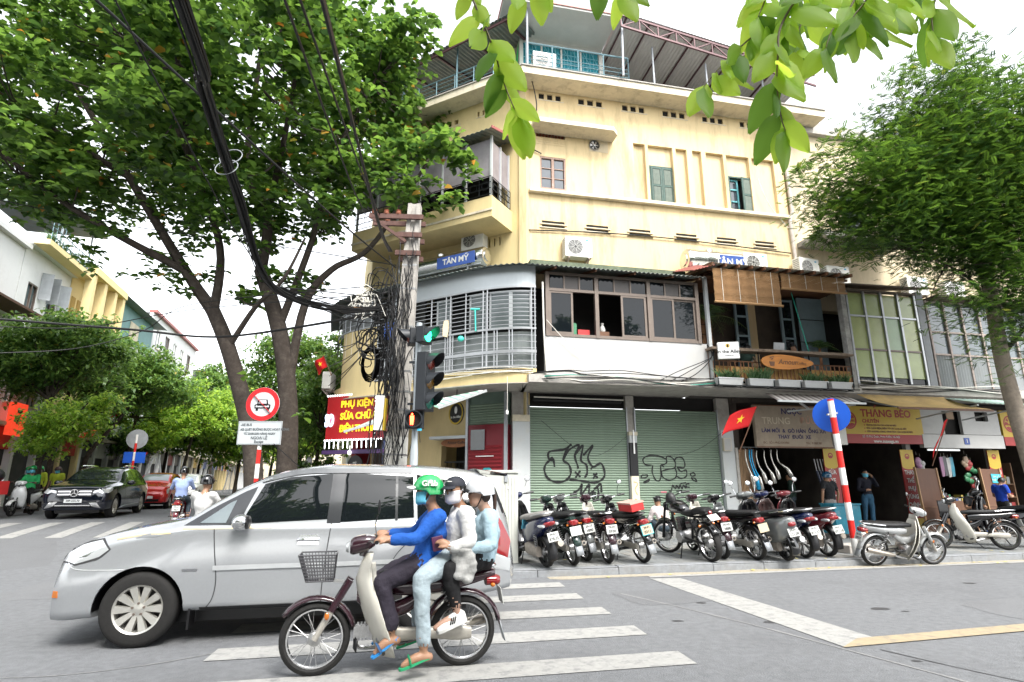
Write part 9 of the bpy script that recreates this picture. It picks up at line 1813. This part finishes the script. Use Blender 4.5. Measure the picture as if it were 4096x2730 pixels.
for x, y, ry, lb in ((11.7,-.75,.03,'tall brown wooden board propped against the red banner'),(14.55,-.35,.02,'brown wooden board with turquoise notice behind the man in blue')):
 o = F('wooden_board', lb, 'board', x, y, .15); o.rotation_euler = (-.08, ry, FA); G().bx(0,.72,0,.03,0,1.8).obj('panel', BRD, o); g = G(); g.bx(-.03,0,-.02,.05,0,1.83); g.bx(.72,.76,-.02,.05,0,1.83); g.obj('edge_batten', mat('light_batten', (.3,.18,.09), .6), o); G().bx(0,.72,-.012,-.002,.68,.72).obj('rail', WOODD, o)
 if x > 14: q = G().bx(.35,.72,-.02,-.014,1.38,1.65).obj('notice', mat('turquoise', (.02,.3,.38), .5), o); text('SIM SỐ', .09, WTX, o, front(.53,-.022,1.56)); text('THẺ CÀO', .09, WTX, o, front(.53,-.022,1.46))
TQ = mat('turquoise_steel', (.012,.16,.23), .5, var=.2, scale=5, grime=(.25,.3,.3), gs=3, gamt=.6)
o = F('steel_box', 'battered turquoise steel box behind the striped pole', 'box', 8.35, -1.3, .13); G().bx(-.35,.45,-.25,.25,.1,.82).obj('body', TQ, o, bevel=.01); G().bx(-.37,.47,-.27,.27,.823,.86).obj('lid', TQ, o); 
o = G().bx(-.35,.3,-.2,.2,0,.17).obj('stone_block', CONC, loc=FP(6.1,-4.15,.12), rot=(0,0,FA+.2), bevel=.02, label='rough concrete block on the pavement by the striped pole', cat='block')
g = G(); [g.ell((R.uniform(-.08,.08),R.uniform(-.06,.06),.1+R.uniform(-.03,.05)),(.12,.1,.1),10,6) for _ in range(5)]; g.obj('plastic_bag', mat('clear_bag', (.6,.58,.54), .35, bump=.6), loc=FP(6.35,-4.2,.28), smooth=True, label='pale plastic bag resting on the concrete block', cat='bag')
STO = mat('black_stool', (.012,.012,.013), .4)
for k in range(2):
 o = F('plastic_stool', 'black plastic ' + ('chair turned over the stool before the wooden board' if k else 'stool standing before the wooden board'), 'stool', 12.05, -1.2, .13 if not k else .58); g = G().bx(-.16,.16,-.16,.16,.42,.45) if not k else G().bx(-.18,.18,-.18,.18,.0,.03); g.obj('seat', STO, o)
 for sx in (-1,1):
  for sy in (-1,1): G().bar((sx*.17,sy*.17,0),(sx*.13,sy*.13,.42), .03, .03).obj('leg', STO, o) if not k else G().bar((sx*.16,sy*.16,.03),(sx*.16,sy*.16,.1), .03, .03).obj('leg', STO, o)
 if k: 
  rows = [[(.2*sin(a), .16+.02*cos(a)+.08*zz, .03+zz) for a in [radians(-60+15*i) for i in range(9)]] for zz in (0,.15,.3,.42)]; shell(G(), rows, 'back', STO, o, .02)
o = F('stool', 'low stool under the seated man in black', 'stool', 12.95, -1.12, .13); G().bx(-.17,.17,-.17,.17,.34,.38).obj('seat', mat('blue_stool', (.02,.08,.4), .5), o)
for sx in (-1,1):
 for sy in (-1,1): G().bar((sx*.17,sy*.17,0),(sx*.13,sy*.13,.34), .03, .03).obj('leg', MATS['blue_stool'], o)
# counter, shelves and hanging goods inside the shops
SHF = mat('shelf_wood', (.2,.12,.07), .7, var=.2); GC = [mat('goods_%d' % i, c, .5, var=.15) for i, c in enumerate([(.25,.03,.03),(.03,.08,.25),(.32,.25,.05),(.3,.3,.29),(.03,.16,.07),(.24,.12,.2),(.05,.05,.055),(.3,.14,.05)])]
def shelf(x, y, z, w_, n, label, rows=3, dz=.42):
 t = F('goods_shelf', label, 'shelf', x, y, z); rr5 = random.Random(int(x*10))
 for sx in (0,w_): G().bx(sx-.02,sx+.02,0,.3,0,rows*dz+.3).obj('side', SHF, t)
 for k in range(rows):
  G().bx(.021,w_-.021,0,.3,k*dz,k*dz+.025).obj('shelf_board', SHF, t); xx = .04
  while xx < w_-.15: a = rr5.uniform(.06,.16); h = rr5.uniform(.1,dz-.1); G().bx(xx,xx+a,.04,.26,k*dz+.026,k*dz+.026+h).obj('goods', rr5.choice(GC), t); xx += a+.02
 return t
shelf(7.3,3.2,.2,1.6,3,'dim shelf of parts at the back of the exhaust shop',4); shelf(9.7,2.6,.2,.5,3,'narrow shelf of parts behind the man on the phone',4); shelf(12.5,1.4,.2,1.3,3,'shelf of household goods in the open shop',4); shelf(15.6,1.0,.2,1.8,3,'shelf of goods at the end of the shop row',4)
o = F('shop_counter', 'cluttered counter inside the shop under the white fascia', 'counter', 12.6, .0, .2); G().bx(0,2.2,0,.5,0,.78).obj('body', WOODD, o); rr6 = random.Random(2)
for k in range(16): x = rr6.uniform(.05,2.05); a = rr6.uniform(.05,.12); G().bx(x,x+a,.05,.3,.781,.781+rr6.uniform(.06,.24)).obj('goods', GC[k % 8], o)
for k in range(12):
 x = [12.35,12.5,13.3,13.45,13.6,13.75,14.3,14.42,14.55,14.38,14.5,14.65][k]; z = [2.35,2.3,2.3,2.32,2.28,2.3,2.4,2.3,2.2,1.9,1.75,1.8][k]
 o = F('hanging_goods', ['pink and blue wrapped packets hanging above the brown board','clear packet hanging beside the pink packets','pink wrapped cloths hanging in the open shop','dark cloth strip hanging in the open shop','grey cloth strip hanging in the open shop','teal cloth strip hanging in the open shop','beige plastic bag hung on the shop pier','red and white packet hung on the shop pier','green and white bag hung on the shop pier','green packet below the bags on the pier','red mesh bag low on the shop pier','white mesh bag lowest on the shop pier'][k], 'goods', x, -.15+.02*k, z, 'goods hung in the open shop'); rr7 = random.Random(k); lng = k in (2,3,4,5)
 if lng: g = G(); g.loft([[(-.06,0,-.0),(.06,0,0),(.06,.03,0),(-.06,.03,0)],[(-.075,-.01,-.3),(.07,0,-.3),(.07,.035,-.3),(-.075,.03,-.3)],[(-.05,0,-.6),(.06,.01,-.58),(.06,.04,-.58),(-.05,.03,-.6)]])
 else:
  g = G(); [g.ell((rr7.uniform(-.06,.06),rr7.uniform(-.03,.03),-.15-.06*i),(.1,.06,.09),9,6) for i in range(4)]
 g.obj('packet', [GC[5],GC[3],GC[5],GC[6],GC[3],TQ,mat('beige_bag', (.28,.2,.14), .5),GC[0],GC[4],GC[4],GC[0],GC[3]][k], o, smooth=not lng); G().cyl((0,0,0),(0,0,.1), .004, n=4).obj('string', CABLEW, o)
o = F('shop_tube_lamp', 'white tube lamp under the white fascia', 'lamp', 12.7, -.25, 2.5); G().cyl((0,0,0),(1.2,0,0), .018, n=8).obj('tube', mat('tube_lit', (.75,.8,.8), .4, var=0, emit=.4), o); G().bx(0,1.2,-.01,.03,.02,.05).obj('batten', WHITEP, o)
o = F('junction_box', 'small white junction box on the pillar under the flag', 'box', 5.95, -.1, 2.4); G().bx(-.12,.12,-.06,.02,0,.36).obj('box', CREAM, o); G().bx(-.1,.1,-.065,-.061,.02,.34).obj('door', WHW, o)
o = G().bx(0,.4,0,.25,0,.55).obj('meter_box', ACW, loc=FP(9.25,-.5,2.6), rot=(0,0,FA), bevel=.01, label='pale meter box at the end of the beige shop sign', cat='box')
# things on the scooter and on the corner balcony
mk = G().add([(0,-.05,0),(0,.05,0),(.01,.05,-.09),(.01,-.05,-.09),(.03,.05,-.16),(.03,-.05,-.16)],[(0,1,2,3),(3,2,4,5)]); mk.obj('surgical_mask', BMASK, loc=(.22,10.62,.9), rot=(0,0,2.4), label='blue surgical mask dangling from the dark blue scooter', cat='mask').modifiers.new('s','SOLIDIFY').thickness = .003
def onb(s, z, g, name, m, label, cat_, rz=0): p = along(s, -.06*INS); return g.obj(name, m, loc=(p.x,p.y,z), rot=(0,0,rz), label=label, cat=cat_, smooth=True)
onb(2.55,5.55, G().loft([[(-.07,-.03,-.22),(.05,-.03,-.25),(.05,.03,-.25),(-.07,.03,-.22)],[(-.08,-.03,.0),(.08,-.03,0),(.08,.03,0),(-.08,.03,0)],[(-.05,-.03,.2),(.07,-.03,.22),(.07,.03,.22),(-.05,.03,.2)]]), 'drying_gloves', mat('cream_cloth', (.6,.5,.33), .9), 'cream cloth gloves drying on the corner balcony bars', 'gloves')
g = G(); g.tube([(-.12,0,.0),(.12,0,.0)], .03, 8); g.tube([(0,0,0),(.02,0,-.6)], .02, 8); onb(1.62,5.95, g, 'green_mop', mat('mint', (.05,.5,.4), .5), 'mint green mop hanging on the corner balcony bars', 'mop')
onb(2.05,5.2, G().ell((0,0,0),(.09,.06,.08),10,6), 'mint_cloth', MATS['mint'], 'mint green cloth tied to the lower balcony rail', 'cloth')
onb(4.5,6.0, G().loft([[(-.2,0,-.5),(.2,0,-.5),(.2,.04,-.5),(-.2,.04,-.5)],[(-.22,0,0),(.2,0,0),(.2,.04,0),(-.22,.04,0)]]), 'blue_laundry', cloth('laundry_blue', (.02,.07,.3)), 'dark blue laundry hanging inside the shaded balcony bars', 'laundry')
LG = mat('fallen_leaf', (.5,.42,.1), .8)
for k in range(14):
 p = FP(R.uniform(-.6,13), R.uniform(-5.35,-3.6)); s = .05
 G().add([(0,0,0),(s,.6*s,.01),(2*s,0,.004),(s,-.6*s,.008)],[(0,1,2,3)]).obj('fallen_leaf', LG, pave, loc=(p.x,p.y,.14 if True else 0), rot=(0,0,R.uniform(0,6)))
for k in range(16):
 x = R.uniform(1,12); y = 10.16+.213*(x-.43)-R.uniform(.02,.3); G().add([(0,0,0),(.05,.03,.01),(.1,0,.004),(.05,-.03,.008)],[(0,1,2,3)]).obj('fallen_leaf', LG, road, loc=(x,y,.012), rot=(0,0,R.uniform(0,6)))
# ---------------------------------------------------------------- the side of the street behind the camera, seen in glass and paint
for k, (x, y, lb) in enumerate(((-14,-6,'broad tree across the main street left of the camera spot'),(-5,-6.5,'broad tree across the main street behind the camera spot'),(5,-6.5,'broad tree across the main street facing the corner house'),(15,-6,'broad tree across the main street facing the shop row'),(-9.5,-9,'broad tree set back between two others across the main street'),(0,-10,'broad tree deepest in the row across the main street'),(10,-9,'broad tree set back across the main street facing the cafe'))):
 street_tree(lb, (x,y), [(x,y,7,4.2,3,2.6),(x+2.5,y,4.6,2.6,2.2,2),(x-2.5,y,4.4,2.6,2.2,2),(x,y,10.5,3.4,3,2.4)], LM1, [(x,y,.0),(x+.2,y,2.6),(x,y,5.5)], 14, .42, .25, seed=60+k)
